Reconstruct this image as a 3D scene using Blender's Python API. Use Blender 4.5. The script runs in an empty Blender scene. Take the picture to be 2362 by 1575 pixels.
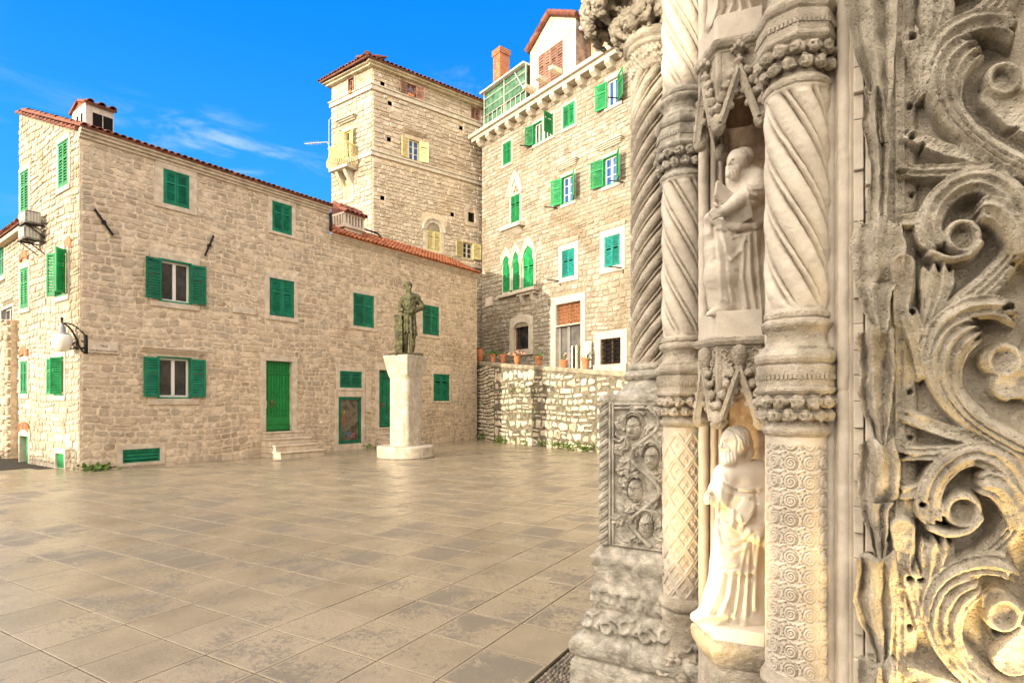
import bpy, math, random
import numpy as np
from mathutils import Vector, Matrix
SC = bpy.context.scene
COL = SC.collection
# ---------------------------------------------------------------- camera
F, CX, HY, EYE = 1330.0, 1181.0, 928.0, 1.6      # focal length in photo pixels, principal column, horizon row, eye height
cam = bpy.data.cameras.new('camera'); co = bpy.data.objects.new('camera', cam); COL.objects.link(co)
cam.sensor_width = 36.0; cam.lens = F/2362*36; cam.shift_y = (HY-787.5)/2362
cam.clip_start = 0.05; cam.clip_end = 3000
co.location = (0, 0, EYE); co.rotation_euler = (math.radians(90), 0, 0)
SC.camera = co
# ---------------------------------------------------------------- world
SUN_AZ = 45.0; SUN_EL = 7.2                        # light travels 45 deg to the right of the view axis
SUN_STRENGTH = 2.0
EXPOSURE = 1.58
w = bpy.data.worlds.new('World'); SC.world = w; w.use_nodes = True
nt = w.node_tree; N = nt.nodes; L = nt.links
bg = N['Background']; bg.inputs['Strength'].default_value = 1.0
sky = N.new('ShaderNodeTexSky'); sky.sky_type = 'NISHITA'; sky.sun_disc = False
sky.sun_elevation = math.radians(SUN_EL); sky.sun_rotation = math.radians(180+SUN_AZ)
sky.air_density = 1.0; sky.dust_density = 0.6; sky.ozone_density = 2.0
def wm(op, a, b=None, c=None):
    n = N.new('ShaderNodeMath'); n.operation = op
    for i, v in enumerate((a, b, c)):
        if v is None: continue
        if isinstance(v, (int, float)): n.inputs[i].default_value = v
        else: L.new(v, n.inputs[i])
    return n.outputs[0]
def wmix(fac, a, b):
    n = N.new('ShaderNodeMix'); n.data_type = 'RGBA'
    if isinstance(fac, (int, float)): n.inputs[0].default_value = fac
    else: L.new(fac, n.inputs[0])
    for i, v in ((6, a), (7, b)):
        if isinstance(v, tuple): n.inputs[i].default_value = (*v, 1)
        else: L.new(v, n.inputs[i])
    return n.outputs[2]
def wrange(v, a, b, c=0, d=1):
    n = N.new('ShaderNodeMapRange'); n.interpolation_type = 'SMOOTHSTEP'
    L.new(v, n.inputs[0])
    for i, q in enumerate((a, b, c, d)): n.inputs[i+1].default_value = q
    return n.outputs[0]
tc = N.new('ShaderNodeTexCoord'); sp = N.new('ShaderNodeSeparateXYZ'); L.new(tc.outputs['Generated'], sp.inputs[0])
X, Y, Z = sp.outputs
skyk = N.new('ShaderNodeMix'); skyk.data_type = 'RGBA'; skyk.blend_type = 'MULTIPLY'; skyk.inputs[0].default_value = 1
L.new(sky.outputs[0], skyk.inputs[6]); skyk.inputs[7].default_value = (0.12, 0.12, 0.12, 1)
azure = wmix(wrange(Z, 0.02, 0.62), (0.028, 0.20, 0.36), (0.0, 0.097, 0.345))
blue = wmix(0.02, azure, skyk.outputs[2])
# evening glow, broadened to warm the shade, in the sun's half of the sky
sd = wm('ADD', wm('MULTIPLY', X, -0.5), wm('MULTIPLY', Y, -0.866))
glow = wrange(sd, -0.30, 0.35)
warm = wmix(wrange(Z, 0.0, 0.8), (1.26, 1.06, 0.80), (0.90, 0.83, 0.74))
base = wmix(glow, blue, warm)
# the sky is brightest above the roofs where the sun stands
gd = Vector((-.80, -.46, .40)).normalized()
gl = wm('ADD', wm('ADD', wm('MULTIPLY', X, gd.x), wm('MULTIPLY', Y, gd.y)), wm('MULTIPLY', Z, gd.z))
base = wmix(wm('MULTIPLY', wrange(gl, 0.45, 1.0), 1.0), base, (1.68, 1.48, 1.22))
# wisps of cirrus
mp = N.new('ShaderNodeMapping'); L.new(tc.outputs['Generated'], mp.inputs[0]); mp.inputs['Rotation'].default_value = (0, 0.25, 0); mp.inputs['Scale'].default_value = (5, 3, 18)
nz = N.new('ShaderNodeTexNoise'); L.new(mp.outputs[0], nz.inputs[0]); nz.inputs['Scale'].default_value = 1.6; nz.inputs['Detail'].default_value = 9; nz.inputs['Roughness'].default_value = 0.62; nz.inputs['Distortion'].default_value = 0.6
cl = wrange(nz.outputs[0], 0.44, 0.85)
def blob(px, py, wx, wz):
    d = Vector(((px-CX)/F, 1, (HY-py)/F)).normalized()
    dx = wm('DIVIDE', wm('SUBTRACT', X, d.x), wx); dz = wm('DIVIDE', wm('SUBTRACT', Z, d.z), wz)
    q = wm('ADD', wm('MULTIPLY', dx, dx), wm('MULTIPLY', dz, dz))
    return wm('MULTIPLY', wrange(q, 0.0, 1.0, 1, 0), wrange(Y, 0.1, 0.3))
m = wm('ADD', wm('MULTIPLY', blob(545, 340, .17, .05), 0.75), wm('MULTIPLY', blob(1080, 200, .10, .035), .55))
m = wm('ADD', m, wm('MULTIPLY', blob(-60, 330, .22, .10), .16))
m = wm('ADD', m, wm('MULTIPLY', blob(330, 300, .3, .05), .3))
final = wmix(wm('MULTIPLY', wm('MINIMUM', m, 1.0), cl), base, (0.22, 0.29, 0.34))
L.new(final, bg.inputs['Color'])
# ---------------------------------------------------------------- sun
sl = bpy.data.lights.new('sun', 'SUN'); so = bpy.data.objects.new('sun', sl); COL.objects.link(so)
sl.energy = SUN_STRENGTH; sl.angle = math.radians(0.5); sl.color = (1.0, 0.88, 0.67)
_a, _e = math.radians(SUN_AZ), math.radians(SUN_EL)
so.rotation_euler = Vector((math.sin(_a)*math.cos(_e), math.cos(_a)*math.cos(_e), -math.sin(_e))).to_track_quat('-Z', 'Y').to_euler()
so.location = (-20, -20, 12)
SC.view_settings.view_transform = 'Standard'; SC.view_settings.look = 'None'
SC.view_settings.exposure = EXPOSURE; SC.view_settings.gamma = 1.0; SC.view_settings.use_curve_mapping = False
SC.cycles.max_bounces = 6; SC.cycles.diffuse_bounces = 3; SC.cycles.glossy_bounces = 2
SC.cycles.caustics_reflective = False; SC.cycles.caustics_refractive = False

# ================================================================ helpers
ROOT = {}
RND = random.Random(7)
def tag(o, label=None, cat=None, group=None, kind=None):
    if label: o['label'] = label
    if cat: o['category'] = cat
    if group: o['group'] = group
    if kind: o['kind'] = kind
    return o
def thing(name, label, cat, loc, group=None):
    o = bpy.data.objects.new(name, None); COL.objects.link(o); o.location = loc
    o.empty_display_size = 0.2
    ROOT[o] = Vector(loc)
    return tag(o, label, cat, group)
class MB:
    """collects shapes in world space, links them as one mesh object"""
    def __init__(s): s.v = []; s.f = []; s.m = []; s.uv = None
    def add(s, vs, fs, mi=0):
        b = len(s.v); s.v.extend(vs)
        for f in fs: s.f.append(tuple(i+b for i in f)); s.m.append(mi)
    def obox(s, O, U, V, W, mi=0):
        O, U, V, W = Vector(O), Vector(U), Vector(V), Vector(W)
        if U.cross(V).dot(W) < 0: U, V = V, U
        p = [O, O+U, O+U+V, O+V, O+W, O+U+W, O+U+V+W, O+V+W]
        s.add([tuple(q) for q in p], [(3, 2, 1, 0), (4, 5, 6, 7), (0, 1, 5, 4), (1, 2, 6, 5), (2, 3, 7, 6), (3, 0, 4, 7)], mi)
    def box(s, lo, hi, mi=0):
        s.obox(lo, (hi[0]-lo[0], 0, 0), (0, hi[1]-lo[1], 0), (0, 0, hi[2]-lo[2]), mi)
    def prism(s, pts, W, mi=0):
        """planar polygon pts swept along vector W"""
        W = Vector(W); n = len(pts); P = [Vector(p) for p in pts]
        nr = Vector((0, 0, 0))
        for i in range(n): nr += P[i].cross(P[(i+1) % n])
        if nr.dot(W) < 0: P.reverse()
        s.add([tuple(p) for p in P]+[tuple(p+W) for p in P],
              [tuple(reversed(range(n))), tuple(range(n, 2*n))]+[(i, (i+1) % n, n+(i+1) % n, n+i) for i in range(n)], mi)
    def tube(s, pts, r, n=8, mi=0, cap=True):
        P = [Vector(p) for p in pts]; R = r if isinstance(r, (list, tuple)) else [r]*len(P)
        b = []; up = None
        for i, p in enumerate(P):
            t = (P[min(i+1, len(P)-1)]-P[max(i-1, 0)]).normalized()
            if up is None: up = Vector((0, 0, 1)) if abs(t.z) < .9 else Vector((1, 0, 0))
            sx = t.cross(up).normalized(); up = sx.cross(t).normalized()
            for k in range(n):
                a = 2*math.pi*k/n; b.append(tuple(p+(sx*math.cos(a)+up*math.sin(a))*R[i]))
        fs = [(i*n+k, i*n+(k+1) % n, (i+1)*n+(k+1) % n, (i+1)*n+k) for i in range(len(P)-1) for k in range(n)]
        if cap: fs += [tuple(reversed(range(n))), tuple(range((len(P)-1)*n, len(P)*n))]
        s.add(b, fs, mi)
    def lathe(s, c, prof, n=24, mi=0, a0=0.0, axis=None, squash=1.0):
        """prof: (radius, z) from bottom to top about the vertical through c"""
        b = []; fs = []
        for r, z in prof:
            for k in range(n):
                a = a0+2*math.pi*k/n; b.append((c[0]+r*math.cos(a), c[1]+r*math.sin(a)*squash, c[2]+z))
        for i in range(len(prof)-1):
            for k in range(n): fs.append((i*n+k, i*n+(k+1) % n, (i+1)*n+(k+1) % n, (i+1)*n+k))
        fs += [tuple(reversed(range(n))), tuple(range((len(prof)-1)*n, len(prof)*n))]
        s.add(b, fs, mi)
    def grid(s, A, mi=0, closed=False, flip=False):
        """A: (n, m, 3) array of points"""
        n, m_ = A.shape[:2]; b = len(s.v); s.v.extend(map(tuple, A.reshape(-1, 3).tolist()))
        for i in range(n-1):
            for k in range(m_ if closed else m_-1):
                k2 = (k+1) % m_
                q = (b+i*m_+k, b+i*m_+k2, b+(i+1)*m_+k2, b+(i+1)*m_+k)
                s.f.append(q[::-1] if flip else q); s.m.append(mi)
    def sphere(s, c, r, n=10, mi=0, sq=(1, 1, 1)):
        prof = [(math.sin(math.pi*i/n), -math.cos(math.pi*i/n)) for i in range(n+1)]
        prof[0] = (.02, -1); prof[-1] = (.02, 1)
        b = []; fs = []; k_ = 2*n
        for pr, z in prof:
            for k in range(k_):
                a = 2*math.pi*k/k_; b.append((c[0]+r*sq[0]*pr*math.cos(a), c[1]+r*sq[1]*pr*math.sin(a), c[2]+r*sq[2]*z))
        for i in range(n):
            for k in range(k_): fs.append((i*k_+k, i*k_+(k+1) % k_, (i+1)*k_+(k+1) % k_, (i+1)*k_+k))
        s.add(b, fs, mi)
    def build(s, name, mats, parent=None, smooth=False, bevel=0.0, **kw):
        me = bpy.data.meshes.new(name)
        o = bpy.data.objects.new(name, me); COL.objects.link(o)
        V = np.array(s.v, dtype=float)
        if parent is not None:
            off = ROOT[parent]; o.parent = parent; ROOT[o] = off
        else:
            off = Vector(((V[:, 0].min()+V[:, 0].max())/2, (V[:, 1].min()+V[:, 1].max())/2, V[:, 2].min()))
            o.location = off; ROOT[o] = off
        V = V-np.array(off)
        me.from_pydata(V.tolist(), [], s.f)
        if not isinstance(mats, (list, tuple)): mats = [mats]
        for m_ in mats: me.materials.append(m_)
        if len(mats) > 1: me.polygons.foreach_set('material_index', s.m)
        if smooth: me.polygons.foreach_set('use_smooth', [True]*len(s.f))
        if s.uv is not None:
            ul = me.uv_layers.new(name='UVMap'); ul.data.foreach_set('uv', np.array(s.uv, dtype=np.float32).ravel())
        me.update()
        if bevel:
            b = o.modifiers.new('bevel', 'BEVEL'); b.width = bevel; b.segments = 2; b.limit_method = 'ANGLE'; b.angle_limit = math.radians(40)
        tag(o, **kw)
        return o
# ---------------------------------------------------------------- materials
def mat(name, col=(.5, .5, .5), rough=.8, ramp=None, island=0.0, noise=0.25, nscale=6.0, bump=0.0, bscale=60.0, stain=None, metallic=0.0, spec=0.3, pits=0.0, speck=0.0, streak=None, coat=0.0):
    """stone / paint / metal: colour from a ramp driven by a random number per loose island and by noise in space"""
    m_ = bpy.data.materials.new(name); m_.use_nodes = True
    t = m_.node_tree; n_ = t.nodes; l_ = t.links
    b = n_['Principled BSDF']; b.inputs['Roughness'].default_value = rough; b.inputs['Metallic'].default_value = metallic
    b.inputs['Specular IOR Level'].default_value = spec
    if coat: b.inputs['Coat Weight'].default_value = coat; b.inputs['Coat Roughness'].default_value = .12
    geo = n_.new('ShaderNodeNewGeometry'); pos = geo.outputs['Position']
    def tex(scale, detail=6, rough_=.6, dist=0.0, vec=None):
        x = n_.new('ShaderNodeTexNoise'); l_.new(vec or pos, x.inputs[0]); x.inputs['Scale'].default_value = scale
        x.inputs['Detail'].default_value = detail; x.inputs['Roughness'].default_value = rough_; x.inputs['Distortion'].default_value = dist
        return x.outputs[0]
    def mth(op, a, c):
        x = n_.new('ShaderNodeMath'); x.operation = op
        for i, v in enumerate((a, c)):
            if isinstance(v, (int, float)): x.inputs[i].default_value = v
            else: l_.new(v, x.inputs[i])
        return x.outputs[0]
    def mixc(fac, a, c, mode='MIX'):
        x = n_.new('ShaderNodeMix'); x.data_type = 'RGBA'; x.blend_type = mode
        if isinstance(fac, (int, float)): x.inputs[0].default_value = fac
        else: l_.new(fac, x.inputs[0])
        for i, v in ((6, a), (7, c)):
            if isinstance(v, tuple): x.inputs[i].default_value = (*v, 1)
            else: l_.new(v, x.inputs[i])
        return x.outputs[2]
    def rng(v, a, c, d=0, e=1):
        x = n_.new('ShaderNodeMapRange'); l_.new(v, x.inputs[0])
        for i, q in enumerate((a, c, d, e)): x.inputs[i+1].default_value = q
        return x.outputs[0]
    nf = tex(nscale)
    if ramp:
        cr = n_.new('ShaderNodeValToRGB'); e = cr.color_ramp.elements
        while len(e) < len(ramp): e.new(.5)
        for i, (p, c) in enumerate(ramp): e[i].position = p; e[i].color = (*c, 1)
        fac = mth('ADD', mth('MULTIPLY', geo.outputs['Random Per Island'], island), mth('MULTIPLY', rng(nf, .3, .7), 1-island))
        l_.new(fac, cr.inputs[0]); c = cr.outputs[0]
    else:
        c = mixc(1.0, col, col)
    k = rng(nf, .25, .75, 1-noise, 1+noise)
    if 'shutter' in name: oi = n_.new('ShaderNodeObjectInfo'); k = mth('MULTIPLY', k, rng(oi.outputs['Random'], 0, 1, .72, 1.3))
    v = n_.new('ShaderNodeCombineColor')
    for i in range(3): l_.new(k, v.inputs[i])
    c = mixc(1.0, c, v.outputs[0], 'MULTIPLY')
    if stain:
        sc_, lo, hi, scol, amt = stain
        c = mixc(mth('MULTIPLY', rng(tex(sc_, 8, .68, .4), lo, hi), amt), c, scol)
    if streak:
        sc_, lo, hi, scol, amt = streak
        mp_ = n_.new('ShaderNodeMapping'); l_.new(pos, mp_.inputs[0]); mp_.inputs['Scale'].default_value = (1, 1, .14)
        c = mixc(mth('MULTIPLY', rng(tex(sc_, 7, .65, .2, mp_.outputs[0]), lo, hi), amt), c, scol)
    if speck:
        c = mixc(mth('MULTIPLY', rng(tex(bscale*1.3, 3, .7), .58, .68), speck), c, (.10, .085, .07))
    l_.new(c, b.inputs['Base Color'])
    if bump:
        bn = n_.new('ShaderNodeBump'); bn.inputs['Strength'].default_value = min(1, bump); bn.inputs['Distance'].default_value = .02*max(1, bump)
        hgt = tex(bscale, 8, .7)
        if pits:
            vo = n_.new('ShaderNodeTexVoronoi'); l_.new(pos, vo.inputs['Vector']); vo.inputs['Scale'].default_value = bscale*1.1
            hgt = mth('ADD', hgt, mth('MULTIPLY', rng(vo.outputs['Distance'], 0, .35), pits))
        l_.new(hgt, bn.inputs['Height']); l_.new(bn.outputs[0], b.inputs['Normal'])
    return m_
# ================================================================ materials of the place
M = {}
M['mortar'] = mat('lime mortar', ramp=[(.2, (.54, .435, .315)), (.8, (.66, .54, .395))], noise=.2, nscale=9, bump=.5, bscale=40, rough=.95)
M['stone_house'] = mat('rubble limestone', island=.7, nscale=4, noise=.2, bump=.8, bscale=26, rough=.9,
    ramp=[(0, (.32, .255, .185)), (.22, (.46, .37, .265)), (.42, (.58, .46, .335)), (.6, (.40, .33, .245)), (.78, (.66, .54, .405)), (1, (.62, .46, .31))], stain=(.45, .50, .70, (.22, .17, .115), .55), streak=(1.3, .52, .72, (.24, .19, .135), .45))
M['stone_tower'] = mat('tower limestone', island=.6, nscale=3, noise=.2, bump=.8, bscale=30, rough=.9,
    ramp=[(0, (.37, .30, .225)), (.3, (.49, .41, .315)), (.6, (.44, .375, .295)), (.85, (.58, .50, .405)), (1, (.51, .39, .26))], stain=(.5, .52, .7, (.36, .25, .14), .5))
M['stone_lit'] = mat('sunlit squared limestone', island=.65, nscale=3, noise=.2, bump=.7, bscale=30, rough=.9,  # stone copy for sunlit walls, its colour darkened against the sun
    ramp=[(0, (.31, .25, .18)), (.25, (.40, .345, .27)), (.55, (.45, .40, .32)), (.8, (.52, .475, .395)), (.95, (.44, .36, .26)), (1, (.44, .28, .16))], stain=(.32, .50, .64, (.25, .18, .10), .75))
M['stone_palace'] = mat('palace limestone', island=.65, nscale=3, noise=.2, bump=.7, bscale=30, rough=.9, ramp=[(0, (.215, .175, .13)), (.25, (.305, .265, .205)), (.55, (.355, .312, .248)), (.8, (.42, .38, .315)), (.95, (.38, .305, .21)), (1, (.40, .24, .135))], stain=(.32, .50, .64, (.19, .135, .075), .75))
M['mortar_palace'] = mat('palace mortar', ramp=[(.2, (.25, .20, .14)), (.8, (.32, .27, .2))], noise=.2, nscale=8, bump=.4, bscale=40, rough=.95)
M['tile_new'] = mat('new terracotta tile', island=.6, nscale=6, noise=.25, bump=.4, bscale=30, rough=.85, ramp=[(0, (.24, .075, .035)), (.5, (.36, .12, .05)), (1, (.46, .19, .09))], stain=(2.5, .6, .75, (.12, .07, .05), .5))
M['mortar_lit'] = mat('sunlit mortar', ramp=[(.2, (.34, .275, .19)), (.8, (.43, .365, .27))], noise=.2, nscale=8, bump=.4, bscale=40, rough=.95)  # mortar copy for sunlit walls, darkened to hold back the sun
M['stone_wall'] = mat('retaining wall stone', island=.75, nscale=5, noise=.2, bump=.8, bscale=30, rough=.92,
    ramp=[(0, (.38, .30, .20)), (.3, (.54, .47, .36)), (.7, (.62, .56, .46)), (1, (.50, .38, .23))], stain=(1.1, .56, .72, (.32, .26, .17), .5))
M['mortar_wall'] = mat('grey cement mortar', ramp=[(.2, (.13, .112, .08)), (.8, (.22, .19, .135))], noise=.3, nscale=7, bump=.9, bscale=24, rough=.95)
M['trim'] = mat('dressed limestone trim', ramp=[(.1, (.50, .41, .305)), (.9, (.61, .52, .41))], noise=.15, nscale=5, bump=.35, bscale=45, rough=.85, stain=(1.6, .55, .75, (.34, .26, .17), .5))
M['trim_lit'] = mat('sunlit limestone trim', ramp=[(.1, (.48, .42, .335)), (.9, (.57, .51, .42))], noise=.12, nscale=5, bump=.3, bscale=45, rough=.85, stain=(1.6, .58, .75, (.42, .34, .24), .5))  # trim copy for the sunlit walls, colour toned for the light there
M['plaster'] = mat('cream plaster', ramp=[(.1, (.55, .47, .33)), (.9, (.68, .60, .45))], noise=.2, nscale=2.5, bump=.3, bscale=18, rough=.9, stain=(1.1, .5, .72, (.36, .29, .19), .7))
M['plaster_pale'] = mat('pale render', ramp=[(.1, (.52, .44, .36)), (.9, (.62, .54, .45))], noise=.12, nscale=3, bump=.2, bscale=20, rough=.9)
M['plaster_pink'] = mat('pink render', ramp=[(.1, (.62, .33, .24)), (.9, (.70, .42, .32))], noise=.12, nscale=2.5, bump=.2, bscale=20, rough=.9)
M['tile'] = mat('terracotta roof tile', island=.6, nscale=6, noise=.25, bump=.4, bscale=30, rough=.85,
    ramp=[(0, (.085, .032, .026)), (.4, (.17, .06, .042)), (.8, (.27, .105, .065)), (1, (.25, .155, .105))], stain=(2.5, .58, .75, (.12, .07, .05), .6))
M['brick'] = mat('red brick', island=.7, nscale=8, noise=.25, bump=.5, bscale=40, rough=.9, ramp=[(0, (.30, .10, .05)), (.6, (.46, .18, .09)), (1, (.52, .28, .16))])
M['green'] = mat('dark green shutter paint', ramp=[(.1, (.004, .125, .062)), (.9, (.006, .17, .085))], noise=.28, nscale=5, rough=.5, spec=.3, bump=.15, bscale=60, streak=(9, .55, .78, (.03, .20, .12), .5))
M['green_door'] = mat('fresh green door paint', ramp=[(.1, (.004, .17, .035)), (.9, (.005, .21, .04))], noise=.12, nscale=5, rough=.4, spec=.4)
M['green_bright'] = mat('bright green shutter paint', ramp=[(.1, (.006, .19, .055)), (.9, (.010, .25, .075))], noise=.25, nscale=5, rough=.55, bump=.15, bscale=60, streak=(9, .56, .78, (.06, .30, .14), .5))
M['teal'] = mat('weathered teal shutter paint', ramp=[(.1, (.004, .15, .13)), (.9, (.010, .22, .18))], noise=.25, nscale=9, rough=.6)
M['cream'] = mat('cream shutter paint', ramp=[(.1, (.62, .52, .24)), (.9, (.72, .62, .32))], noise=.12, nscale=7, rough=.55)
M['brown'] = mat('brown shutter wood', ramp=[(.1, (.22, .11, .08)), (.9, (.32, .17, .12))], noise=.25, nscale=9, rough=.7)
M['white'] = mat('white window paint', (.72, .69, .63), noise=.06, rough=.5)
M['glass'] = mat('dark window glass', ramp=[(.3, (.012, .012, .014)), (.7, (.045, .042, .042))], noise=.1, nscale=1.6, rough=.03, spec=.5)
M['glass_sky'] = mat('window glass', (.02, .09, .28), noise=.15, nscale=1.5, rough=.06, spec=.6)  # blue sky reflection put into the base colour of the panes
M['dark'] = mat('unlit interior', (.016, .014, .013), noise=.2, rough=.95, spec=.05)
M['iron'] = mat('black wrought iron', (.022, .018, .017), noise=.2, rough=.55, metallic=.5)
M['rust'] = mat('rusty iron', ramp=[(.2, (.10, .045, .02)), (.8, (.36, .20, .10))], noise=.3, nscale=20, rough=.8)
M['metal_grey'] = mat('grey metal', (.30, .29, .28), noise=.15, rough=.5, metallic=.3)
M['metal_pale'] = mat('pale painted metal', (.62, .60, .56), noise=.1, rough=.5)
M['terracotta'] = mat('terracotta pot', ramp=[(.2, (.42, .15, .065)), (.8, (.52, .21, .10))], noise=.2, nscale=14, rough=.8)
M['leaf'] = mat('leaf green', island=.9, ramp=[(0, (.035, .075, .012)), (.6, (.07, .14, .02)), (1, (.13, .20, .035))], noise=.2, nscale=20, rough=.6)
M['leaf_dry'] = mat('dry pinkish leaf', island=.9, ramp=[(0, (.30, .13, .08)), (.6, (.46, .25, .16)), (1, (.55, .36, .2))], noise=.2, nscale=20, rough=.7)
M['net'] = mat('green shade netting', ramp=[(.2, (.05, .13, .075)), (.8, (.10, .21, .13))], noise=.25, nscale=4, rough=.8)
M['globe'] = mat('milk glass globe', (.80, .74, .62), noise=.03, rough=.15, spec=.5)
M['paper'] = mat('white menu board', (.80, .78, .74), noise=.04, rough=.5)
M['letter'] = mat('engraved grey letter', (.12, .095, .08), noise=.1, rough=.7)
M['blue_sign'] = mat('blue print', (.03, .33, .45), noise=.1, rough=.5)
M['white_stone'] = mat('white hammered limestone', ramp=[(.1, (.46, .395, .305)), (.9, (.58, .51, .415))], noise=.15, nscale=7, bump=1.0, bscale=32, rough=.88, speck=.25, streak=(4.5, .50, .70, (.25, .21, .13), .75))
M['bronze'] = mat('green patinated bronze', ramp=[(.1, (.04, .039, .018)), (.5, (.078, .075, .034)), (.9, (.115, .108, .05))], noise=.25, nscale=9, bump=.4, bscale=34, rough=.6, metallic=.15, streak=(9, .52, .7, (.07, .065, .03), .5))
M['brass'] = mat('brass', (.65, .42, .12), noise=.05, rough=.25, metallic=.9)
# ================================================================ facades, masonry, windows
class Facade:
    """vertical plane through O (x, y) with unit direction D in plan; n points to the viewer's side"""
    def __init__(s, O, ang):
        s.O = Vector((O[0], O[1], 0)); s.D = Vector((math.sin(math.radians(ang)), math.cos(math.radians(ang)), 0))
        n = Vector((s.D.y, -s.D.x, 0)); s.n = n if n.dot(-s.O) > 0 else -n
    def s_at(s, px):
        k = (px-CX)/F
        return (k*s.O.y-s.O.x)/(s.D.x-k*s.D.y)
    def hit(s, px, py):
        t = s.s_at(px); y = s.O.y+s.D.y*t
        return t, EYE+(HY-py)*y/F
    def P(s, t, z, d=0.0):
        v = s.O+s.D*t+s.n*d; return Vector((v.x, v.y, z))
    def rect(s, px0, py0, px1, py1):
        a, zt = s.hit(px0, py0); b, zb = s.hit(px1, py1)
        return (min(a, b), min(zt, zb), max(a, b), max(zt, zb))
    def box(s, mb, a0, z0, a1, z1, d0, d1, mi=0):
        mb.obox(s.P(a0, z0, d0), s.D*(a1-a0), (0, 0, z1-z0), s.n*(d1-d0), mi)
def sheet(mb, fac, a0, a1, z0, z1, holes, mi=0, top=None):
    """flat wall face with rectangular holes; top(s) adds a sloping piece above z1"""
    S = sorted({a0, a1}|{h[0] for h in holes if a0 < h[0] < a1}|{h[2] for h in holes if a0 < h[2] < a1})
    Zs = sorted({z0, z1}|{h[1] for h in holes if z0 < h[1] < z1}|{h[3] for h in holes if z0 < h[3] < z1})
    for i in range(len(S)-1):
        for k in range(len(Zs)-1):
            cs, cz = (S[i]+S[i+1])/2, (Zs[k]+Zs[k+1])/2
            if any(h[0] < cs < h[2] and h[1] < cz < h[3] for h in holes): continue
            q = [fac.P(S[i], Zs[k]), fac.P(S[i+1], Zs[k]), fac.P(S[i+1], Zs[k+1]), fac.P(S[i], Zs[k+1])]
            mb.add([tuple(p) for p in q], [(0, 1, 2, 3)], mi)
    if top:
        q = [fac.P(a0, z1), fac.P(a1, z1), fac.P(a1, top(a1)), fac.P(a0, top(a0))]
        mb.add([tuple(p) for p in q], [(0, 1, 2, 3)], mi)
def stones(mb, fac, a0, a1, z0, top, rects, ch=(.16, .26), cw=(.2, .5), D=.03, gap=.02, seed=1, mi=1, split=.15, jit=.25, wave=.03):
    R = random.Random(seed); z = z0
    tf = top if callable(top) else (lambda s: top)
    zmax = max(tf(a0), tf(a1), tf((a0+a1)/2))
    ph = R.uniform(0, 6)
    wv = lambda s, zz: wave*math.sin(s*1.3+ph+zz*.7)+.5*wave*math.sin(s*3.1+zz*1.9)
    def one(x0, x1, y0, y1):
        w_, h_ = x1-x0, y1-y0
        if w_ < .05 or h_ < .04: return
        c = R.uniform(.10, .34)*min(w_, h_); d = D*R.uniform(.55, 1.25)
        j = lambda: R.uniform(-jit, jit)*min(w_, h_)*.35
        ring = [(x0+c, y0), (x1-c, y0), (x1, y0+c), (x1, y1-c), (x1-c, y1), (x0+c, y1), (x0, y1-c), (x0, y0+c)]
        ring = [(x+j(), y+j()) for x, y in ring]
        mx, my = (x0+x1)/2, (y0+y1)/2; m_ = min(w_, h_)
        vs = []
        for ins, dd in ((0, -.008), (.06*m_, d*.72), (.20*m_, d)):
            for x, y in ring:
                ll = math.hypot(x-mx, y-my)+1e-6; q = max(0, 1-ins/ll)
                xx, yy = mx+(x-mx)*q, my+(y-my)*q
                vs.append(tuple(fac.P(xx, yy+wv(xx, yy), dd+(R.uniform(-.25, .25)*d if ins > .1*m_ else 0))))
        fs = [(r*8+k, r*8+(k+1) % 8, r*8+8+(k+1) % 8, r*8+8+k) for r in range(2) for k in range(8)]+[tuple(range(16, 24))]
        if fac.D.cross(Vector((0, 0, 1))).dot(fac.n) < 0: fs = [f[::-1] for f in fs]
        mb.add(vs, fs, mi)
    while z < zmax-.05:
        h = R.uniform(*ch)*(1.35 if R.random() < .08 else 1)
        cuts = [(r[0]-.01, r[2]+.01) for r in rects if r[1]-.03 < z+h and r[3]+.03 > z]
        x = a0+R.uniform(0, .1)*0
        spans = []; cur = a0
        for c0, c1 in sorted(cuts):
            if c0 > cur: spans.append((cur, min(c0, a1)))
            cur = max(cur, c1)
        if cur < a1: spans.append((cur, a1))
        for s0, s1 in spans:
            x = s0
            while x < s1-.03:
                w_ = R.uniform(*cw)*(1.5 if R.random() < .07 else 1)
                if s1-x-w_ < cw[0]*.5: w_ = s1-x
                tz = min(tf(x), tf(x+w_))-.03; zz = min(z+h, tz)
                if zz-z > .07:
                    g = gap*R.uniform(.6, 1.4)/2
                    if R.random() < split and h > .17:
                        q = z+(zz-z)*R.uniform(.4, .6); one(x+g, x+w_-g, z+g, q-g); one(x+g, x+w_-g, q+g, zz-g)
                    else: one(x+g, x+w_-g, z+g, zz-g)
                x += w_
        z += h
def louvre(mb, O, U, Nn, w_, h_, n=13, t=.035, st=.055, mid=True):
    """louvred leaf: O lower corner, U across, Nn outward"""
    O, U, Nn = Vector(O), Vector(U).normalized(), Vector(Nn).normalized(); Zv = Vector((0, 0, 1))
    st = min(st, w_*.16)
    mb.obox(O, U*st, Zv*h_, Nn*t); mb.obox(O+U*(w_-st), U*st, Zv*h_, Nn*t)
    rails = [(0, st*1.2), (h_-st*1.2, st*1.2)]
    if mid: rails.append((h_*.62, st))
    for z, hh in rails: mb.obox(O+U*st+Zv*z+Nn*.002, U*(w_-2*st), Zv*hh, Nn*(t-.004))
    z0, z1 = st*1.2, h_-st*1.2; p = (z1-z0)/n
    for i in range(n):
        z = z0+p*(i+.12)
        if mid and h_*.62-p*.8 < z < h_*.62+st: continue
        mb.obox(O+U*st+Zv*(z)+Nn*(t-.006), U*(w_-2*st), Zv*(p*.30)+Nn*(.0), Zv*(p*.62)-Nn*(t*.7))
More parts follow.
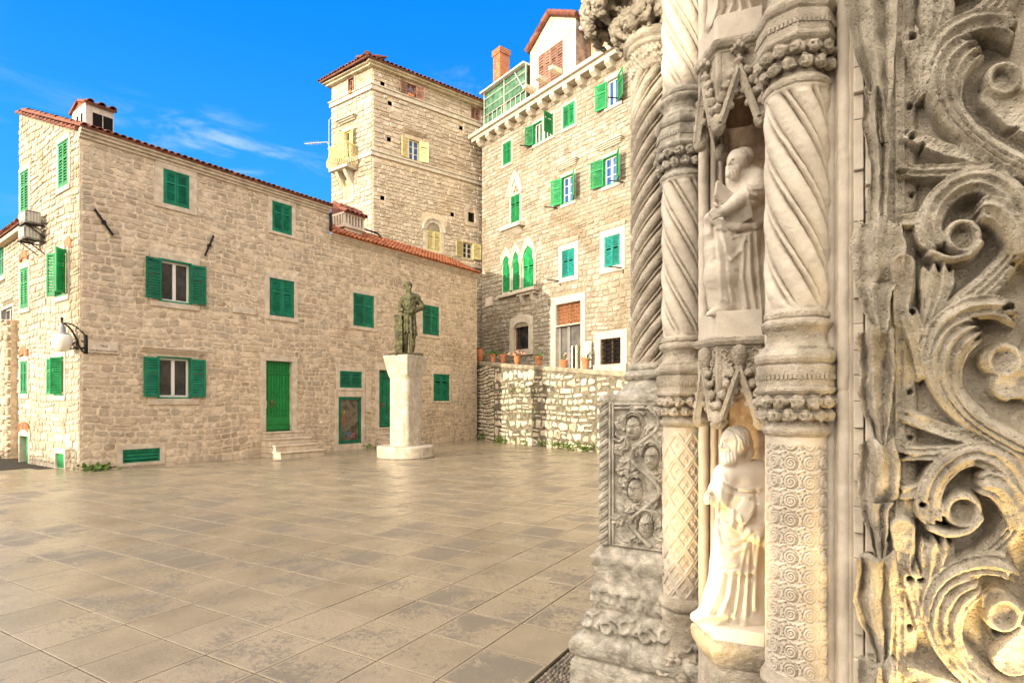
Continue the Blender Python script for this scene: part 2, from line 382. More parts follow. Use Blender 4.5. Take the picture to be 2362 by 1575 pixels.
def window(bld, fac, r, kind='closed', sur=(.12, .12, .12), paint='green', trim='trim', proud=.035, deep=.16, shut=None, hood=None, grid=(2, 1), glass='glass', n=13, label=None, name='window', frame='white', rim=True, angs=(168, 168), sw=None):
    """r = (s0, z0, s1, z1) of the opening.  kind closed: leaves shut in the opening; open: leaves swung out to the wall"""
    a0, z0, a1, z1 = r; sd, hd, sl_ = sur
    mb = MB()
    fac.box(mb, a0-sd, z1, a1+sd, z1+hd, -deep, proud); fac.box(mb, a0-sd, z0-sl_, a1+sd, z0, -deep, proud+.012)
    fac.box(mb, a0-sd, z0, a0, z1, -deep, proud-.003); fac.box(mb, a1, z0, a1+sd, z1, -deep, proud-.003)
    fac.box(mb, a0, z0, a1, z1, -deep-.05, -deep+.005, 1)
    W = mb.build(name, [M[trim], M['dark']], bld, bevel=.008)
    if label: W['label'] = label
    pm = M[paint]
    if rim:
        g = MB(); e = .035; dd = .030 if kind == 'closed' else .034
        fac.box(g, a0, z1-e, a1, z1, -.06, dd+.012); fac.box(g, a0, z0, a1, z0+e, -.06, dd+.016)
        fac.box(g, a0, z0+e, a0+e, z1-e, -.06, dd); fac.box(g, a1-e, z0+e, a1, z1-e, -.06, dd)
        g.build('frame', pm, W); a0 += e; a1 -= e; z0 += e; z1 -= e
    if kind == 'closed':
        m_ = (a0+a1)/2
        for x0, x1 in ((a0+.004, m_-.004), (m_+.004, a1-.004)):
            g = MB(); louvre(g, fac.P(x0, z0+.004, -.005), fac.D, fac.n, x1-x0, z1-z0-.008, n); g.build('shutter', pm, W)
    else:
        g = MB(); t = .05; d0, d1 = -.12, -.07
        fac.box(g, a0, z1-t, a1, z1, d0, d1); fac.box(g, a0, z0, a1, z0+t, d0, d1)
        fac.box(g, a0, z0+t, a0+t, z1-t, d0, d1); fac.box(g, a1-t, z0+t, a1, z1-t, d0, d1)
        nx, nz_ = grid
        for i in range(1, nx):
            x = a0+(a1-a0)*i/nx; tt = t*.8 if (nx == 2) else t*.35
            fac.box(g, x-tt, z0+t, x+tt, z1-t, d0+.004, d1+.006)
        for k in range(1, nz_):
            z = z0+(z1-z0)*k/nz_
            for i in range(nx): fac.box(g, a0+(a1-a0)*i/nx+t*.82, z-.014, a0+(a1-a0)*(i+1)/nx-t*.82, z+.014, d0+.008, d1-.008)
        g.build('frame', M[frame], W)
        g = MB(); fac.box(g, a0+t*.5, z0+t*.5, a1-t*.5, z1-t*.5, d0+.012, d0+.02); g.build('pane', M[glass], W)
        wd = sw or (a1-a0)/2
        if shut is None: shut = (1, 1)
        for k, on in enumerate(shut):
            if not on: continue
            an = math.radians(angs[k])
            if k == 0: O = fac.P(a0, z0, .05); U = fac.D*math.cos(an)+fac.n*math.sin(an)
            else: O = fac.P(a1, z0, .05); U = -fac.D*math.cos(an)+fac.n*math.sin(an)
            Nn = U.cross(Vector((0, 0, 1)));
            if Nn.dot(fac.n) < 0: Nn = -Nn
            g = MB(); louvre(g, O, U, Nn, wd, z1-z0, n); g.build('shutter', pm, W)
    if hood:
        g = MB(); hz, hh, ov = hood
        A0, A1 = r[0]-sd, r[2]+sd
        for i in range(4):
            e = ov*(i+1)/4
            fac.box(g, A0-e, hz+hh*i/4, A1+e, hz+hh*(i+1)/4, -.02, .03+e)
        g.build('hood', M[trim], W, bevel=.006)
    return W
def outer(r, sur, extra=0.0): return (r[0]-sur[0], r[1]-sur[2], r[2]+sur[0], r[3]+sur[1]+extra)
def roof_tiles(mb, E0, E1, up, length, n_rows=None, r=.085, pitch=.2, seed=3, mi=0):
    """barrel tiles: eave from E0 to E1, running up the unit vector up"""
    R = random.Random(seed); E0, E1, up = Vector(E0), Vector(E1), Vector(up).normalized()
    U = (E1-E0); W_ = U.length; U.normalize(); Nn = U.cross(up).normalized()
    if Nn.z < 0: Nn = -Nn
    n = max(1, int(W_/pitch)); p = W_/n; step = .36; rows = max(1, int(length/step))
    mb.obox(E0-Nn*.05, U*W_, up*length, Nn*.055, mi)
    for i in range(n):
        for k in range(rows):
            o = E0+U*(p*(i+.5)+R.uniform(-.012, .012))+up*(k*step+R.uniform(-.015, .015)-.05)
            L_ = min(step+.08, length-k*step+.05); pts = []; r0 = r*R.uniform(.95, 1.08)
            for q, rr, lift in ((0, r0*1.08, .030), (1, r0*.92, .006)):
                for a in range(7):
                    t = math.pi*a/6
                    pts.append(tuple(o+up*(L_*q)+U*(rr*math.cos(t))+Nn*(rr*.8*math.sin(t)+lift-.02)))
                for a in range(7):
                    t = math.pi*(6-a)/6; r2 = rr-.018
                    pts.append(tuple(o+up*(L_*q)+U*(r2*math.cos(t))+Nn*(r2*.8*math.sin(t)+lift-.02)))
            fs = [(a, (a+1) % 14, 14+(a+1) % 14, 14+a) for a in range(14)]+[tuple(reversed(range(14)))]
            mb.add(pts, fs, mi)
# ================================================================ square
E1 = Vector((.508, .861, 0)).normalized(); E2 = Vector((-E1.y, E1.x, 0)); NODE = Vector((-.342, 4.42, 0))
M['slab'] = None
def slab_material():
    m_ = mat('polished limestone slab', island=.55, nscale=1.6, noise=.14, bump=.22, bscale=38, rough=.3, spec=.5,
             ramp=[(0, (.255, .202, .130)), (.3, (.305, .246, .162)), (.65, (.365, .295, .198)), (1, (.33, .256, .158))])
    t = m_.node_tree; n_ = t.nodes; l_ = t.links; b = n_['Principled BSDF']
    src = b.inputs['Base Color'].links[0].from_socket
    uv = n_.new('ShaderNodeUVMap'); uv.uv_map = 'UVMap'; sp_ = n_.new('ShaderNodeSeparateXYZ'); l_.new(uv.outputs[0], sp_.inputs[0])
    geo = n_.new('ShaderNodeNewGeometry')
    def M_(op, a, c=None):
        x = n_.new('ShaderNodeMath'); x.operation = op
        for i, v in enumerate((a, c)):
            if v is None: continue
            if isinstance(v, (int, float)): x.inputs[i].default_value = v
            else: l_.new(v, x.inputs[i])
        return x.outputs[0]
    def R_(v, a, c, d=0, e=1):
        x = n_.new('ShaderNodeMapRange'); l_.new(v, x.inputs[0])
        for i, q in enumerate((a, c, d, e)): x.inputs[i+1].default_value = q
        return x.outputs[0]
    ex = M_('ABSOLUTE', M_('SUBTRACT', sp_.outputs[0], .5)); ey = M_('ABSOLUTE', M_('SUBTRACT', sp_.outputs[1], .5))
    edge = R_(M_('MAXIMUM', ex, ey), .455, .485)
    def nz_(s, d, ro, vec=None):
        x = n_.new('ShaderNodeTexNoise'); l_.new(vec or geo.outputs['Position'], x.inputs[0]); x.inputs['Scale'].default_value = s; x.inputs['Detail'].default_value = d; x.inputs['Roughness'].default_value = ro
        return x.outputs[0]
    big = nz_(1.1, 9, .72); fine = nz_(26, 5, .75)
    worn = M_('MULTIPLY', R_(M_('ADD', M_('MULTIPLY', big, .60), M_('ADD', M_('MULTIPLY', fine, .40), M_('MULTIPLY', M_('SUBTRACT', geo.outputs['Random Per Island'], .5), .13))), .520, .555), M_('SUBTRACT', 1.0, M_('MULTIPLY', edge, .8)))
    def X_(f, a, c):
        x = n_.new('ShaderNodeMix'); x.data_type = 'RGBA'
        if isinstance(f, (int, float)): x.inputs[0].default_value = f
        else: l_.new(f, x.inputs[0])
        for i, v in ((6, a), (7, c)):
            if isinstance(v, tuple): x.inputs[i].default_value = (*v, 1)
            else: l_.new(v, x.inputs[i])
        return x.outputs[2]
    c = X_(R_(nz_(.42, 4, .5), .35, .65, 0, .30), src, (.21, .172, .125))
    c = X_(M_('MULTIPLY', worn, .55), c, (.115, .10, .076))
    c = X_(M_('MULTIPLY', edge, .16), c, (.44, .37, .265))
    spk = R_(nz_(75, 2, .6), .62, .70)
    c = X_(M_('MULTIPLY', spk, .5), c, (.10, .085, .065))
    l_.new(c, b.inputs['Base Color'])
    l_.new(M_('ADD', M_('MULTIPLY', worn, .30), R_(nz_(3.5, 6, .65), .3, .7, .10, .30)), b.inputs['Roughness'])
    return m_
M['slab'] = slab_material()
M['joint'] = mat('dark joint', (.035, .028, .02), noise=.3, rough=.95)
M['street'] = mat('street stone', ramp=[(0, (.26, .21, .15)), (1, (.38, .31, .23))], noise=.2, rough=.8, bump=.4)
LF = Facade((-10.05, 13.4), 36.6)                   # long front of the house
_pv = MB(); _uv = []
def ground_ok(c):
    """inside the square: in front of the house and the retaining wall, left of the church's pebble strip"""
    d = (c-LF.O).dot(LF.n)
    if d < -1.4: return False
    if c.x < -8.8 and (c.y-13.4) > -.35*(c.x+10.05)+.9 and d < 0: return False
    q = (c-NODE).dot(-E2)
    return True
def make_plaza():
    R = random.Random(11); rowsz = []; 
    iu = []; u = 0
    # columns across E2 and rows along E1 with slightly different widths
    us = [0.0]; 
    while us[-1] < 34: us.append(us[-1]+R.choice((.485, .485, .47, .50)))
    un = [0.0]
    while un[-1] > -1.0: un.append(un[-1]-.473)
    U = sorted(set(us+un)); U = [q for q in U if q > -.96+.0]
    vs_ = [0.0]
    while vs_[-1] < 34: vs_.append(vs_[-1]+R.choice((.49, .50, .51)))
    vn = [0.0]
    while vn[-1] > -6: vn.append(vn[-1]-R.choice((.49, .50)))
    V = sorted(set(vs_+vn))
    mb = MB(); uv = []
    for a in range(len(U)-1):
        b = 0
        while b < len(V)-1:
            b2 = b+1
            c0 = NODE+E2*U[a]+E1*V[b]
            if c0.y > 9 and R.random() < .4 and b+2 < len(V): b2 = b+2
            if c0.y > 5.5 and R.random() < .10 and b+2 < len(V): b2 = b+2
            c = NODE+E2*((U[a]+U[a+1])/2)+E1*((V[b]+V[b2])/2)
            bb = b; b = b2
            if not ground_ok(c) or c.y < 1.0 or abs(c.x) > c.y*1.05+1.2: continue
            z = R.uniform(-.0006, .0006); g = .0042*R.uniform(.6, 1.4); tilt = R.uniform(-.0008, .0008); t2 = R.uniform(-.0008, .0008)
            u0, u1, v0, v1 = U[a]+g, U[a+1]-g, V[bb]+g, V[b2]-g
            e = .006; pts = []
            for ins, dz in ((0, -.03), (0, -.002), (e*.6, 0)):
                for uu, vv in ((u0+ins, v0+ins), (u1-ins, v0+ins), (u1-ins, v1-ins), (u0+ins, v1-ins)):
                    p = NODE+E2*uu+E1*vv; pts.append((p.x, p.y, z+dz+tilt*(uu-u0)/.5+t2*(vv-v0)/.5))
            fs = [(8, 9, 10, 11)]+[(r*4+k, r*4+(k+1) % 4, r*4+4+(k+1) % 4, r*4+4+k) for r in range(2) for k in range(4)]
            # E2 x E1 points down: flip
            fs = [f[::-1] for f in fs]
            mb.add(pts, fs, 0)
            cor = [(0, 0), (1, 0), (1, 1), (0, 1)]
            for f in fs: uv += [cor[i % 4] for i in f]
    o = [NODE+E2*x+E1*y for x, y in ((-.96, -7), (34, -7), (34, 30), (-.96, 30))]
    q = len(mb.v)
    mb.uv = uv
    mb.build('plaza', [M['slab']], kind='structure', label='large square paved with polished beige limestone slabs', cat='paving')
    jb = MB(); jb.add([(-60, -40, -.02), (60, -40, -.02), (60, 60, -.02), (-60, 60, -.02)], [(0, 1, 2, 3)]); jb.build('plaza_bed', M['joint'], kind='structure', label='dark bedding showing in the joints between the slabs', cat='ground')
    gb = MB(); gb.add([(-1500, -1500, -.9), (1500, -1500, -.9), (1500, 1500, -.9), (-1500, 1500, -.9)], [(0, 1, 2, 3)]); gb.build('ground', M['street'], kind='structure', label='ground of the old town around the square', cat='ground')
make_plaza()
# pebble strip along the church
M['pebble'] = mat('dark pebbles', island=.8, ramp=[(0, (.09, .075, .06)), (.5, (.2, .17, .13)), (1, (.34, .28, .21))], noise=.2, nscale=30, rough=.55)
def pebbles():
    R = random.Random(5); mb = MB()
    y = -3.2
    while y < .95:
        x = -.97
        while x > -1.9:
            w_ = R.uniform(.022, .034); l = R.uniform(.026, .042)
            c = NODE+E2*(x-w_/2)+E1*(y+R.uniform(-.004, .004)); an = R.uniform(0, 3.14); vs = []; fs = []
            for k, (q, h) in enumerate(((1, -.012), (.86, .004), (.45, .012))):
                for i in range(6):
                    a = an+i*math.pi/3; p = c+E2*(math.cos(a)*w_*.55*q)+E1*(math.sin(a)*l*.55*q); vs.append((p.x, p.y, h-.006))
            for r in range(2):
                for i in range(6): fs.append((r*6+i, r*6+(i+1) % 6, r*6+6+(i+1) % 6, r*6+6+i)[::-1])
            fs.append(tuple(range(12, 18))[::-1]); mb.add(vs, fs); x -= w_
        y += .031
    mb.build('pebble_paving', M['pebble'], kind='structure', smooth=True, label='strip of small dark pebbles laid along the foot of the church', cat='paving')
pebbles()
# ================================================================ house at the left
def px_rect(f, *a): return f.rect(*a)
SF = Facade((-10.05, 13.4), -55.3)                  # sunlit end wall
SF_L = SF.s_at(45); 
sE = LF.s_at(1100); sM = LF.s_at(759); ZE = LF.hit(181, 303)[1]; ZE2 = LF.hit(800, 553)[1]
RIDGE = SF.hit(47, 262)[1]
H = thing('stone_house', 'long rubble stone house with dark green shutters at the left of the square', 'house', (-10.05, 13.4, 0))
BACK = 4.12
def left_house():
    up = -LF.n                                       # into the house
    lf = []                                          # (rect, surround)
    def R(*a): return LF.rect(*a)
    W = {}
    W['w1'] = R(376, 389, 435.5, 484); W['w2'] = R(627, 463, 672, 544); W['w3'] = R(366, 595, 441, 704)
    W['w4'] = R(621, 640, 677, 734); W['w5'] = R(814, 675, 861, 757); W['w6'] = R(974, 702, 1011, 775)
    W['g1'] = R(361, 821, 440, 919); W['g7'] = R(999, 862, 1035, 924.5)
    W['d1'] = R(613, 831, 674, 993); W['tr'] = R(783, 855, 833, 895); W['d2'] = R(780, 915, 832.5, 1021); W['d3'] = R(874, 853, 918, 984)
    W['ce'] = R(282, 1037, 368, 1062)
    S = {'w1': (.2, .16, .12), 'w2': (.13, .12, .08), 'w3': (.2, .16, .14), 'w4': (.13, .13, .13), 'w5': (.13, .14, .12), 'w6': (.13, .14, .12), 'g1': (.2, .16, .16), 'g7': (.08, .12, .08),
         'd1': (.16, .16, .0), 'tr': (.14, .14, .1), 'd2': (.14, .1, .06), 'd3': (.16, .18, .0), 'ce': (.12, .12, .08)}
    holes = list(W.values()); ex = [outer(W[k], S[k]) for k in W]
    # cornice hood of g1, name stone
    sx = LF.rect(201.7, 784.5, 271.6, 817)
    mb = MB()
    sheet(mb, LF, 0, sM, -.4, ZE, holes); sheet(mb, LF, sM, sE, -.4, ZE2, holes)
    stones(mb, LF, .02, sM, -.25, ZE, ex, ch=(.10, .21), cw=(.12, .36), D=.016, gap=.036, seed=4, jit=.40, wave=.04)
    stones(mb, LF, sM, sE-.02, -.25, ZE2, ex, ch=(.09, .19), cw=(.11, .36), D=.015, gap=.028, seed=5, jit=.42, wave=.045)
    # hidden sides close the block
    P = [LF.P(sM, ZE2, 0), LF.P(sM, ZE, 0), LF.P(sM, ZE, -BACK)+Vector((0, 0, RIDGE-ZE)), LF.P(sM, ZE2, -BACK)]
    mb.add([tuple(p) for p in P], [(0, 1, 2, 3)])
    P = [LF.P(sE, -.4, 0), LF.P(sE, ZE2, 0), LF.P(sE, ZE2+.5, -BACK-1), LF.P(sE, -.4, -BACK-1)]
    mb.add([tuple(p) for p in P], [(0, 1, 2, 3)])
    far = SF.P(SF_L, 0, 0); bk = LF.P(sE, 0, -BACK-1)
    mb.add([(far.x, far.y, -1), (bk.x, bk.y, -1), (bk.x, bk.y, ZE2+.5), (far.x, far.y, RIDGE)], [(0, 1, 2, 3)])
    w_ = mb.build('wall', [M['mortar'], M['stone_house']], H)
    # ---- end wall
    def R2(*a): return SF.rect(*a)
    T = {'s1': R2(49.5, 401, 68.5, 486), 's2': R2(136.5, 334.7, 160, 425.6), 's3': R2(134, 582, 157, 680), 's4': R2(49.5, 622, 67.7, 709), 's5': R2(49.5, 834, 65.5, 908), 's6': R2(131, 824, 150, 912),
         'sd': R2(45.5, 1004, 67.5, 1100), 'se': R2(130, 1044, 150, 1081)}
    T['sd'] = (T['sd'][0], -.85, SF_L-.08, T['sd'][3])
    S2 = {k: (.10, .12, .12) for k in T}; S2['sd'] = (.06, .2, 0)
    for k in ('s1', 's4', 's5'): T[k] = (T[k][0], T[k][1], min(T[k][2], SF_L-.16), T[k][3])
    top = lambda s: ZE+(RIDGE-ZE)*s/SF_L
    mb = MB(); sheet(mb, SF, 0, SF_L, -1, ZE-.1, list(T.values()), top=top)
    ex = [outer(T[k], S2[k]) for k in T]
    stones(mb, SF, .0, SF_L, -1, top, ex, ch=(.10, .2), cw=(.12, .36), D=.026, gap=.026, seed=8, jit=.38, wave=.045)
    mb.build('end_wall', [M['mortar_lit'], M['stone_lit']], H)
    # ---- openings of the front
    wd = lambda a, b: LF.s_at(b)-LF.s_at(a)
    window(H, LF, W['w1'], sur=S['w1'], label='top floor window over the street name stone, closed green shutters')
    window(H, LF, W['w2'], sur=S['w2']); window(H, LF, W['w4'], sur=S['w4'], paint='green'); window(H, LF, W['w5'], sur=S['w5']); window(H, LF, W['w6'], sur=S['w6'])
    window(H, LF, W['w3'], 'open', sur=S['w3'], sw=wd(331, 369), angs=(172, 174), grid=(2, 1), label='first floor window standing open, shutters folded back')
    hz = LF.hit(365, 815)[1]
    window(H, LF, W['g1'], 'open', sur=S['g1'], sw=wd(326, 364), angs=(172, 174), grid=(2, 1), label='ground floor window under a stone hood, shutters folded back', hood=(hz, .15, .14))
    window(H, LF, W['g7'], sur=S['g7'])
    # cellar grille
    r = W['ce']; mb = MB(); fac = LF
    for a in ((r[0]-.12, r[3], r[2]+.12, r[3]+.12), (r[0]-.12, r[1]-.08, r[2]+.12, r[1]), (r[0]-.12, r[1], r[0], r[3]), (r[2], r[1], r[2]+.12, r[3])): fac.box(mb, *a, -.15, .03 if a[1] != r[1] else .027)
    fac.box(mb, r[0], r[1], r[2], r[3], -.2, -.14, 1); c = mb.build('cellar_opening', [M['trim'], M['dark']], H)
    mb = MB(); e = .035
    fac.box(mb, r[0], r[3]-e, r[2], r[3], -.06, .02); fac.box(mb, r[0], r[1], r[2], r[1]+e, -.06, .02); fac.box(mb, r[0], r[1]+e, r[0]+e, r[3]-e, -.06, .018); fac.box(mb, r[2]-e, r[1]+e, r[2], r[3]-e, -.06, .018)
    for i in range(3):
        z = r[1]+e+(r[3]-r[1]-2*e)*(i+.1)/3; mb.obox(LF.P(r[0]+e, z, -.05), LF.D*(r[2]-r[0]-2*e), LF.n*.045+Vector((0, 0, .02)), Vector((0, 0, .07))-LF.n*.0)
    mb.build('grille', M['green'], c)
    # ---- doors
    def door(r, sur, name, paint, rows, tr=.0, handle=True, lab=None):
        a0, z0, a1, z1 = r; sd, hd, _ = sur
        mb = MB(); fac.box(mb, a0-sd, z1, a1+sd, z1+hd, -.22, .03); fac.box(mb, a0-sd, z0, a0, z1, -.22, .027); fac.box(mb, a1, z0, a1+sd, z1, -.22, .027)
        D_ = mb.build('door_surround', M['trim'], H, bevel=.008)
        mb = MB(); fac.box(mb, a0, z0, a1, z1, -.20, -.14)
        w_ = a1-a0; h_ = z1-z0
        def pan(u0, v0, u1, v1, d=.022): fac.box(mb, a0+w_*u0, z0+h_*v0, a0+w_*u1, z0+h_*v1, -.145, -.14+d)
        if rows == 'deco':
            pan(.02, .02, .98, .085, .03); pan(.02, .095, .98, .20, .012)
            for u in (.03, .17, .29, .40, .50, .60, .71, .84): 
                ww = .095 if u in (.03, .84) else .085
                if u in (.17, .40, .60): pan(u, .22, u+.05, .80)
                else:
                    for v0, v1 in ((.22, .29), (.305, .47), (.485, .55), (.565, .80)): pan(u, v0, u+ww, v1)
            pan(.0, .815, 1, .835, .04)
            for u in (.03, .17, .29, .40, .50, .60, .71, .84):
                for v0, v1 in ((.845, .87), (.88, .94), (.95, .985)): pan(u, v0, u+.08, v1, .018)
        else:
            pan(.02, .01, .98, .06, .03); pan(.03, .07, .97, .2, .012)
            for u in (.06, .30, .54, .76):
                for v0, v1 in ((.22, .26), (.28, .33), (.35, .50), (.51, .57), (.59, .80), (.81, .85)): pan(u, v0, u+.17, v1)
            pan(0, .87, 1, .885, .04); pan(.03, .90, .97, .985, .015)
        lf_ = mb.build('door', M[paint], D_, bevel=.004)
        hx = a0+w_*(.30 if rows == 'deco' else .26); hz_ = z0+h_*.40
        mb = MB(); fac.box(mb, hx-.02, hz_-.12, hx+.02, hz_+.1, -.125, -.10); mb.tube([fac.P(hx, hz_+.02, -.10), fac.P(hx, hz_+.02, -.05), fac.P(hx+.12, hz_+.03, -.05)], .012, 6)
        mb.build('handle', M['rust'], D_)
        if rows == 'deco':
            mb = MB(); fac.box(mb, a0+w_*.045, hz_-.16, a0+w_*.11, hz_+.07, -.12, -.105); mb.build('letter_plate', M['cream'], D_)
        return D_
    door(W['d1'], S['d1'], 'door', 'green_door', 'deco'); door(W['d3'], S['d3'], 'door', 'green', 'pan')
    # steps
    def steps(px0, px1, zt, n, out=0.27):
        mb = MB(); a0, a1 = LF.s_at(px0), LF.s_at(px1); h_ = zt/n
        for i in range(n):
            d1 = .10+out*(n-i-.55) if i < n-1 else .16
            g = .10*(n-1-i)
            LF.box(mb, a0-.02*i*0, i*h_-.02 if i == 0 else i*h_, a1+g*.55, (i+1)*h_-.05, .0, d1)
            LF.box(mb, a0-.03, (i+1)*h_-.05, a1+g*.55+.03, (i+1)*h_, .0, d1+.03)
        return mb.build('steps', M['trim'], H, bevel=.012)
    steps(602, 692, W['d1'][1], 4); steps(868, 925, W['d3'][1], 4)
    # shop door with glass and little louvre above
    r = W['d2']; t_ = W['tr']
    window(H, LF, t_, sur=(.14, .15, .10), n=6, label='small louvred window over the glazed door')
    mb = MB(); z0 = r[1]
    LF.box(mb, r[0]-.14, r[3], r[2]+.14, t_[1]-.101, -.2, .034); LF.box(mb, r[0]-.14, -.05, r[0], r[3], -.2, .03); LF.box(mb, r[2], -.05, r[2]+.14, r[3], -.2, .03); LF.box(mb, r[0], -.05, r[2], z0, -.2, .03)
    G = mb.build('shop_door_surround', M['trim'], H, bevel=.008)
    mb = MB(); e = .09
    LF.box(mb, r[0], r[3]-e, r[2], r[3], -.06, .02); LF.box(mb, r[0], z0, r[2], z0+e*1.3, -.06, .02); LF.box(mb, r[0], z0+e*1.3, r[0]+e*1.1, r[3]-e, -.06, .017); LF.box(mb, r[2]-e*.9, z0+e*1.3, r[2], r[3]-e, -.06, .017)
    mb.build('door', M['green'], G)
    mb = MB(); LF.box(mb, r[0]+e, z0+e, r[2]-e*.8, r[3]-e*.9, -.05, -.03); 
    mb.build('pane', mat('display pane', ramp=[(.25, (.035, .03, .025)), (.5, (.14, .115, .075)), (.75, (.05, .04, .03))], noise=.3, nscale=3.2, rough=.08, spec=.6), G)
    cols = [(.26, .21, .07), (.26, .08, .05), (.06, .12, .11), (.09, .11, .17), (.22, .10, .10)]
    for i, (u, v, w2, h2) in enumerate(((.2, .62, .12, .09), (.2, .42, .13, .22), (.26, .18, .16, .10), (.42, .14, .14, .12), (.56, .12, .18, .10))):
        mb = MB(); a0 = r[0]+(r[2]-r[0])*u; zz = z0+(r[3]-z0)*v; LF.box(mb, a0, zz, a0+(r[2]-r[0])*w2, zz+(r[3]-z0)*h2, -.03, -.0285)
        mb.build('poster', mat('poster print', cols[i], noise=.4, nscale=14, rough=.4), G)
    # iron anchors
    for p0, p1 in (((216, 483), (259, 543.6)), ((490.7, 544.5), (471, 590))):
        a, za = LF.hit(*p0); b, zb = LF.hit(*p1); mb = MB()
        mb.tube([LF.P(a, za, .05), LF.P(b, zb, .05)], .026, 6); q = LF.P((a+b)/2, (za+zb)/2, .05)
        mb.tube([q-LF.n*.08, q+LF.n*.03], .05, 8); mb.build('wall_anchor', M['iron'], H)
    # pale inset stone with a hole
    r = LF.rect(536, 705.5, 588.6, 727); mb = MB(); LF.box(mb, *r, -.02, .045); q = LF.P((r[0]+r[2])/2, (r[1]+r[3])/2, .045); mb.tube([q-LF.n*.02, q+LF.n*.02], .025, 8); mb.build('inset_stone', M['trim'], H, bevel=.01)
    r = LF.rect(843, 873, 855, 950); mb = MB(); LF.box(mb, *r, -.02, .04); mb.build('inset_stone', M['trim'], H, bevel=.01)
    # ---- end wall openings
    window(H, SF, T['s1'], sur=S2['s1'], paint='green_bright', trim='trim_lit'); window(H, SF, T['s2'], sur=S2['s2'], paint='green_bright', trim='trim_lit'); window(H, SF, T['s4'], sur=S2['s4'], paint='green_bright', trim='trim_lit'); window(H, SF, T['s5'], sur=S2['s5'], paint='green_bright', trim='trim_lit')
    for k in ('s3', 's6'):
        window(H, SF, T[k], 'open', sur=S2[k], paint='green_bright', trim='trim_lit', grid=(2, 1), angs=(60, 160) if k == 's6' else (128, 162), frame='cream', glass='glass', label='end wall window with its shutters swung open')
    r = T['sd']; mb = MB(); SF.box(mb, r[0]-.10, r[3], r[2]+.06, r[3]+.2, -.3, .03); SF.box(mb, r[0]-.10, r[1], r[0], r[3], -.3, .027); SF.box(mb, r[2], r[1], r[2]+.06, r[3], -.3, .027)
    D_ = mb.build('door_surround', M['trim_lit'], H)
    mb = MB(); m_ = r[0]+(r[2]-r[0])*.42; SF.box(mb, m_, r[1], r[2], r[3], -.26, -.2); SF.box(mb, r[0], r[1], m_, r[3], -.08, -.02); mb.build('door', M['green_bright'], D_)
    r = T['se']; mb = MB()
    for a in ((r[0]-.1, r[3], r[2]+.1, r[3]+.12), (r[0]-.1, r[1], r[0], r[3]), (r[2], r[1], r[2]+.1, r[3]), (r[0]-.1, r[1]-.4, r[2]+.1, r[1])): SF.box(mb, *a, -.15, .028 if a[1] != r[1] else .025)
    D_ = mb.build('hatch_surround', M['trim_lit'], H); mb = MB()
    for i in range(4): SF.box(mb, r[0]+(r[2]-r[0])*i/4+.004, r[1], r[0]+(r[2]-r[0])*(i+1)/4-.004, r[3], -.06, -.02)
    mb.build('hatch', M['green_bright'], D_)
    # brick relieving arches over the end wall openings
    for px, py, wpx in ((57, 985, 12), (57, 812, 9), (160, 560, 7), (57, 590, 9)):
        a, z = SF.hit(px, py); hw = abs(SF.s_at(px+wpx)-SF.s_at(px-wpx))/2; mb = MB()
        for i in range(9):
            t = -1+2*(i+.5)/9; mb.obox(SF.P(a+t*hw-.03, z-.10*t*t-.06, 0), SF.D*.055, Vector((0, 0, .2)), SF.n*.045)
        mb.build('relieving_arch', M['brick'], H)
    # house number stone by the corner
    r = SF.rect(156, 1015, 171, 1031); mb = MB(); SF.box(mb, *r, 0, .05); mb.build('name_plate', M['trim_lit'], H)
    # ---- cornices and roofs
    mb = MB()
    for i, (z, e) in enumerate(((-.13, .06), (-.06, .12), (.01, .18))):
        LF.box(mb, -.02-e*.0, ZE+z, sM, ZE+z+.07, -.02, e)
    mb.build('cornice', M['trim'], H, bevel=.01)
    mb = MB()
    for i, (z, e) in enumerate(((-.13, .05), (-.07, .10), (-.01, .16))): LF.box(mb, sM, ZE2+z, sE, ZE2+z+.06, -.02, e)
    mb.build('cornice', M['trim'], H, bevel=.01)
    run = SF.D*SF_L+Vector((0, 0, RIDGE-ZE-.02))
    mb = MB(); roof_tiles(mb, LF.P(-.05, ZE+.10, .22), LF.P(sM, ZE+.10, .22), run, run.length-.1, r=.062, pitch=.155, seed=3)
    rf = mb.build('roof', M['tile'], H)
    slope = Vector((0, 0, .80))-LF.n*1.6
    mb = MB(); roof_tiles(mb, LF.P(sM, ZE2+.075, .2), LF.P(sE, ZE2+.075, .2), slope, 2.3, r=.066, pitch=.165, seed=4)
    rf2 = mb.build('roof', M['tile_new'], H, label='newer orange tiled roof of the lower part')
    # lead flashing and upstand behind the lower roof
    a0, a1 = LF.s_at(858), LF.s_at(925); mb = MB(); LF.box(mb, a0, ZE2+.55, a1, ZE2+1.0, -2.0, -1.5); mb.build('roof_upstand', M['metal_grey'], rf2)
    mb = MB(); mb.tube([LF.P(LF.s_at(846), ZE2+.95, -1.4), LF.P(LF.s_at(870), ZE2+1.08, -1.4), LF.P(LF.s_at(900), ZE2+1.06, -1.4), LF.P(LF.s_at(930), ZE2+1.04, -1.4), LF.P(LF.s_at(934), ZE2+.85, -1.3)], .035, 6); mb.build('cable', M['iron'], rf2)
    # gutter pipe at the junction
    mb = MB(); q, z = LF.hit(757, 490); mb.tube([LF.P(sM+.02, ZE-.1, .05), LF.P(sM+.03, ZE2+.35, .06), LF.P(sM-.03, ZE2+.12, .14)], .05, 8); mb.build('drainpipe', M['iron'], H)
    # verge tiles over the end wall
    E0 = SF.P(0, ZE+.05, .05); E1_ = SF.P(SF_L, RIDGE+.05, .05); mb = MB(); R_ = random.Random(2)
    d = (E1_-E0); n = 16
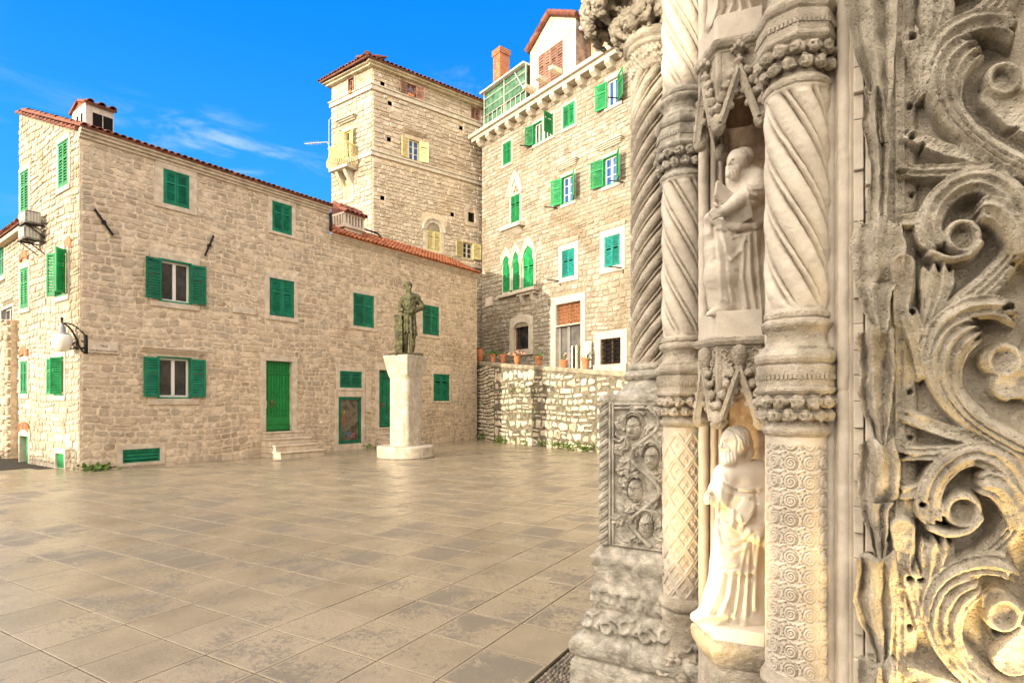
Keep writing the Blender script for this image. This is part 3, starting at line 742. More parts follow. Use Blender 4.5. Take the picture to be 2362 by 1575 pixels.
    for i in range(n):
        p = E0+d*(i/n); q = E0+d*((i+1.25)/n)+Vector((0, 0, -.03)); mb.tube([p+Vector((0, 0, .02)), q+Vector((0, 0, .0))], [.048, .036], 8)
    mb.build('verge_tiles', M['tile'], rf)
    # ---- chimney on the roof by the corner
    b = MB(); fx0, fx1 = LF.s_at(184.5)+.25, LF.s_at(246)+.30; dq = -.45
    zb0 = ZE-.1; ztop = LF.hit(184, 240)[1]+.30
    LF.box(b, fx0, zb0, fx1, ztop, dq-.95, dq); 
    ch = b.build('chimney', M['plaster_pale'], rf)
    b = MB(); mx = (fx0+fx1)/2
    roof_tiles(b, LF.P(fx0-.05, ztop, dq+.08), LF.P(fx1+.05, ztop, dq+.08), Vector((0, 0, .17))-LF.n*.50, .52, r=.075, pitch=.19, seed=9)
    roof_tiles(b, LF.P(fx1+.05, ztop, dq-1.03), LF.P(fx0-.05, ztop, dq-1.03), Vector((0, 0, .17))+LF.n*.50, .52, r=.075, pitch=.19, seed=10)
    b.add([tuple(LF.P(fx0, ztop, dq)), tuple(LF.P(fx0, ztop, dq-.95)), tuple(LF.P(fx0, ztop+.155, dq-.475))], [(0, 1, 2)])
    b.build('chimney_cap', M['tile'], ch)
    b = MB()
    for u in (.24, .62): 
        b = MB(); x = fx0+(fx1-fx0)*u; LF.box(b, x, ztop-.58, x+.2, ztop-.2, dq-.02, dq+.004); b.build('chimney_slot', M['dark'], ch)
    cf = Facade((LF.P(fx0, 0, dq).x, LF.P(fx0, 0, dq).y), math.degrees(math.atan2(-LF.n.x, -LF.n.y)))
    for u in (.3, .6): b = MB(); cf.box(b, .95*u-.07, ztop-.58, .95*u+.05, ztop-.2, -.02, .004); b.build('chimney_slot', M['dark'], ch)
    # ---- round chimney on the lower roof
    c = LF.P(LF.s_at(800)+.75, ZE2, -.9); z1 = ZE2+.95
    b = MB(); b.obox(c-LF.D*.38-LF.n*.3+Vector((0, 0, -.1)), LF.D*.76, LF.n*.6, Vector((0, 0, z1-ZE2-.22))); ch = b.build('chimney', M['plaster_pale'], rf2)
    b = MB(); zz = z1-.32
    b.obox(c-LF.D*.46-LF.n*.38+Vector((0, 0, z1-ZE2-.32)), LF.D*.92, LF.n*.76, (0, 0, .10)); b.obox(c-LF.D*.46-LF.n*.38+Vector((0, 0, z1-ZE2+.12)), LF.D*.92, LF.n*.76, (0, 0, .08))
    for i in range(7):
        for e in (.30, -.38): b.obox(c+LF.D*(-.44+.13*i)+LF.n*e+Vector((0, 0, z1-ZE2-.22)), LF.D*.06, LF.n*.07, (0, 0, .34))
    for i in range(4):
        for e in (-.46, .38): b.obox(c+LF.D*e+LF.n*(-.26+.15*i)+Vector((0, 0, z1-ZE2-.22)), LF.D*.07, LF.n*.06, (0, 0, .34))
    b.build('chimney_vent', M['plaster_pale'], ch)
    b = MB(); roof_tiles(b, c-LF.D*.5+LF.n*.45+Vector((0, 0, z1-ZE2+.2)), c+LF.D*.5+LF.n*.45+Vector((0, 0, z1-ZE2+.2)), Vector((0, 0, .4))-LF.n*.6, .8, seed=12)
    b.prism([c-LF.D*.42-LF.n*.4+Vector((0, 0, z1-ZE2+.2)), c-LF.D*.42+LF.n*.36+Vector((0, 0, z1-ZE2+.2)), c-LF.D*.42-LF.n*.25+Vector((0, 0, z1-ZE2+.62)), c-LF.D*.42-LF.n*.4+Vector((0, 0, z1-ZE2+.6))], LF.D*.84)
    b.build('chimney_cap', M['tile'], ch)
left_house()
# ---- things fixed to the house
def text_mesh(body, size, fac, a, z, d, mat_, parent, name='lettering', depth=.004):
    cu = bpy.data.curves.new('lettering', 'FONT'); cu.body = body; cu.size = size; cu.align_x = 'CENTER'; cu.extrude = depth; cu.resolution_u = 2
    o = bpy.data.objects.new('tmp', cu); COL.objects.link(o)
    dg = bpy.context.evaluated_depsgraph_get(); me = bpy.data.meshes.new_from_object(o.evaluated_get(dg)); bpy.data.objects.remove(o)
    right = Vector((0, 0, 1)).cross(fac.n); Mx = Matrix((right, Vector((0, 0, 1)), fac.n)).transposed().to_4x4(); Mx.translation = fac.P(a, z, d)
    mb = MB(); mb.add([tuple(Mx @ v.co) for v in me.vertices], [tuple(p.vertices) for p in me.polygons]); bpy.data.meshes.remove(me)
    return mb.build(name, mat_, parent)
M['grimy'] = mat('grimy grey casing', ramp=[(.2, (.10, .09, .08)), (.8, (.2, .185, .17))], noise=.3, nscale=9, rough=.6)
def house_things():
    r = LF.rect(201.7, 784.5, 271.6, 817)
    t = thing('street_sign', 'pale stone street name tablet set beside the wall lamp', 'sign', LF.P((r[0]+r[2])/2, r[1], 0))
    mb = MB(); LF.box(mb, *r, 0, .055); mb.build('tablet', M['trim'], t, bevel=.006)
    c = (r[0]+r[2])/2; text_mesh('TRG', .085, LF, c, r[3]-.15, .056, M['letter'], t); text_mesh('REPUBLIKE HRVATSKE', .058, LF, c, r[3]-.25, .056, M['letter'], t)
    # wall lamp
    q, z = LF.hit(197, 806); base = LF.P(q, z, .04)
    t = thing('wall_lamp', 'milk glass globe lamp on a curled iron bracket at the house corner', 'lamp', base)
    g = Vector(((143-CX)/F*base.y*.985, base.y*.985, EYE+(HY-787)/F*base.y*.985))
    mb = MB(); LF.box(mb, q-.03, z-.10, q+.03, z+.34, 0, .05)
    top = g+Vector((0, 0, .42)); mid = (base+top)/2
    def bez(p, c1, c2, e, n=12): return [p*(1-t)**3+c1*3*t*(1-t)**2+c2*3*t*t*(1-t)+e*t**3 for t in [i/n for i in range(n+1)]]
    h = (g-base); h.z = 0
    mb.tube(bez(base+Vector((0, 0, .3)), base+h*.25+Vector((0, 0, .45)), base+h*.5+Vector((0, 0, .62)), top), .018, 6)
    mb.tube(bez(base+Vector((0, 0, -.08)), base+h*.35+Vector((0, 0, -.1)), base+h*.35+Vector((0, 0, .5)), top), .022, 6)
    mb.tube([base+h*.05+Vector((0, 0, .04)), base+h*.75+Vector((0, 0, .0))], .014, 6)
    for cc, rr in ((.2, .09), (.42, .06)):
        cen = base+h*cc+Vector((0, 0, .1)); hu = h.normalized(); mb.tube([cen+hu*rr*math.cos(a)+Vector((0, 0, rr*math.sin(a))) for a in [i*.45 for i in range(15)]], .012, 6)
    mb.tube([top, top+Vector((0, 0, .07))], .02, 6); mb.sphere(top+Vector((0, 0, .1)), .035, 6)
    mb.build('bracket', M['iron'], t, smooth=True)
    mb = MB(); mb.lathe(g+Vector((0, 0, .0)), [(.02, -.25), (.09, -.235), (.15, -.17), (.19, -.08), (.205, .02), (.195, .1), (.17, .15), (.11, .17)], 24); mb.build('globe', M['globe'], t, smooth=True)
    mb = MB(); mb.lathe(g, [(.17, .145), (.165, .17), (.10, .195), (.075, .22), (.07, .33), (.05, .36), (.015, .42)], 20); mb.build('cap', M['metal_grey'], t, smooth=True)
    # two air conditioners on the end wall
    for nm, (x0, y0, x1, y1), lab in (('air_conditioner', (57, 503, 99, 531), 'upper of the two grimy air conditioner units on the end wall'), ('air_conditioner', (54, 536, 97, 565), 'lower of the two grimy air conditioner units on the end wall')):
        a, z0 = SF.hit(90, y1); _, z1 = SF.hit(90, y0); a = SF.s_at((x0+x1)/2+23)
        t = thing(nm, lab, 'air conditioner', SF.P(a, z0, .1), 'air conditioners on the end wall')
        w2 = .62; hh = z1-z0; mb = MB(); SF.box(mb, a-.21, z0, a+.21, z1, .41, .43); SF.box(mb, a-.22, z0, a+.22, z1, .12, .41); mb.build('casing', M['grimy'], t, bevel=.01)
        # grille slats on the side that faces the square
        mb = MB(); pf = Facade((SF.P(a-.22, 0, 0).x, SF.P(a-.22, 0, 0).y), math.degrees(math.atan2(SF.n.x, SF.n.y)))
        for i in range(9): mb.obox(SF.P(a-.225, z0+.04, .14+.029*i), SF.n*.013, (0, 0, hh-.08), -SF.D*.012)
        for i in range(10): mb.obox(SF.P(a-.19+.04*i, z0+.05, .43), SF.D*.016, (0, 0, hh-.1), SF.n*.012)
        mb.build('grille', M['metal_pale'], t)
        mb = MB()
        for e in (-.2, .2): mb.tube([SF.P(a+e, z0-.02, .02), SF.P(a+e, z0-.02, .46)], .018, 6); mb.tube([SF.P(a+e, z0-.3, .03), SF.P(a+e, z0-.03, .4)], .014, 6)
        mb.build('bracket', M['iron'], t)
house_things()
# ================================================================ tower behind the house
TF = Facade((-6.35, 26.2), 51.9); TS = Facade((-6.35, 26.2), -54.7)
def arch_pts(a0, a1, z, n=12, pointed=False, h=None):
    """points of an arch from (a1, z) over to (a0, z) in facade coordinates"""
    w_ = (a1-a0)/2; m_ = (a0+a1)/2; h = h or w_
    if not pointed: return [(m_+w_*math.cos(math.pi*i/n), z+h*math.sin(math.pi*i/n)) for i in range(n+1)]
    L_ = []
    for i in range(n+1):
        t = i/n
        # ogee: convex shoulders that turn concave up to a point
        if t <= .5: u = t*2; x = w_*(1-u**1.7); zz = h*(math.sin(u*math.pi/2)**.9*(.80) + .20*u**5)
        else: u = (1-t)*2; x = -w_*(1-u**1.7); zz = h*(math.sin(u*math.pi/2)**.9*(.80)+.20*u**5)
        L_.append((m_+x, z+zz))
    return L_
def arch_band(mb, fac, inner, outer_, d0, d1, mi=0):
    """solid band between two arch curves with the same number of points"""
    n = len(inner); vs = []
    for (a, z), (b, y) in zip(inner, outer_):
        for q in ((a, z, d0), (b, y, d0), (b, y, d1), (a, z, d1)): vs.append(tuple(fac.P(*q)))
    fs = [(i*4+k, i*4+(k+1) % 4, i*4+4+(k+1) % 4, i*4+4+k) for i in range(n-1) for k in range(4)]+[(0, 1, 2, 3), tuple((n-1)*4+k for k in (3, 2, 1, 0))]
    mb.add(vs, fs, mi)
def fill(mb, fac, pts, d0, d1, mi=0): mb.prism([fac.P(a, z, d0) for a, z in pts], fac.n*(d1-d0), mi)
def tower():
    T = thing('stone_tower', 'tall square stone tower with a tiled hip roof rising behind the house', 'tower', (-6.35, 26.2, 0))
    zt = TF.hit(861, 152)[1]; se = TF.s_at(1140); ss = TS.s_at(765)
    c1 = TF.hit(861, 203)[1]; c2 = TF.hit(861, 355)[1]
    R = TF.rect
    W = {'t1': R(936, 190, 960, 232), 't2': R(1085, 243, 1106, 281), 't3': R(940, 318, 968, 376), 't4': R(984, 530, 1016, 583), 't5': R(1065, 556, 1091, 600), 't6': R(1079, 489, 1095, 515)}
    W['t1'] = (W['t1'][0], W['t1'][1], W['t1'][2], min(W['t1'][3], zt-.12)); 
    W['t2'] = (W['t2'][0], c1+.2, W['t2'][2], zt-.14)
    S = {'t1': (.05, .05, .05), 't2': (.03, .03, .03), 't3': (.14, .14, .12), 't4': (.2, .05, .05), 't5': (.06, .12, .06), 't6': (.2, .2, .2)}
    put = []
    for px, py in ((882, 194), (899, 239), (897, 322), (882, 457), (1043, 495), (1063, 296)):
        a, z = TF.hit(px, py); put.append((a-.10, z-.10, a+.10, z+.10))
    mb = MB(); holes = list(W.values())+put
    a4 = (W['t4'][0], W['t4'][3], W['t4'][2], TF.hit(1000, 508)[1]+.25)
    sheet(mb, TF, 0, se, 2, zt, holes)
    ex = [outer(W[k], S[k]) for k in W]+put+[(a4[0]-.3, a4[1], a4[2]+.3, a4[3])]
    stones(mb, TF, .01, se, 4.2, c2-.12, ex, ch=(.14, .23), cw=(.17, .42), D=.045, gap=.022, seed=21, jit=.22, wave=.015)
    stones(mb, TF, .01, se, c2+.13, c1-.1, ex, ch=(.17, .26), cw=(.25, .62), D=.05, gap=.02, seed=22, jit=.16, split=.06, wave=.01)
    stones(mb, TF, .01, se, c1+.12, zt-.12, ex, ch=(.17, .26), cw=(.25, .6), D=.045, gap=.02, seed=23, jit=.16, split=.06, wave=.01)
    mb.build('wall', [M['mortar'], M['stone_tower']], T)
    for r in put:
        mb = MB(); TF.box(mb, r[0]-.3, r[1]-.3, r[2]+.3, r[3]+.3, -.5, -.25); mb.build('putlog_hole', M['dark'], T)
    # side wall
    Q = TS.rect
    U = {'a': Q(803.5, 184, 818, 217), 'b': Q(795, 304, 814, 362), 'c': Q(796, 422, 813, 461)}
    SS = {'a': (.06, .05, .06), 'b': (.12, .12, .05), 'c': (.09, .09, .09)}
    mb = MB(); sheet(mb, TS, 0, ss, 2, zt, list(U.values())); ex = [outer(U[k], SS[k]) for k in U]
    stones(mb, TS, .01, ss, 5, c1-.1, ex, ch=(.18, .27), cw=(.25, .6), D=.04, gap=.02, seed=24, jit=.18, split=.08, wave=.01)
    stones(mb, TS, .01, ss, c1+.12, zt-.1, ex, ch=(.25, .4), cw=(.4, .8), D=.012, gap=.012, seed=25, jit=.08, split=.0, wave=.0)
    a = TS.P(ss, 2); b = TF.P(se, 2); c = a+(b-TF.P(0, 2)); c.z = 2
    for p, q in ((a, c), (c, b)): mb.add([tuple(p), tuple(q), (q.x, q.y, zt), (p.x, p.y, zt)], [(0, 1, 2, 3)])
    mb.build('side_wall', [M['mortar_lit'], M['stone_lit']], T)
    # courses
    for z, h in ((c1, .2), (c2, .18)):
        mb = MB(); TF.box(mb, -.10, z-h/2, se, z+h/2, -.02, .10); TF.box(mb, -.14, z+h/2, se, z+h/2+.06, -.02, .15)
        TS.box(mb, .02, z-h/2+.001, ss+.06, z+h/2-.001, -.02, .097); 
        if z == c1: TS.box(mb, .02, z+h/2+.001, ss+.1, z+h/2+.059, -.02, .147)
        mb.build('string_course', M['trim_lit'], T, bevel=.008)
    # eaves + roof
    mb = MB(); TF.box(mb, -.2, zt-.08, se+.1, zt, -.1, .2); TF.box(mb, -.32, zt, se+.2, zt+.09, -.1, .34); TS.box(mb, .1, zt-.079, ss+.2, zt-.001, -.1, .2); TS.box(mb, .1, zt+.001, ss+.3, zt+.089, -.1, .33)
    mb.build('eaves', M['plaster'], T, bevel=.01)
    cen = (TS.P(ss/2, zt)+TF.P(se*.5, zt)-TF.P(0, zt)); h = 1.75
    A = TF.P(-.45, zt+.10, .45); B = TF.P(se+.2, zt+.10, .42); C_ = TS.P(ss+.4, zt+.10, .45)
    mb = MB()
    # front slope and side slope as tiled planes that meet on the hip
    upF = (-TF.n*2.2+Vector((0, 0, .95))); upS = (-TS.n*2.2+Vector((0, 0, .95)))
    roof_tiles(mb, A, B, upF, 1.35, r=.085, pitch=.21, seed=31); roof_tiles(mb, C_, A, upS, 1.3, r=.085, pitch=.21, seed=32)
    top = A+(-TF.n-TS.n).normalized()*2.6+Vector((0, 0, 1.15))
    mb.tube([A+Vector((0, 0, .05)), top], .13, 8)
    E_ = B-TF.n*2.4+Vector((0, 0, 1.0)); G_ = C_-TS.n*2.0+Vector((0, 0, .95))
    mb.add([tuple(A), tuple(B), tuple(E_), tuple(top)], [(0, 1, 2, 3)]); mb.add([tuple(A), tuple(C_), tuple(G_), tuple(top)], [(0, 1, 2, 3)])
    mb.add([tuple(top), tuple(E_), tuple(c+Vector((0, 0, zt-2))), tuple(G_)], [(0, 1, 2, 3)])
    mb.build('roof', M['tile'], T)
    # windows of the front
    def swung(r, key, paint, w0=None, angs=(165, 165), **k): return window(T, TF, r, 'open', sur=S[key], paint=paint, angs=angs, sw=w0, **k)
    swung(W['t1'], 't1', 'brown', .42, label='brown shuttered window under the tower eaves', frame='brown', glass='glass_sky')
    window(T, TF, W['t2'], sur=S['t2'], paint='brown', n=9, label='narrow brown shutters at the far end under the eaves')
    hz = TF.hit(955, 311)[1]
    swung(W['t3'], 't3', 'cream', .44, label='cream shuttered window in the middle of the tower', glass='glass_sky', grid=(2, 3), hood=(W['t3'][3]+.2, .16, .2))
    swung(W['t5'], 't5', 'cream', .46, label='cream shuttered window just over the lower roof', grid=(2, 3), angs=(172, 172))
    mb = MB(); TF.box(mb, W['t4'][0]-.35, W['t5'][1]-.42, se-.2, W['t5'][1]-.28, -.02, .18); mb.build('sill_course', M['stone_tower'], T)
    # round headed blind window with shutters
    r = W['t4']; w_ = window(T, TF, r, sur=(.18, .0, .08), paint='cream', trim='trim_lit', rim=False, n=16, label='round headed window with cream shutters')
    inn = arch_pts(r[0], r[2], r[3]); out = arch_pts(r[0]-.18, r[2]+.18, r[3]); 
    mb = MB(); arch_band(mb, TF, inn, out, -.15, .05); o2 = arch_pts(r[0]-.26, r[2]+.26, r[3]); arch_band(mb, TF, out, o2, -.02, .10); mb.build('arch', M['trim_lit'], w_)
    mb = MB(); fill(mb, TF, inn, -.1, .0); mb.build('tympanum', M['plaster'], w_)
    # small arched grille
    r = W['t6']; mb = MB(); inn = arch_pts(r[0], r[2], r[3]); out = arch_pts(r[0]-.2, r[2]+.2, r[3]); arch_band(mb, TF, inn, out, -.2, .035)
    TF.box(mb, r[0]-.2, r[1]-.2, r[2]+.2, r[1], -.2, .035); TF.box(mb, r[0]-.2, r[1], r[0], r[3], -.2, .032); TF.box(mb, r[2], r[1], r[2]+.2, r[3], -.2, .032); fill(mb, TF, [(r[0], r[1]), (r[2], r[1])]+inn, -.2, -.16, 1)
    w_ = mb.build('window', [M['trim'], M['dark']], T); w_['label'] = 'small arched window with an iron grille'; mb = MB()
    for i in range(1, 4): x = r[0]+(r[2]-r[0])*i/4; mb.tube([TF.P(x, r[1], -.05), TF.P(x, r[3]+.15, -.05)], .014, 5)
    for i in range(1, 6): z = r[1]+(r[3]+.1-r[1])*i/6; mb.tube([TF.P(r[0], z, -.04), TF.P(r[2], z, -.04)], .014, 5)
    mb.build('grille', M['iron'], w_)
    # side windows
    window(T, TS, U['a'], 'open', sur=SS['a'], shut=(0, 0), trim='trim_lit', frame='brown', paint='brown', glass='glass', grid=(2, 1))
    window(T, TS, U['b'], 'open', sur=SS['b'], trim='trim_lit', paint='cream', frame='cream', grid=(2, 3), angs=(150, 150), sw=.35, label='balcony door of the tower')
    window(T, TS, U['c'], sur=SS['c'], trim='trim_lit', paint='cream', rim=False, label='cream shutters below the balcony')
    r = U['b']; mb = MB(); hz = r[3]+.35
    for i in range(3): TS.box(mb, r[0]-.25-.06*i, hz+.06*i, r[2]+.25+.06*i, hz+.06*i+.06, -.02, .10+.09*i)
    mb.build('hood', M['trim_lit'], T)
    # balcony: bellied iron basket on a stone slab with brackets
    a0, a1 = TS.s_at(824), TS.s_at(783); zb = TS.hit(800, 392)[1]-.05; out = .62
    mb = MB(); TS.box(mb, a0, zb-.14, a1, zb, 0, out)
    for e in (a0+.35, a1-.35): mb.prism([TS.P(e-.1, zb-.14, 0), TS.P(e-.1, zb-.14, .5), TS.P(e-.1, zb-.4, .36), TS.P(e-.1, zb-.8, 0)], TS.D*.2)
    B_ = mb.build('balcony', M['trim_lit'], T, bevel=.01); mb = MB(); hh = .95
    def path(u):
        P_ = [(a0, .0), (a0, out), (a1, out), (a1, 0)]; L3 = [out, a1-a0, out]; tot = sum(L3); d = u*tot
        for i in range(3):
            if d <= L3[i]+1e-6: f_ = d/L3[i]; return (P_[i][0]+(P_[i+1][0]-P_[i][0])*f_, P_[i][1]+(P_[i+1][1]-P_[i][1])*f_)
            d -= L3[i]
        return P_[3]
    mid = ((a0+a1)/2, out*.3)
    for i in range(27):
        a, d = path(i/26); pts = []
        for z, b in ((0, 0), (.12, .11), (.3, .13), (.5, .04), (.75, .0), (hh, .0)):
            vx, vy = a-mid[0], d-mid[1]; l = math.hypot(vx, vy) or 1; pts.append(TS.P(a+vx/l*b, zb+z, max(d+vy/l*b, .02)))
        mb.tube(pts, .022, 5)
    mb.tube([TS.P(a, zb+hh, d) for a, d in (path(i/3) for i in (0,))]+[TS.P(a0, zb+hh, out), TS.P(a1, zb+hh, out), TS.P(a1, zb+hh, .02)], .045, 6)
    mb.build('railing', M['cream'], B_)
    # washing line frame and aerial
    t = thing('aerial', 'thin stick aerial held out from the balcony side of the tower', 'aerial', TS.P(a1, zb+hh, .5)); mb = MB()
    tip = TS.P(a1+.1, zb+hh+.35, .62); k = tip.y; q = Vector(((703-CX)/F*k, k, EYE+(HY-332)/F*k)); mb.tube([TS.P(a1, zb+hh, .5), tip, q], .02, 5); d = (q-tip)
    for i in range(7): p = tip+d*(.35+.1*i); mb.tube([p-TS.n*.1-Vector((0, 0, .05)), p+TS.n*.1+Vector((0, 0, .05))], .01, 4)
    mb.tube([TS.P(a1+.0, zb, .6), TS.P(a1+.0, zb+2.3, .6), TS.P((a0+a1)/2, zb+2.9, .4), TS.P(a0, zb+2.3, .3)], .014, 5)
    mb.build('mast', M['metal_pale'], t)
    # flower boxes
    for fac, r, lab in ((TS, U['a'], 'small flower trough on the top side window of the tower'), (TF, W['t1'], 'potted flowers on the brown shuttered window of the tower')):
        t = thing('flower_box', lab, 'flower box', fac.P((r[0]+r[2])/2, r[1], .05)); mb = MB(); fac.box(mb, r[0]+.05, r[1], r[2]-.2, r[1]+.14, .0, .18); mb.build('trough', M['terracotta'], t)
        mb = MB(); foliage(mb, fac.P((r[0]+r[2])/2-.08, r[1]+.24, .1), (.26, .16, .13), 60, .07); mb.build('plant', M['leaf_dry'], t)
def foliage(mb, c, rad, n, s, seed=1):
    R = random.Random(seed)
    for i in range(n):
        v = Vector((R.gauss(0, .5), R.gauss(0, .5), R.gauss(0, .5))); p = Vector(c)+Vector((v.x*rad[0], v.y*rad[1], v.z*rad[2]))
        a = Vector((R.uniform(-1, 1), R.uniform(-1, 1), R.uniform(-.4, 1))).normalized()*s*R.uniform(.6, 1.3); b = a.orthogonal().normalized()*s*.38
        mb.add([tuple(p), tuple(p+a*.5+b), tuple(p+a), tuple(p+a*.5-b)], [(0, 1, 2, 3)])
tower()
# ================================================================ palace at the right
RB = Facade((-1.44, 29.0), 180-38.3)
def palace():
    B = thing('stone_palace', 'tall sunlit stone palace with bright green shutters above the terrace wall', 'palace', (-1.44, 29.0, 2.0))
    R = RB.rect; s0 = RB.s_at(1112); s1 = RB.s_at(1640); zt = RB.hit(1116, 326)[1]; zb = 1.6
    W = {'r1': R(1161, 334, 1180, 374), 'r2a': R(1232, 288, 1251.5, 326), 'r2b': R(1258, 272, 1277, 308), 'r2c': R(1299, 249, 1327, 289), 'r3': R(1402, 190, 1428, 236), 'r4': R(1393, 367, 1427, 420), 'r5': R(1297, 411, 1325, 463),
         'r6': R(1297, 580, 1326, 635), 'r7': R(1395, 549, 1431, 610), 'g1': R(1179.5, 455, 1200, 512), 'ga': R(1161, 612, 1178, 672), 'gb': R(1184, 606, 1199.5, 668), 'gc': R(1208, 597, 1232.5, 660),
         'sh': R(1186, 757, 1220, 805), 'dt': R(1284, 704, 1342, 743), 'dd': R(1283, 755, 1341, 858), 'gr': R(1386, 783, 1433, 839)}
    S = {k: (.10, .12, .12) for k in W}
    S.update(r6=(.22, .26, .2), r7=(.24, .28, .22), g1=(.12, .1, .1), ga=(.06, .05, .1), gb=(.06, .05, .1), gc=(.06, .05, .1), sh=(.32, .30, .26), dt=(.26, .3, .2), dd=(.26, .2, .0), gr=(.3, .3, .25), r3=(.16, .2, .12))
    for k in ('r2a', 'r2b', 'r2c'): W[k] = (W[k][0], W['r2a'][1], W[k][2], W['r2a'][3])
    pk = {'g1': RB.hit(1191, 413)[1], 'ga': RB.hit(1170, 589)[1], 'gb': RB.hit(1191, 580)[1], 'gc': RB.hit(1220, 566)[1]}
    holes = list(W.values()); ex = [outer(W[k], S[k]) for k in W]
    for k in pk: ex.append((W[k][0]-.16, W[k][3], W[k][2]+.16, pk[k]-.1))
    mb = MB(); sheet(mb, RB, s0, s1, zb, zt, holes)
    stones(mb, RB, s0, s1, zb, RB.hit(1290, 520)[1], ex, ch=(.14, .25), cw=(.18, .46), D=.032, gap=.028, seed=41, jit=.26, wave=.03)
    stones(mb, RB, s0, s1, RB.hit(1290, 520)[1]+.05, zt-.1, ex, ch=(.14, .21), cw=(.18, .46), D=.028, gap=.022, seed=42, jit=.2, wave=.02, split=.1)
    a = RB.P(s0, zb); b = RB.P(s0, zb, -9); c = RB.P(s1, zb, -9); d = RB.P(s1, zb)
    for p, q in ((a, b), (b, c), (c, d)): mb.add([tuple(p), tuple(q), (q.x, q.y, zt), (p.x, p.y, zt)], [(0, 1, 2, 3)])
    mb.build('wall', [M['mortar_palace'], M['stone_palace']], B)
    # cornice with corbels
    mb = MB(); RB.box(mb, s0-.35, zt-.02, s1, zt+.16, -.1, .42); RB.box(mb, s0-.45, zt+.16, s1, zt+.32, -.1, .55); mb.build('cornice', M['trim_lit'], B, bevel=.015)
    a = s0+.05
    while a < RB.s_at(1500):
        mb = MB(); mb.prism([RB.P(a, zt-.02, 0), RB.P(a, zt-.02, .4), RB.P(a, zt-.16, .4), RB.P(a, zt-.30, .22), RB.P(a, zt-.34, 0)], RB.D*.26); mb.build('corbel', M['trim_lit'], B); a += .78
    mb = MB(); q = [RB.P(s0-.4, zt+.30, .5), RB.P(s1, zt+.30, .5), RB.P(s1, zt+.9, -3), RB.P(s0-.4, zt+.9, -3)]; mb.prism([tuple(p) for p in q], (0, 0, .06)); mb.build('roof', M['plaster'], B)
    gb = 'green_bright'; k_ = dict(paint=gb, trim='trim_lit')
    window(B, RB, W['r1'], sur=S['r1'], **k_); window(B, RB, W['r2c'], sur=S['r2c'], **k_)
    window(B, RB, W['r2a'], 'open', sur=S['r2a'], shut=(1, 0), sw=.50, grid=(2, 1), glass='glass', **k_); window(B, RB, W['r2b'], 'open', sur=S['r2b'], shut=(0, 1), sw=.50, angs=(110, 95), grid=(2, 1), **k_)
    window(B, RB, W['r3'], 'open', sur=S['r3'], sw=.55, grid=(2, 1), angs=(172, 150), glass='glass_sky', rim=False, **k_)
    window(B, RB, W['r4'], 'open', sur=S['r4'], sw=.6, grid=(2, 3), glass='glass_sky', angs=(170, 140), hood=(W['r4'][3]+.32, .22, .22), **k_)
    window(B, RB, W['r5'], 'open', sur=S['r5'], sw=.55, grid=(2, 3), glass='glass_sky', angs=(165, 140), hood=(W['r5'][3]+.32, .22, .2), **k_)
    k_['paint'] = 'teal'
    window(B, RB, W['r6'], sur=S['r6'], hood=(W['r6'][3]+.28, .12, .10), n=14, **k_); window(B, RB, W['r7'], sur=S['r7'], hood=(W['r7'][3]+.30, .12, .10), n=14, **k_)
    # gothic windows
    def gothic(k, paint, full=True, sill=None, label=None):
        r = W[k]; w_ = window(B, RB, r, sur=(S[k][0], .0, .08), paint=paint, trim='trim_lit', rim=False, n=15, label=label)
        h = pk[k]-r[3]; inn = arch_pts(r[0], r[2], r[3], 20, True, h); out = arch_pts(r[0]-S[k][0]-.05, r[2]+S[k][0]+.05, r[3], 20, True, h+.30)
        mb = MB(); arch_band(mb, RB, inn, out, -.12, .07); o3 = arch_pts(r[0]-S[k][0]-.09, r[2]+S[k][0]+.09, r[3], 20, True, h+.42); arch_band(mb, RB, out, o3, -.02, .10); mb.build('arch', M['trim_lit'], w_)
        mb = MB(); fill(mb, RB, [(x, z) for x, z in inn], -.1, .012 if full else .010)
        m_ = (r[0]+r[2])/2
        if full:
            for i in range(1, 8):
                t = math.pi*i/8; x, z = m_+(r[2]-r[0])/2*math.cos(t)*.75, r[3]+h*.75*math.sin(t)
                mb.tube([RB.P(m_, r[3]+.03, .014), RB.P(x, z, .014)], .008, 4)
        mb.build('tympanum', M[paint] if full else M['trim_lit'], w_)
        if not full:
            mb = MB(); 
            for dx, dz, rr in ((-.10, .2, .085), (.10, .2, .085), (0, .36, .09)): mb.tube([RB.P(m_+dx, r[3]+dz, .0), RB.P(m_+dx, r[3]+dz, .013)], rr, 14)
            mb.build('tracery_hole', M['rust'], w_)
        return w_
    gothic('ga', gb, label='left light of the triple gothic window'); gothic('gb', gb, label='middle light of the triple gothic window'); gothic('gc', gb, label='taller right light of the triple gothic window')
    gothic('g1', gb, False, label='single gothic window with a carved trefoil head')
    for k, j in (('ga', 'gb'), ('gb', 'gc'), ('gc', None)):
        x = (W[k][2]+W[j][0])/2 if j else W[k][2]+.12; zc = W[k][3]; mb = MB(); p = RB.P(x, W['ga'][1], .06)
        mb.lathe((p.x, p.y, W['ga'][1]), [(.09, 0), (.07, .08), (.06, .12), (.055, zc-W['ga'][1]-.3), (.08, zc-W['ga'][1]-.26), (.13, zc-W['ga'][1]), (.14, zc-W['ga'][1]+.06)], 12); mb.build('colonnette', M['trim_lit'], B, smooth=True)
    r = W['ga']; q = W['gc']; mb = MB(); RB.box(mb, r[0]-.25, r[1]-.24, q[0]-.12, r[1]-.1, 0, .18); RB.box(mb, q[0]-.35, q[1]-.24, q[2]+.35, q[1]-.08, 0, .34); RB.box(mb, q[0]-.25, q[1]-.36, q[2]+.25, q[1]-.24, 0, .24)
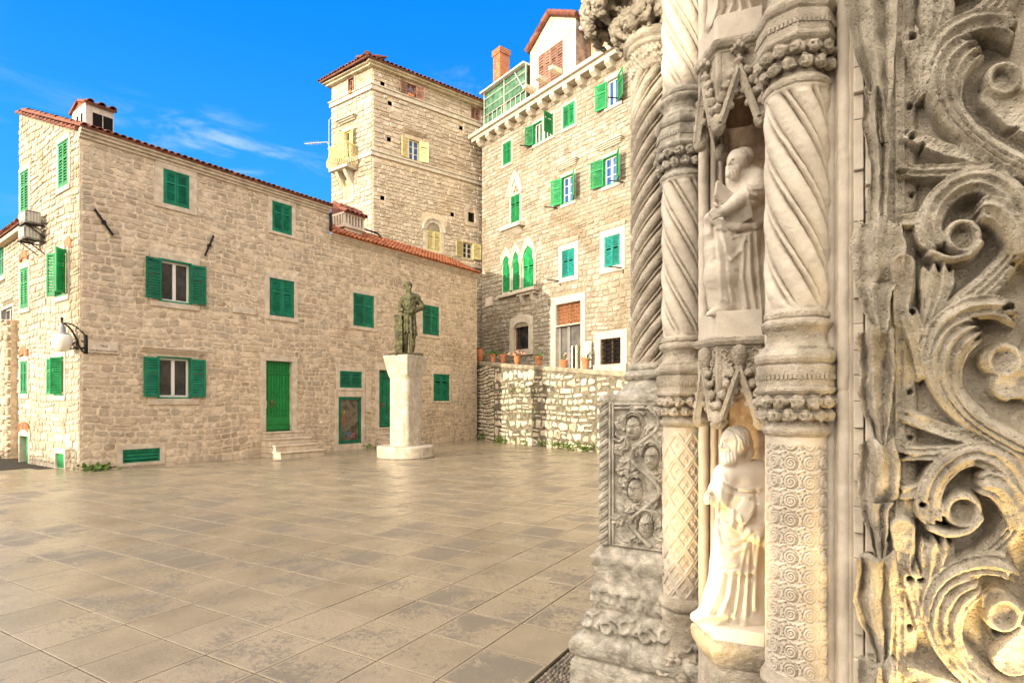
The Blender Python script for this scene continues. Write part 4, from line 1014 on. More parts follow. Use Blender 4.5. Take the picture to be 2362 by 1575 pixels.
    for e in (q[0]-.1, q[2]-.1): mb.prism([RB.P(e, q[1]-.36, 0), RB.P(e, q[1]-.36, .22), RB.P(e, q[1]-.62, .12), RB.P(e, q[1]-.8, 0)], RB.D*.22)
    mb.build('sill', M['trim_lit'], B, bevel=.015)
    r = W['g1']; mb = MB(); RB.box(mb, r[0]-.45, r[1]-.28, r[2]+.4, r[1]-.1, 0, .4); mb.prism([RB.P(r[0]-.3, r[1]-.28, 0), RB.P(r[0]-.3, r[1]-.28, .3), RB.P(r[0]-.3, r[1]-.5, 0)], RB.D*(r[2]-r[0]+.5)); mb.build('sill', M['trim_lit'], B, bevel=.02)
    # shop window
    r = W['sh']; mb = MB()
    inn = [(r[2], r[3])]+arch_pts(r[0], r[2], r[3], 10, False, .22)+[(r[0], r[3])]
    out = [(r[2]+.32, r[3]-.0)]+[(max(r[0]-.32, min(r[2]+.32, (r[0]+r[2])/2+(x-(r[0]+r[2])/2)*1.55)), z+.34-.0) for x, z in arch_pts(r[0], r[2], r[3], 10, False, .22)]+[(r[0]-.32, r[3])]
    arch_band(mb, RB, inn, out, -.2, .04); RB.box(mb, r[0]-.34, r[1]-.26, r[2]+.34, r[1], -.2, .08); RB.box(mb, r[0]-.32, r[1], r[0], r[3], -.2, .037); RB.box(mb, r[2], r[1], r[2]+.32, r[3], -.2, .037)
    w_ = mb.build('window', M['trim_lit'], B, bevel=.01); w_['label'] = 'wide shop window with a low arched head'
    mb = MB(); fill(mb, RB, [(r[0], r[1]), (r[2], r[1])]+arch_pts(r[0], r[2], r[3], 10, False, .22), -.2, -.16); mb.build('pane', M['glass'], w_)
    mb = MB(); RB.box(mb, r[0], r[1], r[0]+.06, r[3], -.15, -.1); RB.box(mb, r[2]-.06, r[1], r[2], r[3], -.15, -.1); RB.box(mb, r[0]+.06, r[1], r[2]-.06, r[1]+.06, -.15, -.1); mb.build('frame', M['rust'], w_)
    # door with grilled transom
    r = W['dd']; t_ = W['dt']; mb = MB(); ztop = t_[3]
    RB.box(mb, r[0]-.3, ztop, r[2]+.26, ztop+.32, -.3, .06); RB.box(mb, r[0]-.3, 1.6, r[0], ztop, -.3, .055); RB.box(mb, r[2], 1.6, r[2]+.26, ztop, -.3, .055); RB.box(mb, r[0], r[3], r[2], t_[1], -.3, .05)
    D_ = mb.build('door_surround', M['trim_lit'], B, bevel=.012)
    mb = MB(); RB.box(mb, r[0], t_[1], r[2], t_[3], -.26, -.22); mb.build('brick_panel', M['brick'], D_)
    mb = MB()
    for i in range(1, 12): x = r[0]+(r[2]-r[0])*i/12; mb.tube([RB.P(x, t_[1], -.12), RB.P(x, t_[3], -.12)], .015 if i != 6 else .03, 5)
    for i in range(1, 6): z = t_[1]+(t_[3]-t_[1])*i/6; mb.tube([RB.P(r[0], z, -.11), RB.P(r[2], z, -.11)], .015, 5)
    mb.build('grille', M['rust'], D_)
    mb = MB(); RB.box(mb, r[0], 1.6, r[2], r[3], -.26, -.22); mb.build('pane', mat('door glass', ramp=[(.3, (.05, .05, .05)), (.7, (.16, .15, .14))], noise=.2, nscale=.8, rough=.06, spec=.6), D_)
    mb = MB(); m_ = (r[0]+r[2])/2; RB.box(mb, r[0], 1.6, r[0]+.12, r[3], -.21, -.15); RB.box(mb, m_-.22, 1.6, m_-.06, r[3], -.21, -.15); RB.box(mb, r[2]-.08, 1.6, r[2], r[3], -.21, -.15); mb.build('frame', M['metal_grey'], D_)
    mb = MB()
    for e in (m_+.14, m_+.40): mb.tube([RB.P(e, 2.6, -.08), RB.P(e, 3.95, -.08)], .05, 8)
    mb.build('handle', M['brass'], D_)
    # scroll grille window
    r = W['gr']; mb = MB(); s_ = S['gr']
    for a in ((r[0]-.3, r[3], r[2]+.3, r[3]+.3), (r[0]-.3, r[1], r[0], r[3]), (r[2], r[1], r[2]+.3, r[3])): RB.box(mb, *a, -.3, .05 if a[1] == r[3] else .047)
    RB.box(mb, r[0]-.32, r[1]-.3, r[2]+.32, r[1], -.3, .12); RB.box(mb, r[0], r[1], r[2], r[3], -.34, -.3, 1); w_ = mb.build('window', [M['trim_lit'], M['dark']], B, bevel=.01); w_['label'] = 'ground floor window behind a scrolled iron grille'
    mb = MB(); nx, nz_ = 5, 6; cw_ = (r[2]-r[0])/nx; chh = (r[3]-r[1])/nz_
    for i in range(nx+1): mb.tube([RB.P(r[0]+cw_*i, r[1], -.05), RB.P(r[0]+cw_*i, r[3], -.05)], .016, 5)
    for i in range(nx):
        for k in range(nz_):
            cx_, cz = r[0]+cw_*(i+.5), r[1]+chh*(k+.5); sg = 1 if (i+k) % 2 else -1
            mb.tube([RB.P(cx_+sg*cw_*.45*(1-t/14)*math.cos(t*.62), cz+chh*.45*(1-t/14)*math.sin(t*.62), -.05) for t in range(14)], .016, 5)
    mb.build('grille', M['iron'], w_); mb = MB()
    for a in ((r[0], r[1], r[0]+.05, r[3]), (r[2]-.05, r[1], r[2], r[3]), ((r[0]+r[2])/2-.025, r[1], (r[0]+r[2])/2+.025, r[3]), (r[0]+.05, r[1], r[2]-.05, r[1]+.05), (r[0]+.05, r[3]-.05, r[2]-.05, r[3])): RB.box(mb, *a, -.14, -.08)
    mb.build('frame', M['rust'], w_)
    # shutter rods / washing brackets under the upper windows
    for px, py in ((1437, 228), (1228, 338), (1440, 420), (1286, 480), (1293, 648), (1438, 618)):
        a, z = RB.hit(px, py); mb = MB(); mb.tube([RB.P(a, z, 0), RB.P(a-.35, z+.05, .45)], .025, 5); mb.tube([RB.P(a, z, 0), RB.P(a, z-.2, .02)], .02, 5); mb.build('bracket', M['iron'], B)
    # dark plaque
    r = R(1121, 688, 1138, 704); mb = MB(); RB.box(mb, *r, 0, .06); mb.build('plaque', M['plaster_pale'], B)
    # ---- attic storey: dormer, pink wall, terrace, brick chimney (set back behind the cornice)
    AT = Facade((RB.P(0, 0, -.5).x, RB.P(0, 0, -.5).y), 180-38.3)
    dl, zl = AT.hit(1223, 118); dp, zp = AT.hit(1270, 36); dr, zr = AT.hit(1328, 40); z0 = zt+.2
    r = AT.rect(1244, 132, 1301, 185); 
    ex0, ez = (dl, zl), zr
    mb = MB(); pts = [(dl, z0), (dr, z0), (dr, zr), (dp, zp), (dl, zl)]
    fill(mb, AT, pts, -6.0, 0); D_ = mb.build('dormer', M['plaster'], B)
    mb = MB(); AT.box(mb, r[0], r[1], r[2], r[3], -.02, .01); wv = mb.build('dormer_window', M['dark'], D_)
    qw = (r[2]-r[0])/4
    for i in range(4):
        mb = MB(); louvre(mb, AT.P(r[0]+qw*i+.01, r[1], .02), AT.D, AT.n, qw-.02, r[3]-r[1], 13); mb.build('shutter', M['brown'], wv) if False else mb.build('shutter', M['brown'], D_)
    mb = MB(); AT.box(mb, r[0]-.14, r[1], r[0], r[3]+.12, -.02, .06); AT.box(mb, r[2], r[1], r[2]+.14, r[3]+.12, -.02, .06); AT.box(mb, r[0], r[3], r[2], r[3]+.12, -.02, .055); mb.build('window_surround', M['trim_lit'], D_)
    for px, py in ((1233, 212), (1262, 191), (1294, 170)):
        a, z = AT.hit(px, py); mb = MB(); mb.prism([AT.P(a-.13, z-.12, 0), AT.P(a-.13, z-.05, .62), AT.P(a-.13, z+.12, .62), AT.P(a-.13, z+.14, 0)], AT.D*.26); mb.build('stone_bracket', M['trim_lit'], D_, bevel=.02)
    mb = MB()
    for (a, z, b, y) in ((dl-.12, zl-.1, dp, zp), (dp, zp, dr+.1, zr-.03)):
        P0_ = AT.P(a, z, .12); P1_ = AT.P(b, y, .12); n = max(3, int((P1_-P0_).length/.38))
        for i in range(n): mb.tube([P0_+(P1_-P0_)*(i/n)+Vector((0, 0, .10)), P0_+(P1_-P0_)*((i+1.2)/n)+Vector((0, 0, .07))], [.13, .11], 8)
        mb.prism([AT.P(a, z, .1), AT.P(b, y, .1), AT.P(b, y+.1, .1), AT.P(a, z+.1, .1)], -AT.n*6)
    E0 = AT.P(dr+.1, zr-.02, .1); E1_ = E0-AT.n*4.5
    roof_tiles(mb, E1_, E0, Vector((0, 0, .6))-AT.D*1.0, .5, seed=61); mb.build('roof', M['tile'], D_)
    # grey cheek of the dormer
    mb = MB(); mb.add([tuple(AT.P(dr+.004, z0, 0)), tuple(AT.P(dr+.004, z0, -1.2)), tuple(AT.P(dr+.004, zr, -1.2)), tuple(AT.P(dr+.004, zr, 0))], [(0, 1, 2, 3)]); mb.build('dormer_cheek', mat('weathered grey render', ramp=[(.2, (.14, .11, .09)), (.8, (.26, .22, .19))], noise=.3, nscale=3, rough=.95), D_)
    # pink wing running back behind the cornice, with its own eaves
    mb = MB(); p = AT.P(dr+.02, z0, -.55); q = AT.P(dr+5.5, z0, -1.0)
    zz = AT.hit(1345, 62)[1]; 
    fill(mb, AT, [(dr+.03, z0), (dr+6, z0), (dr+6, zr-2.2), (dr+.03, zr-.35)], -5, -.9); Wg = mb.build('attic_wing', M['plaster_pink'], B)
    mb = MB(); roof_tiles(mb, AT.P(dr+.05, zr-.42, -.3), AT.P(dr+6.1, zr-2.3, -.3), Vector((0, 0, .7))-AT.n*1.6, 1.6, seed=62); mb.build('roof', M['tile'], Wg)
    mb = MB(); mb.tube([AT.P(dr+.05, zr-.42, -.22), AT.P(dr+6.1, zr-2.3, -.22)], .09, 8); mb.build('gutter', M['metal_pale'], Wg)
    # terrace with green netting
    a0, a1 = AT.s_at(1126), dl-.02; zt0 = zt+.32; zA = AT.hit(1127, 222)[1]; 
    mb = MB(); AT.box(mb, a0, zt0, a1, zt0+1.0, .2, .23); AT.box(mb, a0, zt0+1.15, a1, zA, .16, .18); 
    Nn = mb.build('terrace_netting', M['net'], B)
    mb = MB()
    for i in range(10): x = a0+(a1-a0)*i/9; mb.tube([AT.P(x, zt0, .27), AT.P(x, zt0+1.08, .27)], .016, 5)
    for i in range(3): x = a0+(a1-a0)*i/2; mb.tube([AT.P(x, zt0, .25), AT.P(x, zA+.1, .25)], .022, 6)
    for z in (1.08, 1.5, 1.95): mb.tube([AT.P(a0, zt0+z, .26), AT.P(a1, zt0+z, .26)], .014, 5)
    mb.tube([AT.P(a1-.1, zt0+1.1, .26), AT.P(a1-.8, zt0+2.2, .26)], .025, 5)
    mb.build('terrace_railing', M['metal_pale'], B)
    mb = MB(); AT.box(mb, a0-.2, zA+.06, a1, zA+.13, -3, .40); mb.build('terrace_roof', M['metal_pale'], B)
    mb = MB(); AT.box(mb, a0-.02, zt0, a1, zA, -3, -2.8); mb.build('terrace_wall', M['plaster'], B)
    # chimney of brick
    CB = Facade((RB.P(0, 0, -3).x, RB.P(0, 0, -3).y), 180-38.3); c0, c1_ = CB.s_at(1138), CB.s_at(1154); zc = CB.hit(1150, 112)[1]; mb = MB(); wd_ = c1_-c0
    CB.box(mb, c0, zt, c1_, zc-.2, -wd_, 0, 0); hR = .085; z = zt+1.4; R_ = random.Random(4)
    while z < zc:
        big = .05 if z > zc-.35 else 0
        off = 0 if int(z/hR) % 2 else .11
        for fac_, L_, O_ in ((CB, wd_, c0),):
            x = c0-big-off
            while x < c1_+big:
                x0, x1 = max(x, c0-big), min(x+.22, c1_+big)
                if x1-x0 > .03: CB.box(mb, x0+.006, z, x1-.006, z+hR-.012, -wd_-big, .015+big)
                x += .22
        z += hR
    mb.build('chimney', [M['brick'], M['mortar']], B)
palace()
# ================================================================ retaining wall, terrace, pots
WL = [(-1.95, 26.6), (-.72, 23.45), (2.72, 18.6), (3.95, 16.9), (8.6, 16.7)]
def coping_z(px, y): return EYE+(HY-(833+(858-833)*(px-1085)/(1455-1085)))*y/F
M['weed'] = mat('weed green', island=.9, ramp=[(0, (.045, .09, .015)), (.6, (.09, .16, .02)), (1, (.17, .24, .04))], noise=.2, nscale=20, rough=.6)
def retaining():
    T = thing('retaining_wall', 'rough stone retaining wall with bright blocks in grey mortar and a sloping coping', 'wall', (0.6, 21.5, 0))
    zs = []
    for (x, y) in WL: zs.append(coping_z(min(CX+F*x/y, 1492), y if x < 5 else 16.9))
    cp = MB(); wl = MB()
    for i in range(4):
        (x0, y0), (x1, y1) = WL[i], WL[i+1]; ang = math.degrees(math.atan2(x1-x0, y1-y0)); L_ = math.hypot(x1-x0, y1-y0)
        fc = Facade((x0, y0), ang); tp = lambda s, a=zs[i], b=zs[i+1]: a+(b-a)*s/L_-.16
        q = [fc.P(0, -.3), fc.P(L_, -.3), fc.P(L_, tp(L_)+.05), fc.P(0, tp(0)+.05)]; wl.add([tuple(p) for p in q], [(0, 1, 2, 3)])
        if i == 0: stones(wl, fc, .02, L_, -.05, tp, [], ch=(.09, .2), cw=(.12, .32), D=.06, gap=.05, seed=51, jit=.5, wave=.05)
        else: stones(wl, fc, .02, L_, -.05, tp, [], ch=(.13, .36), cw=(.15, .52), D=.032, gap=.085, seed=52+i, jit=.72, wave=.03, split=.25)
        cp.prism([fc.P(0, tp(0), .03), fc.P(L_, tp(L_), .03), fc.P(L_, tp(L_)+.16, .03), fc.P(0, tp(0)+.16, .03)], -fc.n*.6)
    wl.build('wall', [M['mortar_wall'], M['stone_wall']], T); cp.build('coping', mat('weathered grey coping', ramp=[(.2, (.26, .22, .155)), (.8, (.37, .32, .235))], noise=.25, nscale=4, bump=.8, bscale=22, rough=.95), T, bevel=.03)
    # terrace floor
    mb = MB(); P_ = [(x, y, z-.35) for (x, y), z in zip(WL, zs)]; bk = [RB.P(RB.s_at(1640), 0, -.1), RB.P(-1.5, 0, -.1)]
    mb.add([(P_[0][0], P_[0][1]+.1, zs[0]-.4), (P_[1][0]+.2, P_[1][1]+.2, zs[1]-.4), (P_[2][0]+.2, P_[2][1]+.2, zs[2]-.4), (P_[3][0]+.2, P_[3][1]+.2, zs[3]-.4), (8.6, 16.9, zs[3]-.4), (bk[0].x, bk[0].y, zs[3]-.4), (bk[1].x, bk[1].y, zs[0]-.4)], [(0, 1, 2, 3, 4, 5)])
    mb.build('terrace', M['street'], kind='structure', label='raised terrace between the retaining wall and the palace', cat='terrace')
    # weeds at the foot and in the joints
    mb = MB(); R_ = random.Random(6)
    for i in range(52):
        seg = R_.choice((0, 1, 1, 1, 1)); (x0, y0), (x1, y1) = WL[seg], WL[seg+1]; t = R_.random(); fc = Facade((x0, y0), math.degrees(math.atan2(x1-x0, y1-y0))); L_ = math.hypot(x1-x0, y1-y0)
        low = R_.random() < .55
        z = R_.uniform(.0, .12) if low else R_.uniform(.1, 2.3)
        if seg == 1 and not low and t > .55 and R_.random() < .6: continue
        n = R_.randint(14, 30) if low else R_.randint(6, 16)
        foliage(mb, fc.P(t*L_, z+.06, .09), (.20 if low else .08, .16 if low else .08, .09 if low else .12), n, .085 if low else .07, seed=i)
    for px, py, n in ((218, 1076, 60), (200, 1079, 30), (845, 1020, 25), (240, 1074, 20)):
        q, z = LF.hit(px, py); foliage(mb, LF.P(q, .06, .15), (.22, .2, .07), n, .09, seed=px)
    mb.build('weeds', M['weed'], kind='stuff', label='green weeds growing at the wall foot and from its joints', cat='weeds')
retaining()
def pots():
    (x0, y0), (x1, y1) = WL[1], WL[2]
    spec = [(1099, 'urn', .24, None, 'bulbous clay urn in the dark corner at the wall end', 2), (1129, 'pot', .19, 'leaf', 'clay pot with a bushy green plant', 50), (1152, 'pot', .19, 'leaf_dry', 'nearly bare square clay pot on the wall', 3),
            (1184, 'round', .19, 'leaf_dry', 'round clay pot with spreading pinkish succulent', 46), (1234, 'pot', .20, 'leaf', 'clay pot with one thin drooping green shoot', 12), (1291, 'trough', .2, 'leaf_dry', 'low clay trough in front of the glass door', 5), (1342, 'pot', .22, 'leaf', 'clay pot with a sparse grey green twig left of the menu boards', 10)]
    for i, (px, k, r, lf, lab, n) in enumerate(spec):
        (x0, y0), (x1, y1) = (WL[0], WL[1]) if px < 1139 else (WL[1], WL[2])
        kx = (px-CX)/F; t = (kx*y0-x0)/((x1-x0)-kx*(y1-y0)); x, y = x0+(x1-x0)*t, y0+(y1-y0)*t; z = coping_z(px, y)
        r *= .62; x += .17*.82; y += .2*.57
        T = thing('flower_pot', lab, 'flower pot', (x, y, z), 'clay pots along the wall coping'); mb = MB(); c = (x, y, z)
        if k == 'trough': mb.lathe(c, [(r*.9, 0), (r*1.25, .2), (r*1.35, .21), (r*1.35, .26), (r*1.1, .26), (r*1.0, .2)], 18, squash=.6)
        elif k == 'urn': mb.lathe(c, [(r*.6, 0), (r*1.05, .18), (r*1.2, .32), (r*1.05, .46), (r*.8, .54), (r*.95, .60), (r*.8, .60), (r*.6, .5)], 18)
        elif k == 'round': mb.lathe(c, [(r*.5, 0), (r*.9, .10), (r*1.02, .2), (r*.95, .3), (r*1.0, .33), (r*.85, .33), (r*.7, .28)], 18)
        else: mb.lathe(c, [(r*.68, 0), (r*.72, .02), (r*.92, .26), (r*1.06, .265), (r*1.1, .36), (r*.95, .36), (r*.88, .28)], 18)
        mb.build('pot', M['terracotta'], T, smooth=False)
        mb = MB(); R_ = random.Random(i)
        for j in range(4): mb.tube([(x, y, z+.2), (x+R_.uniform(-.08, .08), y, z+.32), (x+R_.uniform(-.15, .15), y, z+R_.uniform(.36, .48))], .012, 5)
        mb.build('stem', M['leaf'], T)
        mb = MB(); foliage(mb, (x+(.1 if n < 15 else 0), y, z+.36), (.24 if n > 20 else .10, .2, .12), max(n, 3), .12 if k != 'round' else .14, seed=i); mb.build('leaves', M[lf or 'leaf_dry'], T)
    # menu boards beside the door, blue and white sign on the wall end
    for (a, b, lab) in (((1352, 788.5), (1367.6, 810), 'topmost of the three white menu boards beside the glass door'), ((1353, 812), (1367.5, 828), 'middle white menu board beside the glass door'), ((1353, 832), (1367, 848), 'lowest white menu board beside the glass door')):
        r = RB.rect(*a, *b); t = thing('menu_board', lab, 'menu board', RB.P((r[0]+r[2])/2, r[1], .06), 'menu boards by the palace door'); mb = MB(); RB.box(mb, *r, .03, .07); mb.build('board', M['paper'], t)
        mb = MB()
        for i in range(4): z = r[1]+(r[3]-r[1])*(.2+.18*i); RB.box(mb, r[0]+.06, z, r[2]-.08, z+.012, .07, .072)
        mb.build('printed_line', M['metal_grey'], t); mb = MB(); e = .012
        RB.box(mb, r[0]-e, r[1]-e, r[0], r[3]+e, .03, .078); RB.box(mb, r[2], r[1]-e, r[2]+e, r[3]+e, .03, .078); mb.build('rim', M['metal_grey'], t)
    (x0, y0), (x1, y1) = WL[2], WL[3]; fc = Facade(WL[2], math.degrees(math.atan2(x1-x0, y1-y0)))
    r = fc.rect(1440, 893, 1470, 925); t = thing('notice_sign', 'white framed blue notice at the end of the retaining wall', 'sign', fc.P(r[0], r[1], .08)); mb = MB(); fc.box(mb, *r, .07, .10); mb.build('panel', M['paper'], t)
    mb = MB(); fc.box(mb, r[0]+.1, r[1]+.1, r[2]-.1, r[3]-.1, .10, .104); mb.build('print', M['blue_sign'], t)
pots()
# ---- alley between house and palace, old wall and small house at the far left
def left_edge():
    q = SF.P(SF_L, 0, 0)
    fc = Facade((q.x-.05, q.y+.6), -64); z1 = fc.hit(20, 745)[1]
    T = thing('old_wall', 'weathered old stone wall running off behind the house end wall', 'wall', fc.P(0, 0)); mb = MB(); sheet(mb, fc, -.6, 7, -1, z1, [])
    stones(mb, fc, -.5, 7, -1, z1, [], ch=(.2, .42), cw=(.3, .8), D=.05, gap=.03, seed=71, jit=.25); mb.add([tuple(fc.P(-.6, z1)), tuple(fc.P(7, z1)), tuple(fc.P(7, z1, -.6)), tuple(fc.P(-.6, z1, -.6))], [(0, 1, 2, 3)])
    mb.build('wall', [M['mortar_lit'], M['stone_lit']], T)
    a = fc.s_at(34); mb = MB(); pf = Facade((fc.P(a, 0, .22).x, fc.P(a, 0, .22).y), -64); fc.box(mb, a-.22, -1, a+.22, z1+.05, 0, .2); stones(mb, pf, -.24, .24, -1, z1+.1, [], ch=(.14, .3), cw=(.16, .3), D=.06, gap=.04, seed=77, jit=.4); mb.build('pilaster', [M['mortar'], M['stone_house']], T)
    # grey house behind
    fh = Facade((-18.6, 22.4), -52); ze = fh.hit(20, 556)[1]; H2 = thing('small_house', 'grey stone house with red tiles seen past the end wall at the left edge', 'house', (-18.6, 22.4, 0))
    mb = MB(); w1 = fh.rect(0, 578, 11, 634); w2 = fh.rect(8, 714, 31, 752); sheet(mb, fh, -4, 12, -1, ze, [w1, w2]); stones(mb, fh, -4, 12, 3, ze-.1, [outer(w1, (.2, .2, .2)), outer(w2, (.1, .1, .1))], ch=(.12, .22), cw=(.15, .4), seed=72, jit=.4); mb.build('wall', [M['mortar_wall'], M['stone_house']], H2)
    window(H2, fh, w1, sur=(.16, .2, .2)); window(H2, fh, w2, 'open', sur=(.1, .1, .1), shut=(0, 1), paint='metal_grey', sw=.6)
    mb = MB(); roof_tiles(mb, fh.P(-4, ze+.05, .4), fh.P(9, ze+.05, .4), Vector((0, 0, 1.1))-fh.n*2.0, 3.0, r=.12, pitch=.28, seed=73); mb.build('roof', M['tile'], H2); mb = MB(); fh.box(mb, -4, ze-.16, 9, ze, -.05, .3); mb.build('cornice', M['trim'], H2)
left_edge()
# ---- monument: pedestal
PC = Vector((-3.12, 16.95, 0))
def q_at(px, py, y): return Vector(((px-CX)/F*y, y, EYE+(HY-py)/F*y))
def pedestal():
    T = thing('statue_pedestal', 'hammered white limestone pedestal with a flared square top standing on a low round plinth', 'pedestal', PC)
    mb = MB(); n = 48; R_ = random.Random(3)
    mb.lathe((PC.x, PC.y, 0), [(.80, 0), (.83, .02), (.83, .31), (.80, .345), (.4, .345)], 48); mb.build('plinth', M['white_stone'], T, bevel=.01)
    # shaft: rounded square, flaring to a square cap turned edge-on to the viewer
    yw = math.radians(59); z0, zf, z1 = .345, 2.30, 2.96
    rows = []; nk = 64
    zl = list(np.linspace(z0, zf, 40))+list(np.linspace(zf+.03, z1, 22))
    for z in zl:
        t = 0 if z <= zf else (z-zf)/(z1-zf)
        half = .37 if t == 0 else .37+.10*t
        sq = .34 if t == 0 else .34*(1-t)**1.1
        ring = []
        for k in range(nk):
            a = 2*math.pi*k/nk; c_, s_ = math.cos(a), math.sin(a)
            # superellipse between round-cornered and sharp square
            e = 2/(5.0) if t == 0 else 2/(5.0+28*t)
            x = half*math.copysign(abs(c_)**e, c_); y = half*math.copysign(abs(s_)**e, s_)
            ang = yw; px, py = x*math.cos(ang)-y*math.sin(ang), x*math.sin(ang)+y*math.cos(ang)
            j = R_.uniform(-.005, .005)
            ring.append((PC.x+px*(1+j), PC.y+py*(1+j), z))
        rows.append(ring)
    A = np.array(rows); mb = MB(); mb.grid(A, closed=True); b = len(mb.v); mb.f.append(tuple(range(b-nk, b))); mb.m.append(0)
    mb.build('shaft', M['white_stone'], T, smooth=True)
pedestal()
# ---- buildings behind the viewer across the square: they throw the evening shade over its near half
def opposite():
    T = thing('town_hall', 'stone town hall across the square behind the viewer, its unseen roof line shaped to shade paving and portal', 'building', (-14, -16, 0))
    d = Vector((math.sin(_a), math.cos(_a), 0)); u = Vector((d.y, -d.x, 0)); v0 = -16
    def P(uu, z, vv=v0): q = u*uu+d*vv; return Vector((q.x, q.y, z))
    k = math.tan(_e)
    def Hh(vedge): return (vedge-v0)*k
    prof = [(-42, Hh(3.4)), (-17.4, Hh(3.4)), (-17.35, Hh(6.4)), (-16.7, Hh(6.4)), (-16.65, Hh(3.4)), (-13.9, Hh(3.6)), (-8, Hh(4.0)), (-3.1, Hh(6.0)), (-2.9, 5.5), (-1.32, 5.6), (-1.24, 9.5), (12, 9.5)]  # unseen roof line, stepped to shade the niches yet sun the column tops
    mb = MB(); pts = [P(12, -1), P(-42, -1)]+[P(a, z) for a, z in prof]; mb.prism(pts, d*-6); mb.build('wall', M['stone_house'], T)
opposite()
# ================================================================ sculpting: signed distance fields meshed by surface nets
def vnoise(P, f, seed=0):
    """smooth lattice noise in [-1, 1] for an (n, 3) array"""
    Q = P*f+seed*17.3; i = np.floor(Q).astype(np.int64); t = Q-i; t = t*t*(3-2*t); out = np.zeros(len(P))
    for dx in (0, 1):
        for dy in (0, 1):
            for dz in (0, 1):
                h = ((i[:, 0]+dx)*374761393+(i[:, 1]+dy)*668265263+(i[:, 2]+dz)*2147483647+seed*974711) & 0x7fffffff
                h = ((h ^ (h >> 13))*1274126177) & 0x7fffffff; v = (h ^ (h >> 16)) % 65536/32767.5-1
                out += v*(t[:, 0] if dx else 1-t[:, 0])*(t[:, 1] if dy else 1-t[:, 1])*(t[:, 2] if dz else 1-t[:, 2])
    return out
def fbm(P, f, seed=0, o=3): return sum(vnoise(P, f*2**k, seed+k)*.5**k for k in range(o))
def surface_nets(D, lo, h):
    ins = D < 0; c = [(i, j, k) for i in (0, 1) for j in (0, 1) for k in (0, 1)]
    n = np.array(D.shape); s = np.zeros(n-1, dtype=int)
    for o in c: s += ins[o[0]:n[0]-1+o[0], o[1]:n[1]-1+o[1], o[2]:n[2]-1+o[2]]
    act = (s > 0) & (s < 8); idx = -np.ones(n-1, dtype=int); ii = np.argwhere(act); idx[act] = np.arange(len(ii))
    acc = np.zeros((len(ii), 3)); cnt = np.zeros(len(ii))
    for a in c:
        for ax in range(3):
            if a[ax]: continue
            b = list(a); b[ax] = 1
            d0 = D[ii[:, 0]+a[0], ii[:, 1]+a[1], ii[:, 2]+a[2]]; d1 = D[ii[:, 0]+b[0], ii[:, 1]+b[1], ii[:, 2]+b[2]]
            x = (d0 < 0) != (d1 < 0); t = np.where(x, d0/np.where(x, d0-d1, 1), 0); p = np.array(a, float)+np.outer(t, np.array(b)-np.array(a)); acc[x] += p[x]; cnt[x] += 1
    V = np.array(lo)+(ii+acc/cnt[:, None])*h; Fs = []
    for ax in range(3):
        o1, o2 = (ax+1) % 3, (ax+2) % 3
        sl0 = [slice(1, n[k]-1) for k in range(3)]; sl0[ax] = slice(0, n[ax]-1); sl1 = list(sl0); sl1[ax] = slice(1, n[ax])
        a, b = ins[tuple(sl0)], ins[tuple(sl1)]; e = np.argwhere(a != b); fl = a[tuple(e.T)]
        e = e+np.array([0 if k == ax else 1 for k in range(3)])
        def cell(d1, d2): q = e.copy(); q[:, o1] += d1; q[:, o2] += d2; return idx[q[:, 0], q[:, 1], q[:, 2]]
        q = np.stack([cell(-1, -1), cell(0, -1), cell(0, 0), cell(-1, 0)], 1); q[~fl] = q[~fl][:, ::-1]; Fs.append(q[(q >= 0).all(1)])
    return V, np.concatenate(Fs)
